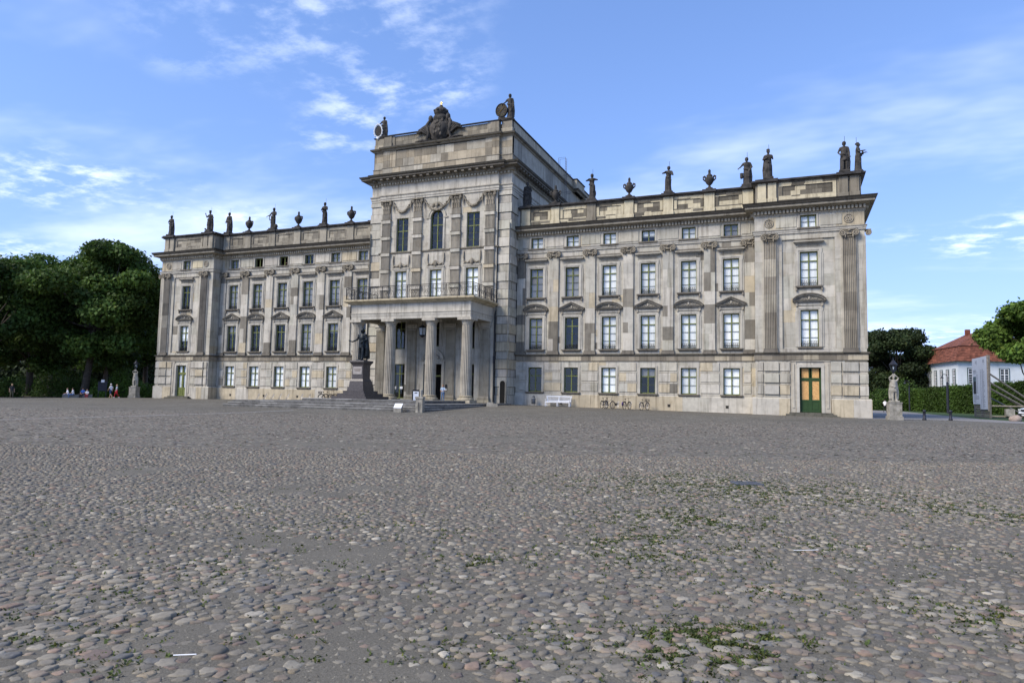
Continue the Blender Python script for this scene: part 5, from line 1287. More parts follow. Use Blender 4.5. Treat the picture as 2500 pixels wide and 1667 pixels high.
# ------------------------------------------------------------------ white benches
WHITE = mat('white_gloss_paint', (.78, .79, .80), .45, noise=(2, .05))
def bench(loc, rz, L, label):
    b = empty('bench', loc, rz, label, 'bench', 'white benches against the palace wall')
    for s, x in ((-1, -L / 2), (0, 0), (1, L / 2)):
        q = MB(); q.box(x - .035, x + .035, -.36, -.29, 0, .44); q.build('leg', WHITE, b)
        q = MB(); q.box(x - .035, x + .035, .14, .21, 0, .42)
        q.tube([(x, .18, .42), (x, .22, .75), (x + s * .10, .30, 1.0)], [.05, .045, .035], 4); q.build('leg', WHITE, b)
        if s:
            q = MB(); q.tube([(x, -.33, .44), (x, -.34, .68), (x, -.1, .70), (x + s * .02, .2, .72)], .03, 5); q.build('armrest', WHITE, b)
    for i in range(6):
        q = MB(); y = -.36 + .095 * i; q.box(-L / 2 - .03, L / 2 + .03, y, y + .07, .43, .46); q.build('seat_slat', WHITE, b)
    q = MB(); q.box(-L / 2, L / 2, -.37, -.34, .36, .43); q.build('apron', WHITE, b)
    for z0, z1, y in ((.94, 1.02, .27), (.50, .56, .20)):
        q = MB(); q.box(-L / 2 - (.06 if z0 > .9 else 0), L / 2 + (.06 if z0 > .9 else 0), y, y + .04, z0, z1); q.build('back_rail', WHITE, b)
    n = int(L / .105)
    for i in range(n):
        x = -L / 2 + L * (i + .5) / n; q = MB(); q.tube([(x, .22, .54), (x + .02 * (2 * i / n - 1), .285, .96)], .020, 4); q.build('back_slat', WHITE, b)
bench((13.35, -.75, gz(13.35, -1.4) + .02), 0, 2.45, 'long white slatted bench between two ground floor windows near the bicycles')
bench((-10.6, -.75, gz(-10.6, -1.2)), 0, 2.3, 'white slatted bench partly hidden behind the steps of the bronze monument')
q = MB(); bx_, by_ = 10.75, -.75
bn = empty('waste_bin', (bx_, by_, gz(bx_, by_) - .02), 0, 'small grey metal waste bin beside the long white bench', 'bin')
BINM = mat('bin_steel', (.12, .125, .13), .45, metal=.5, noise=(4, .2))
q = MB(); q.lathe([(.20, .18), (.21, .2), (.21, .72), (.20, .74)], (0, 0, 0), 14); q.build('bin_body', BINM, bn, True)
q = MB(); q.tube([(0, .2, 0), (0, .2, .98)], .03, 6); q.build('post', BINM, bn)
q = MB(); q.lathe([(.20, .84), (.14, .93), (.03, .97)], (0, 0, 0), 12); q.tube([(0, .2, .9), (0, .0, .96)], .02, 5); q.build('bin_lid', BINM, bn, True)

# ------------------------------------------------------------------ bicycles and racks
RUB = mat('tyre_rubber', (.012, .012, .013), .8, tint=False)
CHROME = mat('bare_metal', (.30, .30, .31), .35, metal=.8, tint=False)
BIKEP = {'black': mat('black_bike_paint', (.015, .015, .017), .35, tint=False), 'grey': mat('grey_bike_paint', (.09, .09, .10), .35, tint=False)}
PURP = mat('purple_bag', (.10, .06, .20), .8, tint=False)
def bike(loc, rz, paint, label, basket=False, bag=None, low=False, lean=0):
    b = empty('bicycle', loc, rz, label, 'bicycle', 'bicycles parked at the palace wall'); b.rotation_euler = (lean, 0, rz)
    R0, wb = .345, 1.06
    def wheel(x):
        q = MB(); q.tube([(x + R0 * math.cos(2 * math.pi * i / 28), 0, R0 + R0 * math.sin(2 * math.pi * i / 28)) for i in range(28)], .022, 6, closed=True); w = q.build('wheel', RUB, b)
        q = MB(); q.tube([(x + (R0 - .03) * math.cos(2 * math.pi * i / 28), 0, R0 + (R0 - .03) * math.sin(2 * math.pi * i / 28)) for i in range(28)], .013, 5, closed=True)
        for i in range(14):
            a = 2 * math.pi * i / 14; q.tube([(x, .03 * (-1) ** i, R0), (x + (R0 - .03) * math.cos(a), 0, R0 + (R0 - .03) * math.sin(a))], .0028, 3)
        q.tube([(x, -.05, R0), (x, .05, R0)], .025, 6); q.build('rim', CHROME, w)
        q = MB(); q.tube([(x + (R0 + .04) * math.cos(R(20 + 14 * i)), 0, R0 + (R0 + .04) * math.sin(R(20 + 14 * i))) for i in range(12)], .022, 4); q.build('mudguard', BIKEP[paint], b)
    wheel(0); wheel(wb)
    bb, sd, hd_, ht = (.43, 0, .30), (.27, 0, .82), (.90, 0, .86), (.93, 0, .70)
    q = MB(); q.tube([bb, sd], .017, 6); q.tube([bb, ht], .020, 6); q.tube([(.30, 0, .66) if not low else (.38, 0, .42), hd_ if not low else (.92, 0, .76)], .017, 6); q.tube([ht, hd_], .02, 6)
    for s in (-1, 1): q.tube([(0, s * .06, R0), (bb[0], s * .03, bb[2])], .011, 5); q.tube([(0, s * .06, R0), (.31, s * .02, .70)], .009, 5); q.tube([(.93, s * .03, .70), (1.0, s * .055, .5), (wb, s * .06, R0)], .013, 5)
    q.build('frame', BIKEP[paint], b)
    q = MB(); q.tube([sd, (.24, 0, .93)], .014, 5); q.ball((.20, 0, .965), (.14, .085, .035), 10, 6); q.build('saddle', RUB, b)
    q = MB(); q.tube([hd_, (.87, 0, 1.05)], .014, 5); q.tube([(.72, -.29, 1.08), (.80, -.26, 1.10), (.90, -.10, 1.06), (.90, .10, 1.06), (.80, .26, 1.10), (.72, .29, 1.08)], .013, 5); q.build('handlebar', BIKEP[paint], b)
    q = MB(); q.tube([(bb[0], -.08, .30), (bb[0] + .10, -.09, .17)], .012, 5); q.tube([(bb[0], .08, .30), (bb[0] - .10, .09, .43)], .012, 5); q.lathe([(.09, -.01), (.09, .01)], (bb[0], 0, .30), 12); q.build('crank', CHROME, b)
    q = MB(); q.tube([(-.30, -.06, .74), (.24, -.06, .74)], .008, 4); q.tube([(-.30, .06, .74), (.24, .06, .74)], .008, 4); q.tube([(-.28, -.06, .74), (-.28, .06, .74)], .008, 4); q.tube([(-.1, .06, .74), (0, .06, R0)], .007, 4); q.build('carrier', BIKEP[paint], b)
    if basket:
        q = MB(); x0 = 1.0 if basket == 'front' else -.15
        for z in (.80, .90, 1.0): q.tube([(x0 - .15, -.18, z), (x0 + .15, -.18, z), (x0 + .15, .18, z), (x0 - .15, .18, z)], .010, 4, closed=True)
        for i in range(7):
            for s in (-.18, .18): q.tube([(x0 - .15 + .05 * i, s, .78), (x0 - .15 + .05 * i, s, 1.02)], .006, 4)
            for s in (-.15, .15): q.tube([(x0 + s, -.18 + .06 * i, .78), (x0 + s, -.18 + .06 * i, 1.02)], .006, 4)
        q.box(x0 - .14, x0 + .14, -.17, .17, .775, .79); q.build('basket', RUB, b)
    if bag is not None:
        q = MB(); q.ball((-.08, bag, .50), (.17, .08, .20), 10, 7); q.build('pannier', PURP, b, True)
def gg(x, y, d=0): return (x, y, gz(x, y) + d)
bike(gg(18.0, -1.75), R(80), 'black', 'black bicycle leaning against its neighbour, nearest the white bench', lean=.05)
bike(gg(18.4, -1.85), R(66), 'grey', 'grey bicycle in the rack with its wheel against the leaning black one', bag=None)
bike(gg(20.2, -1.9), R(76), 'black', 'black bicycle with a purple pannier in the middle of the rack', bag=.14, low=True)
bike(gg(21.8, -1.95), R(70), 'grey', 'bicycle with a wire front basket at the end of the rack', basket='front')
bike(gg(-14.5, -1.5), R(25), 'black', 'black bicycle with a rear basket at the far wing of the palace', basket='rear')
bike(gg(-14.3, -1.0), R(40), 'black', 'dark step through bicycle behind the one with the rear basket', low=True)
def rack(x, y, label, grp):
    r = MB(); z = gz(x, y)
    for d in (-.05, .05): r.tube([(d - .0, -.28, 0), (d, -.05, .28), (d, .22, .72), (d + .02, .26, .74), (d + .04, .24, .68), (d, .0, .16)], .013, 5)
    r.tube([(-.35, 0, .02), (.35, 0, .02)], .016, 5); r.tube([(-.06, .1, .42), (.06, .1, .42)], .012, 5)
    o = r.build('bicycle_rack', CHROME, None, loc=(x, y, z)); tag(o, label, 'bike rack', grp); return o
for i, x in enumerate((-24.3, -23.2, -22.1, -21.0, -19.9, -17.9, -16.8)): rack(x, -.75, 'bare bent tube bicycle rack hoop against the far wing wall', 'empty rack hoops at the far wing')
for x in (18.2, 19.3, 20.5, 21.4, 22.1): rack(x, -.80, 'bent tube rack hoop holding the parked bicycles near the long bench', 'rack hoops holding bicycles')

# ------------------------------------------------------------------ things on the terrace
ab = empty('sandwich_board', (-2.05 + 4.9, -9.2, .82), R(35), 'black folding sandwich board with a printed sheet on the portico terrace', 'sign')
ab.location = (3.35, -11.2, .605)
for s in (-1, 1):
    q = MB(); v = [(-.32, s * .36, 0), (.32, s * .36, 0), (.32, s * .03, 1.15), (-.32, s * .03, 1.15)]; v += [(a, b - s * .03, c) for a, b, c in v]
    q.add(v, [(0, 1, 2, 3), (7, 6, 5, 4), (0, 4, 5, 1), (1, 5, 6, 2), (2, 6, 7, 3), (3, 7, 4, 0)]); q.build('panel', RUB, ab)
q = MB(); q.add([(-.25, -.345, .10), (.25, -.345, .10), (.25, -.098, 1.0), (-.25, -.098, 1.0)], [(0, 1, 2, 3)]); q.build('printed_sheet', GRAN_P if False else PAPER, ab)
q = MB(); q.add([(-.12, -.155, .82), (.12, -.155, .82), (.12, -.135, .90), (-.12, -.135, .90)], [(0, 1, 2, 3)]); q.build('print', INK, ab)
pc = empty('information_plinth', gg(8.05, -21.75), R(15), 'low grey plinth with a slanted white information plate before the steps', 'sign')
q = MB(); q.add([(-.28, -.2, 0), (.28, -.2, 0), (.28, .22, 0), (-.28, .22, 0), (-.28, -.2, .32), (.28, -.2, .32), (.28, .22, .62), (-.28, .22, .62)], [(0, 1, 5, 4), (1, 2, 6, 5), (2, 3, 7, 6), (3, 0, 4, 7), (4, 5, 6, 7)]); q.build('plinth_body', LSTONE, pc)
q = MB(); q.add([(-.29, -.21, .328), (.29, -.21, .328), (.29, .23, .64), (-.29, .23, .64), (-.29, -.21, .318), (.29, -.21, .318), (.29, .23, .626), (-.29, .23, .626)], [(0, 1, 2, 3), (0, 4, 5, 1), (1, 5, 6, 2), (3, 2, 6, 7)]); q.build('plate', WHITE, pc)
ps = empty('stone_post', gg(9.55, -21.2), R(10), 'weathered stone corner post with dark iron strap beside the terrace steps', 'post')
q = MB(); q.box(-.26, .26, -.24, .24, -.05, 1.0); q.box(-.30, .30, -.28, .28, 1.0, 1.16); q.build('shaft', LSTONE, ps)
q = MB(); q.lathe([(.10, 1.16), (.09, 1.3), (.11, 1.5), (.12, 1.62), (.05, 1.68)], (.06, 0, 0), 10); q.build('finial', LSTONE, ps)
q = MB(); q.box(-.06, -.02, -.262, -.238, .02, .75); q.box(.06, .08, -.262, -.238, .02, .75); q.build('strap', IRON, ps)
bl = MB(); bl.box(-.5, .5, -.2, .2, 0, .28); bl.box(-.45, .1, -.18, .18, .28, .42); o = bl.build('stone_kerb_block', LSTONE, None, loc=(9.6, -8.3, gz(9.6, -8.3) - .03)); o.rotation_euler = (0, 0, .3); tag(o, 'rough pale kerb stone at the end of the terrace steps', 'kerb stone')

# ------------------------------------------------------------------ bollards, lamps, boulder
def bollard(px, depth, label):
    x, y, z = spot(px, depth); q = MB(); q.lathe([(.15, -.02), (.15, .12), (.11, .14), (.10, .66), (.13, .68), (.13, .73), (.08, .80), (.02, .84)], (0, 0, 0), 14)
    o = q.build('bollard', STEELD, None, True, (x, y, z)); tag(o, label, 'bollard', 'bollards across the path')
bollard(2257, 54, 'dark round bollard on the grey path next to the statue pedestal'); bollard(2321, 55, 'dark round bollard on the grey path in front of the street lamp'); bollard(2468, 72, 'dark round bollard beside the boulder and the timber brace')
def lamp(px, depth, H, label, fat):
    x, y, z = spot(px, depth); o = empty('street_lamp', (x, y, z), face_cam(x, y), label, 'lamp', 'dark curved street lamps by the hedge')
    q = MB(); q.tube([(0, 0, 0), (0, 0, H * .72)], [.16 * fat, .14 * fat], 10); q.tube([(0, 0, H * .72), (0, 0, H * .80)], [.13 * fat, .09 * fat], 10); q.build('post', STEELD, o)
    q = MB(); q.tube([(0, 0, H * .78), (0, 0, H * .95), (-.12, 0, H * .985), (-.35, 0, H), (-.55, 0, H * .985), (-.6, 0, H * .95)], .045 * fat, 7); q.tube([(0, 0, H * .70), (-.5, 0, H * .695)], .05 * fat, 6); q.build('arm', STEELD, o)
    q = MB(); q.lathe([(.04, .22), (.10, .18), (.22, .02), (.24, 0)], (-.6, 0, H * .90), 12); q.build('lamp_shade', STEELD, o)
lamp(2315, 92, 5.3, 'tall dark street lamp with a curved arm standing before the white house', 1.0)
lamp(2221, 110, 4.9, 'slender dark street lamp with a curved arm near the big dark tree', .75)
BOUL = mat('granite_boulder', (.30, .24, .20), .9, noise=(3, .3), bump=.4)
x, y, z = spot(2478, 57); q = MB(); q.ball((0, 0, .22), (.50, .42, .34), 12, 8)
q.v = [(a * (1 + .12 * math.sin(5 * a + 3 * c)), b * (1 + .12 * math.sin(4 * b + a * 6)), c * (1 + .10 * math.sin(7 * a))) for a, b, c in q.v]
tag(q.build('boulder', BOUL, None, True, (x, y, z - .05)), 'reddish granite boulder lying beside the white van', 'boulder')

# ------------------------------------------------------------------ people
SKIN = mat('skin', (.42, .25, .17), .6, tint=False); HAIRD = mat('dark_hair', (.03, .022, .015), .7, tint=False); HAIRB = mat('blond_hair', (.50, .38, .20), .7, tint=False)
def cloth(n, c): return mat('cloth_' + n, c, .9, tint=False, noise=(5, .12))
CL = {k: cloth(k, c) for k, c in dict(white=(.80, .80, .80), navy=(.03, .05, .12), jeans=(.08, .16, .33), lightblue=(.38, .50, .66), red=(.42, .02, .03), grey=(.26, .30, .36), black=(.012, .012, .014), olive=(.12, .11, .07), blue=(.04, .12, .42), charcoal=(.03, .032, .035), tan=(.30, .22, .13)).items()}
def person(loc, rz, H, top, bot, hairm, label, pose='stand', hair='short', shorts=False, armp=None, shoe='black', group=None):
    k = H / 1.76; F = Fig(); P = lambda x, y, z: (x * k, y * k, z * k)
    mats = [SKIN, CL[top], CL[bot], hairm, CL[shoe]]
    if pose == 'sit': hz, off = .50, 0
    else: hz = .93
    hips = [(s * .09, 0, hz) for s in (-1, 1)]
    if pose == 'sit': knees = [(-.12, -.44, .50), (.11, -.43, .52)]; feet = [(-.13, -.42, .08), (.13, -.50, .08)]
    elif pose == 'walk': knees = [(-.10, -.16, .52), (.10, .02, .50)]; feet = [(-.10, -.22, .09), (.10, .32, .13)]
    else: knees = [(-.10, -.03, .50), (.11, -.03, .50)]; feet = [(-.12, .01, .08), (.13, -.04, .08)]
    for h, kn, ft in zip(hips, knees, feet):
        F.limb(P(*h), P(*kn), .088 * k, .062 * k, 2); F.limb(P(*kn), P(*ft), .056 * k, .040 * k, 0 if shorts else 2)
        F.limb(P(ft[0], ft[1] + .03, .045), P(ft[0], ft[1] - .14, .04), .046 * k, .038 * k, 4)
        if shorts: F.limb(P(*h), P(*(np.array(h) * .15 + np.array(kn) * .85)), .10 * k, .085 * k, 2)
    ln = -.06 if pose == 'sit' else 0.0
    F.limb(P(-.07, 0, hz + .03), P(.07, 0, hz + .03), .115 * k, .115 * k, 2)
    F.drape([(*P(0, 0, hz + .06), .165 * k, .115 * k), (*P(0, ln * .5, hz + .26), .165 * k, .12 * k), (*P(0, ln, hz + .46), .175 * k, .11 * k), (*P(0, ln, hz + .54), .09 * k, .07 * k)], 5, .02, 1, 1, 24)
    for s in (-1, 1): F.limb(P(s * .07, ln, hz + .49), P(s * .165, ln, hz + .465), .07 * k, .066 * k, 1)
    F.limb(P(0, ln, hz + .5), P(0, ln - .01, hz + .62), .052 * k, .050 * k, 0); head(F, P(0, ln - .02, hz + .72), .105, 0, 0, 3, hair, k)
    ar = armp or (((-.24, .0, .22), (-.24, -.06, -.03)), ((.24, .0, .22), (.24, -.06, -.03)))
    for s, (el, wr) in zip((-1, 1), ar):
        sh = np.array((s * .18, ln, hz + .46)); el = np.array(el) + (0, ln, hz); wr = np.array(wr) + (0, ln, hz)
        F.limb(P(*sh), P(*(sh * .35 + el * .65)), .058 * k, .054 * k, 1); F.limb(P(*(sh * .4 + el * .6)), P(*el), .044 * k, .042 * k, 0); F.limb(P(*el), P(*wr), .040 * k, .029 * k, 0)
        hand(F, P(*wr), wr - el, (0, -1, .2), k, 0, .4, s)
    me = F.mesh('person', mats, .021, 1); o = link('person', me, None, loc, rz); tag(o, label, 'person', group); return o
fwd = (((-.22, -.12, .22), (-.10, -.28, .18)), ((.22, -.12, .22), (.10, -.28, .18))); lap = (((-.23, -.10, .20), (-.12, -.32, .12)), ((.23, -.10, .20), (.10, -.32, .12)))
swing = (((-.24, .10, .22), (-.24, .02, -.02)), ((.24, -.10, .22), (.22, -.22, .04)))
def on(px, d): return spot(px, d)
x, y, z = on(28, 81); person((x, y, z), R(65), 1.74, 'charcoal', 'olive', CL['tan'], 'standing man in dark shirt, olive trousers and a tan cap before the trees', hair='cap', group='visitors by the trees')
SB = mat('bench_stone', (.20, .19, .17), .9, noise=(3, .2))
def sitbox(px, d, w, label):
    x, y, z = on(px, d); q = MB(); q.box(-w / 2, w / 2, -.12, .32, -.05, .38); q.box(-w / 2 - .04, w / 2 + .04, -.16, .36, .38, .45); o = q.build('stone_bench', SB, None, loc=(x, y, z)); o.rotation_euler = (0, 0, face_cam(x, y)); tag(o, label, 'bench', 'stone benches under the trees')
sitbox(172, 84, 1.7, 'plain stone bench under the trees with two seated people in white tops'); sitbox(208, 85, 1.5, 'plain stone bench under the trees with a seated person in blue')
x, y, z = on(165.5, 84); person((x, y, z - .03), R(-25), 1.68, 'white', 'jeans', HAIRD, 'seated person in white top and jeans, arms folded in the lap', 'sit', armp=lap, group='visitors by the trees')
x, y, z = on(178.5, 84); person((x, y, z - .03), R(-50), 1.66, 'white', 'jeans', HAIRD, 'seated long haired person in white top stretching out jeans legs', 'sit', hair='long', armp=lap, group='visitors by the trees')
x, y, z = on(202.5, 85); person((x, y, z - .03), R(25), 1.70, 'blue', 'black', HAIRD, 'seated person in a bright blue jacket and black trousers', 'sit', armp=lap, hair='cap', group='visitors by the trees')
x, y, z = on(212.5, 85); person((x, y, z - .03), R(40), 1.45, 'white', 'red', HAIRD, 'small seated person in white and red beside the blue jacket', 'sit', armp=fwd, group='visitors by the trees')
x, y, z = on(270, 84.5); person((x, y, z), R(-80), 1.72, 'white', 'navy', CL['white'], 'walking man in white shirt, white cap and dark blue shorts', 'walk', hair='cap', shorts=True, armp=swing, shoe='tan', group='visitors by the trees')
x, y, z = on(284, 84.5); person((x, y, z), R(-20), 1.62, 'grey', 'red', HAIRB, 'blond woman in grey top and red trousers beside the walking man', 'walk', hair='long', armp=swing, shoe='white', group='visitors by the trees')
x, y, z = on(2161, 92); person((x, y, z), R(160), 1.70, 'white', 'black', HAIRD, 'person in white shirt and black trousers walking away on the path', 'walk', armp=swing)
person((2.05, -3.6, .605), R(15), 1.74, 'lightblue', 'jeans', HAIRD, 'man in light blue shirt and jeans standing in the palace doorway', armp=fwd)
p_ = person((-22.0, .75, 15.76), 0, 1.72, 'black', 'black', HAIRD, 'dark clothed person looking out of an open top floor window', armp=fwd)
# dark notice board with a small pale sheet among the trees
x, y, z = on(248.5, 87); nb = empty('notice_board', (x, y, z), face_cam(x, y), 'dark notice board with a small pale sheet under the trees', 'notice board')
q = MB(); q.box(-.5, .5, -.03, .03, .9, 2.1); q.box(-.46, -.38, -.04, .04, 0, 2.1); q.box(.38, .46, -.04, .04, 0, 2.1); q.build('board', STEELD, nb)
q = MB(); q.box(-.18, .18, -.05, -.035, 2.0, 2.32); q.build('sheet', WHITE, nb)
# ------------------------------------------------------------------ vegetation
def leaf_mat(name, col, transl=.32): return mat(name, col, .65, noise=(.35, .25), transl=transl, spec=.25)
LEAF_D = leaf_mat('chestnut_leaf', (.058, .105, .020)); LEAF_L = leaf_mat('maple_leaf', (.10, .17, .03), .3); LEAF_H = leaf_mat('hornbeam_leaf', (.052, .095, .018)); LEAF_K = leaf_mat('dark_linden_leaf', (.030, .048, .015))
BARK = mat('bark', (.075, .062, .048), .95, noise=(4, .4), bump=.5)
def leaves_mesh(name, C, N, size, mt, tint, droop=.25):
    """one folded rhombic leaf per centre C with outward bias N"""
    n = len(C); d = nrg.normal(size=(n, 3)); d[:, 2] -= droop; d /= np.linalg.norm(d, axis=1)[:, None]
    u = np.cross(d, N + nrg.normal(scale=.55, size=(n, 3))); u /= np.linalg.norm(u, axis=1)[:, None] + 1e-9
    nn = np.cross(u, d); L = size * nrg.uniform(.7, 1.35, n)[:, None]; w = L * .34
    V = np.stack([C - d * L * .5, C + u * w + nn * L * .10, C + d * L * .5, C - u * w + nn * L * .10], 1).reshape(-1, 3)
    F = np.arange(4 * n).reshape(n, 4)
    return mesh_np(name, V, F, tint, mt)
def tree(px, depth, H, rx, label, n_leaf, lsize, mt, crown0=.18, group=None, seed=0, lean=(0, 0), trunk_r=.45, cl_r=(1.6, 2.6), ncl=None, cat='tree', name='tree', flat=1.0, gaps=.0, at=None):
    rg = np.random.default_rng(100 + seed)
    x, y, z = at if at else spot(px, depth)
    o = empty(name, (x, y, z), 0, label, cat, group)
    ncl = ncl or int(34 * (rx / 7) ** 1.6); cz = H * (crown0 + 1) / 2; rz_ = H * (1 - crown0) / 2
    # cluster centres: mostly on the shell of a lumpy crown
    ph = rg.uniform(0, 2 * math.pi, ncl); ct = rg.uniform(-.95, 1, ncl); st = np.sqrt(1 - ct ** 2); rr = rg.uniform(.50, .86, ncl) ** .8
    lump = 1 + .12 * np.sin(3 * ph + seed) + .10 * np.sin(5 * ph + 2 * ct * 3)
    shape = np.where(ct < -.2, .92 + .1 * ct, 1.0)
    K = np.stack([rx * rr * st * np.cos(ph) * lump * shape + lean[0], rx * rr * st * np.sin(ph) * lump * shape + lean[1], cz + rz_ * rr * ct], 1)
    kr = rg.uniform(*cl_r, ncl) * (rx / 8)
    ctn = rg.uniform(.70, 1.28, ncl)
    per = rg.multinomial(n_leaf, kr ** 2 / (kr ** 2).sum())
    Cs, Ns, Ts = [], [], []
    for c, r, m, tn in zip(K, kr, per, ctn):
        v = rg.normal(size=(m, 3)); v /= np.linalg.norm(v, axis=1)[:, None]; q = rg.uniform(.25, 1.0, m) ** .5 * (1 + .35 * (rg.uniform(0, 1, m) > .82) * rg.uniform(0, 1, m))
        off = v * q[:, None] * np.array([r, r, r * .62 * flat]); off[:, 2] += -.10 * np.abs(off[:, 0] * off[:, 1]) / r
        Cs.append(c + off); Ns.append(v + np.array([0, 0, .5])); yel = rg.uniform(0, 1, m)
        t = tn * rg.uniform(.65, 1.35, m); Ts.append(np.stack([t * (1 + .45 * (yel > .93)), t * (1 + .15 * (yel > .93)), t * .95], 1))
    C = np.concatenate(Cs); link('crown', leaves_mesh('crown', C, np.concatenate(Ns), lsize, mt, np.concatenate(Ts)), o)
    t = MB(); top = np.array([lean[0] * .8, lean[1] * .8, cz])
    wob = lambda k: np.array([.35 * math.sin(2.2 * k + seed), .3 * math.cos(1.7 * k + seed), 0]) * k
    pts = [top * np.array([k * .9, k * .9, k]) + wob(k) * .5 for k in (0, .12, .3, .5, .7, .9)]
    t.tube(pts, [trunk_r * 1.35, trunk_r, trunk_r * .85, trunk_r * .72, trunk_r * .5, trunk_r * .3], 10); tr = t.build('trunk', BARK, o, True)
    lb = MB()
    for c in K[rg.permutation(ncl)[:min(26, ncl)]]:
        k = rg.uniform(.35, .85); s0 = top * np.array([k * .9, k * .9, k]) + wob(k) * .5; s0[2] = min(s0[2], c[2]); mid = s0 * .5 + c * .5 + rg.normal(scale=.4, size=3); mid[2] += .3
        lb.tube([s0, mid, c], [trunk_r * .36, trunk_r * .22, trunk_r * .07], 6)
    lb.build('limb', BARK, tr, True); lo = tr.children[-1]; lo['kind'] = 'stuff'
    return o
G1 = 'tall chestnut trees beside the palace'
tree(203, 92, 22.3, 9.2, 'broad dark green chestnut tree with leaning trunk behind the seated visitors', 56000, .46, LEAF_D, .13, G1, 1, (2.0, .5), .50)
tree(352, 114, 22.5, 8.6, 'dark chestnut tree rising right beside the far palace pavilion', 34000, .50, LEAF_D, .12, G1, 2, (0, 0), .45)
tree(70, 99, 21.6, 8.8, 'dark chestnut tree behind the standing man in dark shirt', 44000, .48, LEAF_D, .09, G1, 3, (0, 0), .48)
tree(-45, 86, 19.2, 7.6, 'dark chestnut tree at the outer end of the row, half cut off by the frame', 30000, .46, LEAF_D, .08, G1, 4, (0, 0), .45)
tree(255, 124, 23.5, 8.0, 'dark chestnut tree filling the gap behind the leaning trunk', 22000, .56, LEAF_D, .10, G1, 5)
tree(120, 128, 22.5, 8.0, 'dark chestnut tree deep in the grove behind the seated visitors', 22000, .56, LEAF_D, .10, G1, 6)
tree(2196, 128, 17.0, 6.8, 'round crowned dark tree beyond the near palace corner', 46000, .44, LEAF_K, .03, 'trees beyond the near palace corner', 7, cl_r=(1.7, 2.6), ncl=70)
tree(2118, 140, 16.0, 7.0, 'dark tree partly hidden behind the near palace corner', 26000, .50, LEAF_K, .03, 'trees beyond the near palace corner', 8, cl_r=(1.7, 2.6), ncl=60)
tree(2254, 142, 14.0, 4.4, 'smaller dark tree between the round crown and the white house', 22000, .46, LEAF_K, .02, 'trees beyond the near palace corner', 9, cl_r=(1.7, 2.6), ncl=44)
tree(2528, 78, 12.8, 5.9, 'bright green maple tree overhanging the red roof of the white house', 19000, .42, LEAF_L, .44, None, 10, cl_r=(1.4, 2.6), trunk_r=.3, ncl=34)
def bush(px, depth, r, h, label, n, mt, seed, ls=.24, group='shrubs under the trees'):
    rg = np.random.default_rng(300 + seed); x, y, z = spot(px, depth); o = empty('shrub', (x, y, z), 0, label, 'shrub', group)
    v = rg.normal(size=(n, 3)); v[:, 2] = np.abs(v[:, 2]); v /= np.linalg.norm(v, axis=1)[:, None]; q = rg.uniform(.5, 1.05, n)[:, None]
    lump = 1 + .22 * np.sin(4 * np.arctan2(v[:, 1], v[:, 0]) + seed)[:, None] * (1 - v[:, 2:3] * .5)
    C = v * q * lump * np.array([r, r * .8, h]); t = rg.uniform(.6, 1.4, n)
    link('foliage', leaves_mesh('foliage', C, v, ls, mt, np.stack([t, t, t * .9], 1)), o)
    s = MB()
    for i in range(5):
        a = 2 * math.pi * i / 5; s.tube([(0, 0, 0), (.3 * r * math.cos(a), .3 * r * math.sin(a), h * .45), (.6 * r * math.cos(a), .5 * r * math.sin(a), h * .8)], [.06, .04, .015], 5)
    s.build('stem', BARK, o)
for i, (px_, d_, r_, h_, lb, mt) in enumerate(((12, 90, 2.2, 2.6, 'low bush behind the standing man', LEAF_H), (125, 96, 3.0, 3.6, 'dark bush between the standing man and the stone bench', LEAF_D), (222, 97, 1.6, 2.6, 'small bush beside the leaning trunk', LEAF_H), (244, 92, 1.4, 2.0, 'low light bush below the notice board', LEAF_L), (298, 95, 1.8, 4.6, 'tall light shrub left of the lantern figure pedestal', LEAF_L), (345, 96, 2.4, 2.2, 'broad low bush between the lantern figure and the palace', LEAF_L), (60, 100, 3.4, 3.2, 'wide dark bush deep under the trees', LEAF_D), (180, 103, 3.6, 3.8, 'wide dark bush behind the seated visitors', LEAF_D), (300, 108, 3.6, 4.2, 'wide dark bush behind the lantern figure', LEAF_D))):
    bush(px_, d_, r_, h_, lb, 2600, mt, i)
for i, (px_, d_, r_, h_, lb, mt) in enumerate(((2150, 112, 3.0, 3.4, 'broad green bush behind the walking person', LEAF_H), (2205, 114, 2.6, 5.0, 'tall green bush by the slender street lamp', LEAF_H), (2240, 118, 3.4, 4.2, 'dark bush at the end of the hornbeam hedge', LEAF_K), (2274, 126, 2.6, 4.6, 'dark bush in front of the white house corner', LEAF_K))):
    bush(px_, d_, r_, h_, lb, 3600, mt, 20 + i, .3, 'shrubs near the hedge')
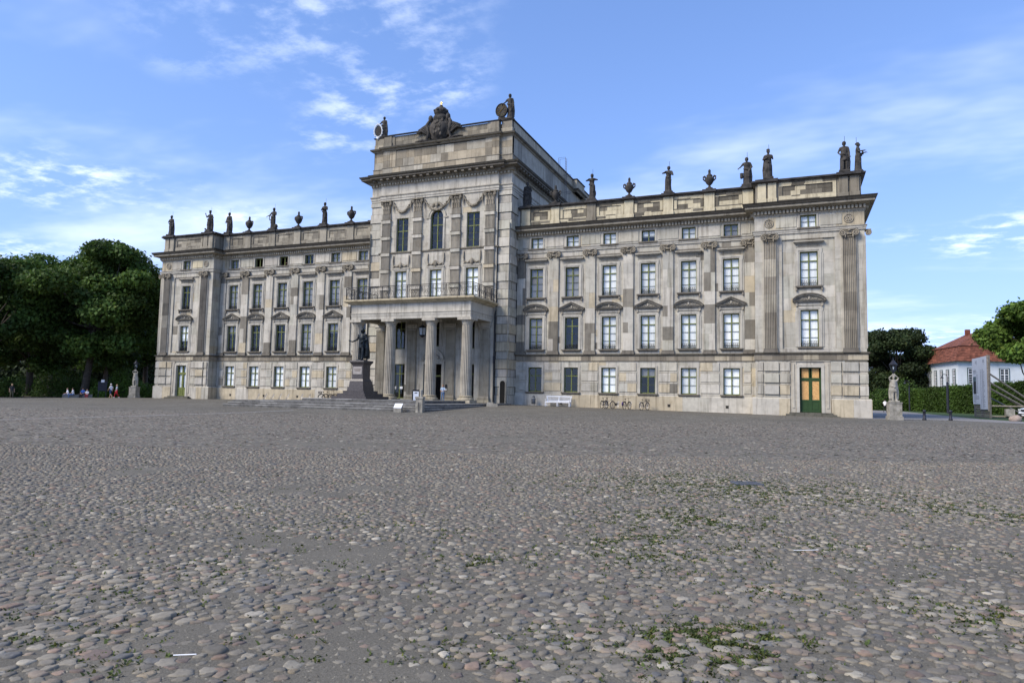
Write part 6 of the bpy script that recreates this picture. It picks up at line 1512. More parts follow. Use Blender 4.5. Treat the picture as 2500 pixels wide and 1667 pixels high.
# hornbeam hedge: clipped box of leaves along the lawn
def hedge():
    a, b = np.array(spot(2234, 112)), np.array(spot(2560, 84)); d = b - a; L = math.hypot(d[0], d[1]); u = d / L; nrm = np.array([-u[1], u[0], 0]); n = 34000
    rg = np.random.default_rng(77); s = rg.uniform(0, L, n); face = rg.uniform(0, 1, n); hh = 3.3 + .9 * s / L + .12 * np.sin(s * 1.3) + .1 * np.sin(s * 3.1 + 1)
    q = np.where(face < .62, -1.0, rg.uniform(-1, 1, n)) + rg.normal(scale=.09, size=n); zz = np.where(face < .62, rg.uniform(.02, 1, n) ** .9 * hh, hh) + rg.normal(scale=.09, size=n)
    sp = rg.uniform(0, 1, n) > .985; zz = zz + sp * rg.uniform(0, .5, n) * (face > .62)
    C = a + s[:, None] * u + nrm * q[:, None] * 1.1; C[:, 2] = a[2] + zz
    N = np.where((face < .62)[:, None], -nrm, np.array([0, 0, 1.])); t = rg.uniform(.6, 1.35, n) * (1 + .15 * np.sin(s * .7))
    o = empty('hedge', tuple(a), 0, 'long clipped hornbeam hedge in front of the white house', 'hedge')
    link('foliage', leaves_mesh('foliage', C - a, N, .26, LEAF_H, np.stack([t, t, t * .85], 1)), o)
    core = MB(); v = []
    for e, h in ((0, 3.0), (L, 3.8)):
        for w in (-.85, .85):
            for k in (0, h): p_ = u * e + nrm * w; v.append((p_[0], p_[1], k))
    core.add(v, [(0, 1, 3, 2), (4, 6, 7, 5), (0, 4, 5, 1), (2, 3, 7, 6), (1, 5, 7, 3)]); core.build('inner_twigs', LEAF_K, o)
hedge()
# distant woodland masses
def wood(name, pxa, pxb, depth, h, n, seed, mt):
    rg = np.random.default_rng(seed); px_ = rg.uniform(pxa, pxb, n); dd = depth + rg.uniform(0, 22, n)
    top = h * (1 + .18 * np.sin(px_ * .021 + seed) + .10 * np.sin(px_ * .067)); zz = rg.uniform(0, 1, n) ** 1.35 * top
    C = np.array([pix(a, 937.4 + .02 * a, b) for a, b in zip(px_, dd)]); C[:, 2] = zz; t = rg.uniform(.5, 1.3, n)
    N = np.tile(np.array([.3, -.8, .5]), (n, 1)); o = link(name, leaves_mesh(name, C, N, .95, mt, np.stack([t, t, t], 1)))
    tag(o, 'dark continuous woodland closing the view behind the nearer trees', 'woodland', None, 'stuff')
wood('woodland', -260, 400, 134, 15, 26000, 5, LEAF_K); wood('woodland', 2080, 2330, 165, 8.5, 7000, 6, LEAF_K); wood('woodland', 2420, 2760, 150, 9, 7000, 8, LEAF_D)

# ------------------------------------------------------------------ white house with red mansard roof
PLAST = mat('white_render', (.62, .66, .68), .9, noise=(.8, .08), streak=.12)
TILE = mat('red_roof_tile', (.165, .060, .036), .85, noise=(1.2, .35), bump=.3, grime=(.5, .55, .75, (.45, .45, .45)))
TEAL = mat('teal_window_paint', (.045, .085, .085), .6)
def house():
    dep = 112.0
    c = pix(2340, 984, dep); c[2] = .1
    e1 = pix(2490, 987, dep - 1.0); e1[2] = .1; ux = (e1 - c); ux[2] = 0; lx = np.linalg.norm(ux); ux /= lx
    e2 = pix(2290, 983, dep * 1.117); uy = e2 - c; uy[2] = 0; ly = np.linalg.norm(uy); uy /= ly
    uy = uy - ux * (uy @ ux) * .55; uy /= np.linalg.norm(uy)
    HW, HD = 10.4, ly; ze, zb, zr = 8.35, 10.9, 13.5
    o = empty('house', tuple(c), 0, 'white rendered house with red tiled mansard roof behind the hedge', 'house')
    P = lambda a, b, z: tuple(ux * a + uy * b + np.array([0, 0, z]))
    w = MB(); ring = [(0, 0), (HW, 0), (HW, HD), (0, HD)]
    v = [P(a, b, 0) for a, b in ring] + [P(a, b, ze) for a, b in ring]
    w.add(v, [(0, 1, 5, 4), (1, 2, 6, 5), (2, 3, 7, 6), (3, 0, 4, 7)]); w.build('wall', PLAST, o)
    w = MB(); w.add([P(-.05, -.05, 3.3), P(HW, -.05, 3.3), P(HW, -.05, 3.55), P(-.05, -.05, 3.55), P(-.05, HD, 3.3), P(-.05, HD, 3.55)], [(0, 1, 2, 3), (4, 0, 3, 5)]); w.build('base_band', STONE_D, o)
    # roof: stepped tile courses on four slopes, lower steep part then upper part
    def courses(name, z0, z1, in0, in1, n, hip=True):
        rr = MB()
        for k in range(n):
            f0, f1 = k / n, (k + 1) / n; i0, i1 = in0 + (in1 - in0) * f0, in0 + (in1 - in0) * f1; za, zb_ = z0 + (z1 - z0) * f0, z0 + (z1 - z0) * f1; lip = .10
            A0 = [(i0 - lip, i0 - lip), (HW - i0 + lip, i0 - lip), (HW - i0 + lip, HD - i0 + lip), (i0 - lip, HD - i0 + lip)]; A1 = [(i1, i1), (HW - i1, i1), (HW - i1, HD - i1), (i1, HD - i1)]
            B0 = [(i0, i0), (HW - i0, i0), (HW - i0, HD - i0), (i0, HD - i0)]
            for s in (0, 3):
                t = (s + 1) % 4
                (a0, b0), (a1, b1) = A0[s], A0[t]; (c0, d0), (c1, d1) = A1[s], A1[t]; (g0, h0), (g1, h1) = B0[s], B0[t]
                m = 26
                for i in range(m):
                    q0, q1 = i / m, (i + 1) / m; L_ = lambda p, q, f: p + (q - p) * f
                    tt = sc3((1, 1, 1), .65, 1.3)
                    rr.add([P(L_(a0, a1, q0), L_(b0, b1, q0), za), P(L_(a0, a1, q1), L_(b0, b1, q1), za), P(L_(c0, c1, q1), L_(d0, d1, q1), zb_ + .05), P(L_(c0, c1, q0), L_(d0, d1, q0), zb_ + .05), P(L_(g0, g1, q0), L_(h0, h1, q0), za - .06), P(L_(g0, g1, q1), L_(h0, h1, q1), za - .06)], [(0, 1, 2, 3), (4, 5, 1, 0)], tt)
        r = rr.build(name, TILE, o); r['kind'] = 'stuff'
    courses('roof_tiles', ze, zb, -.55, .9, 9); courses('roof_tiles', zb + .05, zr, .75, min(HW, HD) / 2 - .15, 10)
    # eaves soffit, back slopes
    q = MB(); q.add([P(-.6, -.6, ze - .08), P(HW + .6, -.6, ze - .08), P(HW + .6, HD + .6, ze - .08), P(-.6, HD + .6, ze - .08)], [(3, 2, 1, 0)]); q.build('soffit', PLAST, o)
    q = MB(); i1 = min(HW, HD) / 2 - .15
    q.add([P(HW + .5, -.5, ze), P(HW + .5, HD + .5, ze), P(-.5, HD + .5, ze), P(HW - i1, i1, zr), P(HW - i1, HD - i1, zr), P(i1, HD - i1, zr), P(i1, i1, zr)], [(0, 1, 4, 3), (1, 2, 5, 4), (3, 4, 5, 6)]); q.build('rear_slope', TILE, o)
    q = MB(); cx, cy = 4.6, HD * .5
    q.add([P(cx + a, cy + b, z) for z in (zr - 1, zr + .75) for a, b in ((-.35, -.3), (.35, -.3), (.35, .3), (-.35, .3))], [(0, 1, 5, 4), (1, 2, 6, 5), (2, 3, 7, 6), (3, 0, 4, 7), (4, 5, 6, 7)], (1.0, .9, .9)); q.build('chimney', TILE, o)
    def hwin(along, t, w_, z0, z1):
        dirv, outv = (ux, -uy) if along == 'x' else (uy, -ux)
        base = ux * t if along == 'x' else uy * t
        Q = lambda s, z, off: tuple(base + dirv * s + outv * off + np.array([0, 0, z]))
        def slab(mb, s0, s1, z0_, z1_, o0, o1):
            v = [Q(s, z, f) for f in (o0, o1) for s, z in ((s0, z0_), (s1, z0_), (s1, z1_), (s0, z1_))]; mb.add(v, [(4, 5, 6, 7), (0, 4, 7, 3), (5, 1, 2, 6), (7, 6, 2, 3), (0, 1, 5, 4), (0, 3, 2, 1)])
        fr = MB(); h = w_ / 2
        for s0, s1, za, zb_ in ((-h - .14, -h, z0 - .12, z1 + .12), (h, h + .14, z0 - .12, z1 + .12), (-h, h, z1, z1 + .12), (-h, h, z0 - .12, z0)): slab(fr, s0, s1, za, zb_, .01, .07)
        wo = fr.build('window', TEAL, o)
        sa = MB()
        for s0, s1 in ((-h, -h + .09), (h - .09, h), (-.07, .07)): slab(sa, s0, s1, z0, z1, .02, .05)
        for z in (z0, z0 + (z1 - z0) * .62, z1 - .09): slab(sa, -h, h, z, z + .09, .02, .052)
        for k in (.16, .31, .46, .81):
            z = z0 + (z1 - z0) * k; slab(sa, -h, h, z, z + .035, .02, .045)
        sa.build('sash', WHITE, wo); pa = MB(); slab(pa, -h, h, z0, z1, .012, .022); pa.build('pane', DARKGL, wo)
    s1 = HD / 5.3
    for k in range(5): hwin('y', .95 + s1 * (k + .15), 1.0, 3.95 + .1, 7.0)
    for t in (2.3, 7.2): hwin('x', t, 1.35, 4.55, 7.15)
    return o
DARKGL = mat('dark_window_glass', (.02, .024, .028), .08, tint=False, spec=.6)
house()

# ------------------------------------------------------------------ information hoarding on timber frame
TIMB = mat('grey_weathered_timber', (.17, .155, .13), .9, noise=(5, .3), bump=.3)
BOARD = mat('pale_blue_grey_print_sheet', (.56, .58, .61), .55, noise=(1, .05))
def hoarding():
    a, b = np.array(spot(2380, 72)), np.array(spot(2416, 66.5)); d = b - a; L = math.hypot(d[0], d[1]); u = d / L; u[2] = 0; n = np.array([u[1], -u[0], 0]);
    if n @ (CAM - a) < 0: n = -n
    H = 6.15; o = empty('information_board', tuple(a), 0, 'tall pale information hoarding on a timber frame beside the hedge', 'board')
    P = lambda s, f, z: tuple(u * s + n * f + np.array([0, 0, z]))
    def slab(mb, s0, s1, z0, z1, f0, f1, t=(1, 1, 1)):
        v = [P(s, f, z) for f in (f0, f1) for s, z in ((s0, z0), (s1, z0), (s1, z1), (s0, z1))]; mb.add(v, [(4, 5, 6, 7), (0, 4, 7, 3), (5, 1, 2, 6), (7, 6, 2, 3), (0, 1, 5, 4), (0, 3, 2, 1)], t)
    for s0, z0, s1 in ((-.02, 1.35, L * .5), (L * .5, .85, L + .02)):
        q = MB(); slab(q, s0, s1 - .01, z0, H - .05, .06, .10); q.build('printed_panel', BOARD, o)
    k = 0
    for z in np.arange(.05, 1.35, .21):
        q = MB(); s1 = L if z < .82 else L * .5; slab(q, -.05, s1 + .05, z, z + .16, .0, .04, sc3((1, 1, 1), .7, 1.2)); q.build('slat', TIMB, o)
    for s in (.0, L * .5, L + .06):
        q = MB(); slab(q, s - .08, s + .08, -.1, H, -.16, .0); q.build('post', TIMB, o)
    q = MB(); slab(q, L + .02, L + .14, .7, H + .02, -.02, .11, (1.6, 1.5, 1.4)); q.build('edge_batten', TIMB, o)
    # printing: heads, two columns of close lines, a picture
    pr = MB(); rg = random.Random(4)
    def dash(s0, s1, z, h): slab(pr, s0, s1, z, z + h, .10, .1025)
    for c0 in (L * .22, L * .72):
        dash(c0, c0 + .07, H - .62, .30)
        for j in range(3): dash(c0 + .16, c0 + .16 + (.62, .5, .66)[j], H - .42 - .11 * j, .05)
        dash(c0 + .4, c0 + .7, H - .80, .03)
    for j in range(40):
        z = H - 1.35 - j * .105
        if z > 1.0: dash(L * .55, L * .55 + rg.uniform(.25, .4), z, .035); dash(L * .66, L * .66 + rg.uniform(.5, 1.2), z, .035)
        if z > 1.5 and (j < 4 or 23 < j): dash(L * .06, L * .06 + rg.uniform(.5, L * .4), z, .03 + .02 * (j < 2))
        if 4 <= j <= 22 and z > 1.5: dash(L * .27, L * .27 + rg.uniform(.5, .85), z, .03)
    pr.build('print', INKG, o)['kind'] = 'stuff'
    q = MB(); slab(q, L * .05, L * .25, H - 3.75, H - 2.45, .10, .1035); q.build('printed_picture', INK, o); q = MB(); slab(q, L * .05, L * .25, H - 2.45, H - 1.95, .10, .1035); q.build('printed_picture', TEAL, o)
    # raking braces behind and low rails
    for (s, z1, run) in ((L, 4.35, 5.2), (L, 3.5, 4.8), (L, 2.9, 4.4), (L * .5, 3.4, 4.8), (L * .5, 2.4, 3.8)):
        q = MB(); q.tube([P(s, -.1, z1), P(s + .3, -run, .15)], .085, 4); q.build('brace', TIMB, o)
    for z in (.18, 1.2):
        q = MB(); q.tube([P(L + .05, -.1, z), P(L + .4, -5.4, z)], .08, 4, (1.8, 1.7, 1.5)); q.build('rail', TIMB, o)
    for f in (-1.6, -2.9):
        q = MB(); slab(q, L - .1, L + .5, .25, .95, f - .35, f + .35, (1.3, 1.3, 1.3)); q.build('ballast_block', LSTONE, o)
INKG = mat('grey_print', (.10, .105, .12), .8, tint=False)
hoarding()

# ------------------------------------------------------------------ white van at the frame edge
VAN = mat('white_car_paint', (.72, .74, .76), .3, tint=False, coat=.5); BLKP = mat('black_plastic', (.02, .02, .02), .6, tint=False); HLG = mat('headlight_glass', (.55, .58, .6), .1, tint=False, spec=.8)
def van():
    x, y, z = spot(2504, 60); rz = face_cam(x, y) + R(-62)
    o = empty('van', (x, y, z), rz, 'white delivery van partly cut off beside the boulder and timber braces', 'van')
    # profile along local +y (front at y=0), half width 1.0
    prof = [(0, .42), (-.06, .62), (.02, 1.02), (.95, 1.22), (1.75, 2.10), (2.1, 2.42), (2.6, 2.55), (5.4, 2.55), (5.5, 2.3), (5.5, .42)]
    q = MB(); n = len(prof); v = [(sx_ * (.98 if zz < 1.3 else .98 - .10 * (zz - 1.3)), yy, zz) for sx_ in (-1, 1) for yy, zz in prof]
    f = [tuple(range(n)), tuple(range(2 * n - 1, n - 1, -1))] + [(i, (i + 1) % n, (i + 1) % n + n, i + n)[::-1] for i in range(n)]; q.add(v, f)
    bo = q.build('body', VAN, o); bm_ = bo.modifiers.new('bevel', 'BEVEL'); bm_.width = .05; bm_.segments = 2; bm_.limit_method = 'ANGLE'
    q = MB(); q.add([(-.84, 1.0, 1.30), (.84, 1.0, 1.30), (.76, 1.68, 2.06), (-.76, 1.68, 2.06)], [(0, 1, 2, 3)]); q.v = [(a, b - .03, c + .03) for a, b, c in q.v]; q.build('windscreen', DARKGL, o)
    for s in (-1, 1):
        q = MB(); xx = s * .995; pts = [(xx, 1.25, 1.36), (xx, 2.55, 1.36), (xx - s * .07, 2.55, 2.02), (xx - s * .07, 1.82, 2.02)]; q.add(pts, [(0, 1, 2, 3) if s > 0 else (3, 2, 1, 0)]); q.build('side_window', DARKGL, o)
        q = MB(); q.box(s * .62, s * .94, -.08, .02, .82, 1.02); q.build('headlight', HLG, o)
        q = MB(); q.box(s * 1.02, s * 1.2, 1.25, 1.35, 1.38, 1.66); q.tube([(s * .95, 1.3, 1.42), (s * 1.05, 1.3, 1.45)], .03, 5); q.build('mirror', BLKP, o)
        for yy in (.95, 4.4):
            q = MB(); pr = [(.20, -.10), (.33, -.10), (.35, -.06), (.35, .06), (.33, .10), (.20, .10)]
            q.lathe([(r_, h_) for r_, h_ in pr], (0, 0, 0), 20); q.v = [(s * .90 + c, yy + a, .35 + b) for a, b, c in q.v]; wo = q.build('wheel', RUB, o, True)
            q = MB(); q.lathe([(.06, .10), (.20, .085), (.21, .10)], (0, 0, 0), 14); q.v = [(s * (.905 + c * .3), yy + a, .35 + b) for a, b, c in q.v]; q.build('rim', CHROME, wo)
    q = MB(); q.box(-.98, .98, -.14, .1, .34, .60); q.build('bumper', BLKP, o); q = MB(); q.box(-.5, .5, -.10, -.02, .80, .98); q.build('grille', BLKP, o)
    q = MB(); q.box(-.26, .26, -.16, -.135, .42, .53); q.build('number_plate', WHITE, o)
    q = MB(); q.box(-.9, .9, 2.4, 5.2, 2.56, 2.9); q.build('roof_box', VAN, o)
van()
# ------------------------------------------------------------------ ground
def ramp_node(n, pts):
    r = n.new('ShaderNodeValToRGB'); e = r.color_ramp.elements
    while len(e) < len(pts): e.new(.5)
    for q, (p_, c) in zip(e, pts): q.position = p_; q.color = (*c, 1)
    return r
def plaza_mat():
    m = bpy.data.materials.new('sandy_grit_and_far_cobbles'); m.use_nodes = True; n = m.node_tree.nodes; l = m.node_tree.links; b = n['Principled BSDF']; b.inputs['Roughness'].default_value = .92; b.inputs['Specular IOR Level'].default_value = .2
    geo = n.new('ShaderNodeNewGeometry')
    def noise(sc_, det=5, ro=.65):
        t = n.new('ShaderNodeTexNoise'); t.inputs['Scale'].default_value = sc_; t.inputs['Detail'].default_value = det; t.inputs['Roughness'].default_value = ro; l.new(geo.outputs['Position'], t.inputs[0]); return t.outputs[0]
    def mr(v, a, b_, c, d):
        x = n.new('ShaderNodeMapRange'); x.inputs[1].default_value = a; x.inputs[2].default_value = b_; x.inputs[3].default_value = c; x.inputs[4].default_value = d; l.new(v, x.inputs[0]); return x.outputs[0]
    def mix(f, a, b_, mode='MIX'):
        x = n.new('ShaderNodeMix'); x.data_type = 'RGBA'; x.blend_type = mode
        if isinstance(f, float): x.inputs[0].default_value = f
        else: l.new(f, x.inputs[0])
        for i, q in ((6, a), (7, b_)):
            if isinstance(q, tuple): x.inputs[i].default_value = (*q, 1)
            else: l.new(q, x.inputs[i])
        return x.outputs[2]
    g1 = ramp_node(n, [(.25, (.070, .063, .049)), (.5, (.130, .119, .095)), (.75, (.205, .188, .153))]); l.new(noise(55, 6, .8), g1.inputs[0])
    grit = mix(1.0, g1.outputs[0], mr(noise(.7, 4), .3, .7, .80, 1.18), 'MULTIPLY')
    vo = n.new('ShaderNodeTexVoronoi'); vo.inputs['Scale'].default_value = 7.6; vo.inputs['Randomness'].default_value = .9
    mp = n.new('ShaderNodeMapping'); mp.inputs['Rotation'].default_value = (0, 0, .35); mp.inputs['Scale'].default_value = (.85, 1.15, .001); l.new(geo.outputs['Position'], mp.inputs[0]); l.new(mp.outputs[0], vo.inputs[0])
    sep = n.new('ShaderNodeSeparateColor'); l.new(vo.outputs['Color'], sep.inputs[0])
    pal = ramp_node(n, [(0, (.070, .066, .055)), (.25, (.155, .145, .118)), (.45, (.19, .167, .132)), (.6, (.135, .135, .122)), (.8, (.225, .21, .17)), (1, (.38, .36, .30))]); l.new(sep.outputs[0], pal.inputs[0])
    edge = mr(vo.outputs['Distance'], .30, .62, 1.0, 0.0)
    far_c = mix(mr(edge, 0, 1, .0, 1.0), mix(.35, grit, (.05, .048, .044)), pal.outputs[0])
    far_c = mix(mr(noise(.22, 4), .42, .66, .15, .8), far_c, grit)
    far_c = mix(1.0, far_c, mr(noise(.09, 3), .3, .7, .86, 1.12), 'MULTIPLY')
    at = n.new('ShaderNodeAttribute'); at.attribute_name = 'far'
    col = mix(at.outputs['Fac'], grit, far_c); l.new(col, b.inputs['Base Color'])
    h1 = n.new('ShaderNodeMath'); h1.operation = 'MULTIPLY'; l.new(edge, h1.inputs[0]); l.new(at.outputs['Fac'], h1.inputs[1])
    h2 = n.new('ShaderNodeMath'); h2.operation = 'MULTIPLY_ADD'; l.new(noise(70, 4, .8), h2.inputs[0]); h2.inputs[1].default_value = .35; l.new(h1.outputs[0], h2.inputs[2])
    bp = n.new('ShaderNodeBump'); bp.inputs['Strength'].default_value = .8; bp.inputs['Distance'].default_value = .03; l.new(h2.outputs[0], bp.inputs['Height']); l.new(bp.outputs[0], b.inputs['Normal'])
    return m
PLZ = plaza_mat()
def geomspace_axis(c0, c1, step, far):
    mid = list(np.arange(c0, c1 + 1e-6, step)); o = []; d = step * 1.5; p_ = c1
    while p_ < far: p_ += d; d *= 1.35; o.append(p_)
    i = []; d = step * 1.5; p_ = c0
    while p_ > -far: p_ -= d; d *= 1.35; i.append(p_)
    return np.array(i[::-1] + mid + o)
def plaza():
    xs, ys = geomspace_axis(-90, 90, 1.0, 2600), geomspace_axis(-90, 60, 1.0, 2600)
    Xg, Yg = np.meshgrid(xs, ys); Z = g(Xg, Yg)
    V = np.stack([Xg, Yg, Z], -1).reshape(-1, 3); nx, ny = len(xs), len(ys)
    i = np.arange(ny - 1)[:, None] * nx + np.arange(nx - 1)[None, :]; F = np.stack([i, i + 1, i + nx + 1, i + nx], -1).reshape(-1, 4)
    me = mesh_np('square', V, F, None, PLZ, True)
    dist = np.hypot(V[:, 0] - 34.6, V[:, 1] + 64.9); fa = np.clip((dist - 34) / 10, 0, 1).astype(np.float32)
    at = me.attributes.new('far', 'FLOAT', 'POINT'); at.data.foreach_set('value', fa)
    o = link('square', me); o['kind'] = 'structure'; return o
SQ = plaza()
# value noise used to bury stones under drifted sand
def vnoise(x, y, sc_, seed):
    rg = np.random.default_rng(seed); T = rg.uniform(0, 1, (64, 64)); u, v = x / sc_, y / sc_; i, j = np.floor(u).astype(int), np.floor(v).astype(int); f, h = u - i, v - j; f = f * f * (3 - 2 * f); h = h * h * (3 - 2 * h)
    a = T[i % 64, j % 64]; b = T[(i + 1) % 64, j % 64]; c = T[i % 64, (j + 1) % 64]; d = T[(i + 1) % 64, (j + 1) % 64]; return (a * (1 - f) + b * f) * (1 - h) + (c * (1 - f) + d * f) * h
def on_ground(px, py):
    a = (px - 1250) / 1666.67; b = -(py - 833.5) / 1666.67; d = FW + a * RT + b * UP; z = 0
    for _ in range(20):
        t = (z - CAM[2]) / d[2]; q = CAM + t * d; z = gz(q[0], q[1])
    return q[0], q[1]
MOSS = [(1700, 1180, 2.0, 1.1, 3600), (1860, 1200, 2.6, 1.0, 3600), (1640, 1268, .9, .5, 1700), (1760, 1270, .5, .25, 250), (1600, 1345, .8, .45, 900), (1560, 1320, .5, .3, 350), (1770, 1562, .42, .16, 1500), (1690, 1600, .35, .15, 450), (2440, 1255, 1.2, .4, 1800), (2300, 1240, 1.5, .6, 700), (2050, 1205, 2.4, .8, 900), (1160, 1368, .4, .16, 420), (1400, 1560, .6, .25, 160), (1240, 1590, .5, .2, 140), (430, 1240, 2.0, .6, 500), (330, 1420, 1.2, .5, 220), (560, 1390, 1.0, .4, 160), (900, 1290, 1.2, .35, 380), (2360, 1500, .7, .3, 350), (2000, 1330, 1.0, .4, 400), (1880, 1440, .5, .2, 200), (100, 1560, .6, .25, 120)]
def moss_density(x, y):
    d = np.zeros_like(x)
    for px_, py_, sx_, sy_, k in MOSS:
        cx, cy = on_ground(px_, py_); u = (x - cx) * .925 + (y - cy) * .379; v = -(x - cx) * .379 + (y - cy) * .925
        d = np.maximum(d, np.exp(-(u / (sx_ * .9)) ** 2 - (v / (sy_ * 1.6)) ** 2))
    return d
def cobbles():
    rg = np.random.default_rng(21); s = .098
    fx, fy = -.379, .925; rx_, ry_ = .925, .379
    dmax, dmin = 17.5, .6
    us = np.arange(-20.5, 20.5, s); ds = np.arange(dmin, dmax, s * .88)
    U, D = np.meshgrid(us, ds); U = U + (np.arange(len(ds)) % 2)[:, None] * s * .5
    U = (U + rg.normal(scale=s * .25, size=U.shape)).ravel(); D = (D + rg.normal(scale=s * .24, size=D.shape)).ravel()
    D = D + .12 * np.sin(U * .55) + .05 * np.sin(U * 1.7)          # courses wander
    k = (np.abs(U) < .90 * D + 4.2) & (rg.uniform(0, 1, len(U)) > .03)
    
    U, D = U[k], D[k]; nn0 = len(U)
    s2 = .135; us = np.arange(-.93 * 46, .93 * 46, s2); ds = np.arange(16.8, 46, s2 * .9); U2, D2 = np.meshgrid(us, ds); U2 = (U2 + rg.normal(scale=s2 * .25, size=U2.shape)).ravel(); D2 = (D2 + rg.normal(scale=s2 * .2, size=D2.shape)).ravel()
    D2 = D2 + .25 * np.sin(U2 * .35); k = (np.abs(U2) < .86 * D2 + 4) & (rg.uniform(0, 1, len(U2)) < np.clip((47 - D2) / 10, .25, .92)) & (D2 > 17.3); U = np.r_[U, U2[k]]; D = np.r_[D, D2[k]]
    X = 34.6 + rx_ * U + fx * D; Y = -64.9 + ry_ * U + fy * D
    bury = .55 * vnoise(X, Y, 1.7, 1) + .45 * vnoise(X, Y, .45, 2); md = moss_density(X, Y)
    bury = bury - .35 * md - .12 * S01((D - 4) / 10)
    n = len(X); big = rg.uniform(0, 1, n)
    sz = np.r_[np.full(nn0, s), np.full(n - nn0, s2)]; size = sz * .5 * np.where(big > .93, rg.uniform(1.15, 1.5, n), rg.uniform(.66, 1.12, n)); asp = rg.uniform(.55, 1.0, n)
    rot = rg.normal(scale=.45, size=n) + .4
    hgt = rg.uniform(.008, .018, n) * (1 + .3 * (big > .93)); sink = np.clip((bury - .56) * .07, 0, .013) + .002; sink += (rg.uniform(0, 1, n) > .72) * .0045
    # colours
    pal = np.array([(.165, .158, .146), (.125, .122, .116), (.205, .196, .178), (.18, .150, .130), (.205, .145, .122), (.120, .090, .088), (.095, .105, .125), (.30, .29, .265), (.36, .345, .32), (.23, .195, .145), (.15, .138, .138)])
    pr = np.array([.26, .16, .20, .11, .055, .04, .07, .035, .012, .03, .04]); pr /= pr.sum(); ci = rg.choice(len(pal), n, p=pr)
    pal = pal * np.array([1.0, .935, .775]); pal = pal * .80 + pal.mean(0) * .20; colr = pal[ci] * rg.uniform(.85, 1.15, (n, 1)); colr = colr * .86 + colr.mean(1, keepdims=True) * .14
    colr *= (1 + .25 * md)[:, None]
    colr = colr * (1 - .25 * np.clip(sink / .03, 0, 1))[:, None] + .25 * np.clip(sink / .03, 0, 1)[:, None] * np.array([.14, .128, .102])
    vis = hgt - sink > .0015
    gz_ = g(X, Y)
    def make(idx, N, rings, name, split):
        m = len(idx); th = 2 * np.pi * (np.arange(N)[None, :] + rg.uniform(-.22, .22, (m, N))) / N
        rad = 1 + .20 * rg.normal(size=(m, N)); rad = np.clip(rad, .7, 1.3)
        base = np.stack([np.cos(th) * rad, np.sin(th) * rad * asp[idx, None]], -1) * size[idx, None, None]
        c, si = np.cos(rot[idx]), np.sin(rot[idx]); Rm_ = np.stack([np.stack([c, -si], -1), np.stack([si, c], -1)], -2)
        base = np.einsum('mij,mnj->mni', Rm_, base)
        # rotate from view-aligned to world
        wx = base[..., 0] * rx_ + base[..., 1] * fx; wy = base[..., 0] * ry_ + base[..., 1] * fy
        tilt = rg.normal(scale=.07, size=(m, 2)); vs = []
        for sc_, hz in rings:
            z = gz_[idx][:, None] - sink[idx][:, None] + hgt[idx][:, None] * hz + (wx * tilt[:, :1] + wy * tilt[:, 1:]) * sc_ * (hz > 0) + (rg.normal(scale=.0018, size=wx.shape) if hz > 0 else -.02)
            vs.append(np.stack([X[idx][:, None] + wx * sc_, Y[idx][:, None] + wy * sc_, z], -1))
        top = np.stack([X[idx], Y[idx], gz_[idx] - sink[idx] + hgt[idx]], -1)[:, None, :]
        V = np.concatenate(vs + [top], 1); K = len(rings); tri = []
        for e in range(K - 1):
            for i in range(N):
                j = (i + 1) % N; a, b, c_, d = e * N + i, e * N + j, (e + 1) * N + j, (e + 1) * N + i; tri += [(a, b, c_), (a, c_, d)]
        for i in range(N): tri.append(((K - 1) * N + i, (K - 1) * N + (i + 1) % N, K * N))
        tri = np.array(tri); per = K * N + 1
        if split:
            for q in range(m):
                o3 = np.array([X[idx[q]], Y[idx[q]], gz_[idx[q]]]); me = mesh_np('cobblestone', V[q] - o3, tri, np.tile(colr[idx[q]], (len(tri), 1)), COB, True); link('cobblestone', me, SQ, tuple(o3))
        else:
            F = (tri[None] + (np.arange(m) * per)[:, None, None]).reshape(-1, 3); T = np.repeat(colr[idx], len(tri), 0)
            o = link(name, mesh_np(name, V.reshape(-1, 3), F, T, COB, True), SQ); o['kind'] = 'stuff'
    # the 300 stones that show largest in the picture
    px_ = 1250 + 1667 * U / D; py_ = 965 + 1500 * 1.667 / D
    inview = vis & (px_ > 10) & (px_ < 2490) & (py_ < 1660) & (D > 3.3)
    score = np.where(inview, size ** 2 * asp / D ** 3 * (hgt - sink), -1); order = np.argsort(-score)[:300]; chosen = np.zeros(n, bool); chosen[order] = True
    R4 = ((1.0, 0.0), (.98, .55), (.86, .90), (.50, .98)); R3 = ((1.0, 0.0), (.93, .70), (.60, .97)); R2 = ((1.0, 0.0), (.74, .90))
    make(order, 11, R4, 'cobblestone', True)
    rest = vis & ~chosen
    make(np.where(rest & (D < 6))[0], 9, R3, 'near_cobblestones', False)
    make(np.where(rest & (D >= 6) & (D < 11))[0], 6, R2, 'middle_cobblestones', False)
    make(np.where(rest & (D >= 11) & (np.arange(n) < nn0))[0], 5, R2, 'far_cobblestones', False); make(np.where(rest & (np.arange(n) >= nn0))[0], 5, ((1.0, .3),), 'distant_cobblestones', False)
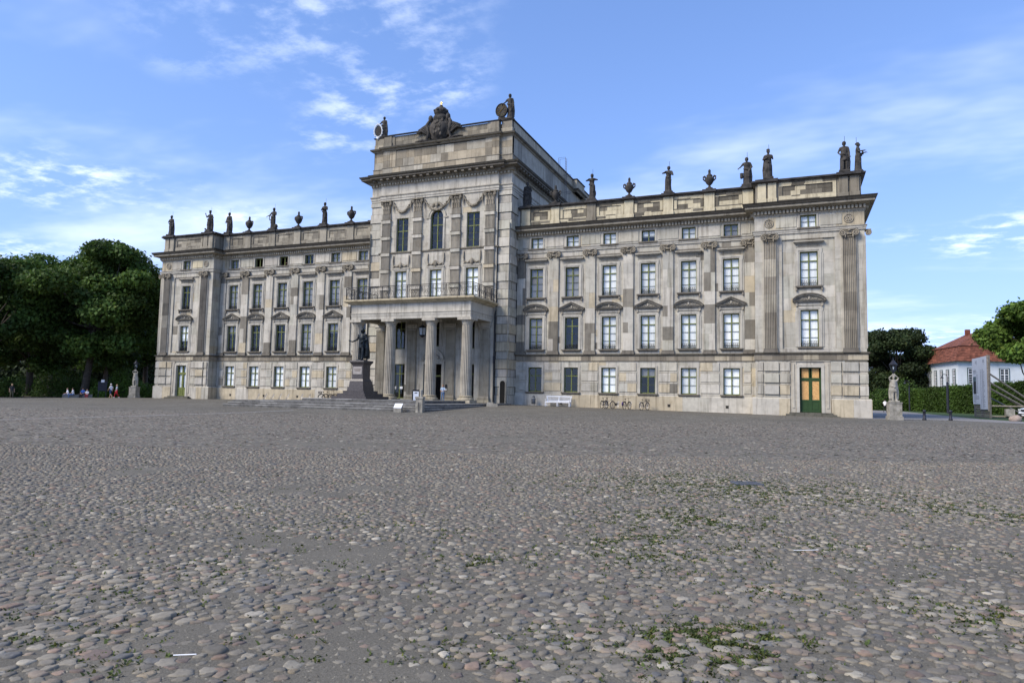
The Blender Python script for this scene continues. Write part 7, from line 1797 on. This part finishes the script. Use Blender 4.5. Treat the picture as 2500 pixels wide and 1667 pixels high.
def pebbles():
    """loose grit and chippings lying in the joints"""
    rg = np.random.default_rng(41); n = 36000; D = 1.5 + 11 * rg.uniform(0, 1, n) ** 1.1; U = rg.uniform(-1, 1, n) * (.88 * D + 2); x = 34.6 + .925 * U - .379 * D; y = -64.9 + .379 * U + .925 * D
    r = rg.uniform(.004, .016, n) * np.where(rg.uniform(0, 1, n) > .93, 1.7, 1); N = 4; th = 2 * np.pi * np.arange(N) / N + rg.uniform(0, 6, (n, 1)); rad = r[:, None] * rg.uniform(.6, 1.3, (n, N)); z0 = g(x, y)
    ring = np.stack([x[:, None] + np.cos(th) * rad, y[:, None] + np.sin(th) * rad * .8, np.repeat(z0[:, None] - .002, N, 1)], -1); top = np.stack([x + rg.normal(scale=.2, size=n) * r, y, z0 + r * rg.uniform(.4, .9, n)], -1)[:, None]
    V = np.concatenate([ring, top], 1).reshape(-1, 3); tri = np.array([(i, (i + 1) % N, N) for i in range(N)]); F = (tri[None] + (np.arange(n) * (N + 1))[:, None, None]).reshape(-1, 3)
    c = np.array([.148, .136, .109]) * rg.uniform(.5, 1.65, (n, 1)); o = link('grit', mesh_np('grit', V, F, np.repeat(c, N, 0), COB), SQ); o['kind'] = 'stuff'
COB = mat('field_stone', (1, 1, 1), .85, noise=(38, .16), bump=.25, spec=.3)
cobbles(); pebbles()
# moss, grass and weeds between the stones
def weeds():
    rg = np.random.default_rng(31); C = []; Hh = []
    for px_, py_, sx_, sy_, k in MOSS:
        cx, cy = on_ground(px_, py_); m = int(k * 1.05); u = rg.normal(scale=sx_ * .62, size=m); v = rg.normal(scale=sy_ * 1.0, size=m); x = cx + .925 * u - .379 * v; y = cy + .379 * u + .925 * v
        keep = vnoise(x, y, .13, 9) > .46; x, y = x[keep], y[keep]; C.append(np.stack([x, y], -1)); Hh.append(rg.uniform(.008, .024, len(x)))
    m = 9000; D = 3 + 24 * rg.uniform(0, 1, m) ** 1.3; U = rg.uniform(-.9, .9, m) * D; x = 34.6 + .925 * U - .379 * D; y = -64.9 + .379 * U + .925 * D; keep = vnoise(x, y, .22, 12) > .60; C.append(np.stack([x, y], -1)[keep]); Hh.append(rg.uniform(.010, .026, keep.sum()))
    C = np.concatenate(C); H = np.concatenate(Hh); rep = 4; C = np.repeat(C, rep, 0) + rg.normal(scale=.018, size=(len(C) * rep, 2)); H = np.repeat(H, rep) * rg.uniform(.5, 1.2, len(C)); n = len(C)
    a = rg.uniform(0, 2 * np.pi, n); w = rg.uniform(.005, .013, n); b = np.stack([C[:, 0], C[:, 1], g(C[:, 0], C[:, 1]) - .003], -1); side = np.stack([np.cos(a), np.sin(a), 0 * a], -1) * w[:, None]; ln = np.stack([np.cos(a + 1.5), np.sin(a + 1.5), 0 * a], -1) * (H * rg.uniform(.4, 1.8, n))[:, None]; up = np.array([0, 0, 1.]) * H[:, None]
    V = np.stack([b - side, b + side, b + side * .9 + up * .75 + ln * .6, b + up + ln], 1).reshape(-1, 3); F = np.arange(4 * n).reshape(n, 4); t = rg.uniform(.6, 1.4, (n, 1)) * np.where(rg.uniform(0, 1, (n, 1)) > .8, np.array([[1.5, 1.15, .8]]), np.array([[1., 1., 1.]]))
    o = link('weeds', mesh_np('weeds', V, F, t, GRASS)); tag(o, 'low green moss and weeds growing between the cobbles', 'weeds', None, 'stuff')
GRASS = mat('weed_green', (.062, .086, .022), .8, noise=(4, .25), transl=.25)
weeds()

# ------------------------------------------------------------------ paths, lawn, strips
def sheet(name, poly, dz, mt, sub=14):
    """two rails of points (left, right) filled as a strip that follows the ground"""
    A_, B_ = [np.array(q, float) for q in poly]
    def res(P_, k):
        d = np.r_[0, np.cumsum(np.hypot(*np.diff(P_, axis=0).T))]; t = np.linspace(0, d[-1], k); return np.stack([np.interp(t, d, P_[:, 0]), np.interp(t, d, P_[:, 1])], -1)
    k = 40; A_, B_ = res(A_, k), res(B_, k); w = np.linspace(0, 1, sub)[None, :, None]; P_ = A_[:, None] * (1 - w) + B_[:, None] * w; V = np.concatenate([P_, (g(P_[..., 0], P_[..., 1]) + dz)[..., None]], -1).reshape(-1, 3)
    i = np.arange(k - 1)[:, None] * sub + np.arange(sub - 1)[None]; F = np.stack([i, i + 1, i + sub + 1, i + sub], -1).reshape(-1, 4)
    n0 = np.cross(V[F[0, 1]] - V[F[0, 0]], V[F[0, 2]] - V[F[0, 0]])
    if n0[2] < 0: F = F[:, ::-1]
    o = link(name, mesh_np(name, V, F, np.ones((len(F), 3)), mt, True)); o['kind'] = 'structure'; return o
def sp2(px_, d): return spot(px_, d)[:2]
ASPH = mat('grey_blue_paving', (.20, .19, .18), .85, noise=(6, .14), bump=.2)
LAWN = mat('lawn_grass', (.038, .066, .014), .9, noise=(2.5, .35), bump=.6)
EARTH = mat('bare_earth', (.12, .10, .075), .95, noise=(3, .3), bump=.4)
GRAV = mat('sandy_gutter', (.145, .122, .09), .95, noise=(8, .25), bump=.4)
sheet('path', ([sp2(2095, 54), sp2(2330, 55), sp2(2500, 49.7), sp2(2800, 42)], [sp2(2095, 112), sp2(2200, 104), sp2(2285, 80), sp2(2385, 63), sp2(2500, 55.6), sp2(2800, 46)]), .006, ASPH)
sheet('lawn', ([sp2(2185, 110), sp2(2285, 80), sp2(2385, 63), sp2(2500, 55.6), sp2(2800, 46)], [sp2(2185, 150), sp2(2285, 150), sp2(2385, 150), sp2(2500, 150), sp2(2900, 130)]), .004, LAWN)
sheet('woodland_floor', ([sp2(-300, 80), sp2(0, 86), sp2(200, 90), sp2(330, 92)], [sp2(-300, 170), sp2(0, 170), sp2(200, 170), sp2(330, 170)]), .005, EARTH)
sheet('gutter', ([(9.0, -.16), (31.4, -.16), (31.4, YP - .2), (33.6, YP - .2)], [(9.0, -1.1), (30.6, -1.1), (30.6, YP - 1.0), (33.6, YP - 1.0)]), .007, GRAV, 5)
sheet('gutter', ([(-9.0, -.16), (-31.4, -.16)], [(-9.0, -1.1), (-31.4, -1.1)]), .007, GRAV, 5)
STRIP = mat('pale_stone_strip', (.42, .41, .40), .85, noise=(3, .2))
A0, A1, A2 = np.array(on_ground(-60, 1027)), np.array(on_ground(340, 1016)), np.array(on_ground(720, 1001.5))
nrm_ = np.array([-(A2 - A0)[1], (A2 - A0)[0]]); nrm_ /= np.linalg.norm(nrm_)
sheet('stone_strip', ([A0, A1, A2], [A0 + nrm_ * .13, A1 + nrm_ * .15, A2 + nrm_ * .2]), .012, STRIP, 3)
# drain grating and litter
x, y = on_ground(1822, 1181); dg_ = empty('drain_grate', (x, y, gz(x, y) + .012), YAW, 'dark rectangular drain grating set among mossy cobbles', 'drain')
q = MB(); q.box(-.24, .24, -.20, -.17, -.03, .012); q.box(-.24, .24, .17, .20, -.03, .012); q.box(-.24, -.21, -.17, .17, -.03, .012); q.box(.21, .24, -.17, .17, -.03, .012); q.build('frame', IRON_G, dg_)
for i in range(7): q = MB(); q.box(-.195 + .06 * i, -.165 + .06 * i, -.17, .17, -.03, .006); q.build('bar', IRON_G, dg_)
for px_, py_, L, a, lb in ((1968, 1355, .24, .0, 'thin white straw lying on the cobbles near the mossy patch'), (450, 1620, .13, -.05, 'thin white straw lying on the bare cobbles away from any moss')):
    x, y = on_ground(px_, py_); q = MB(); q.tube([(-L / 2, 0, 0), (L / 2, 0, .01)], .0032, 6); o = q.build('paper_straw', WHITE, None, loc=(x, y, gz(x, y) + .045)); o.rotation_euler = (0, 0, YAW + a); tag(o, lb, 'straw')
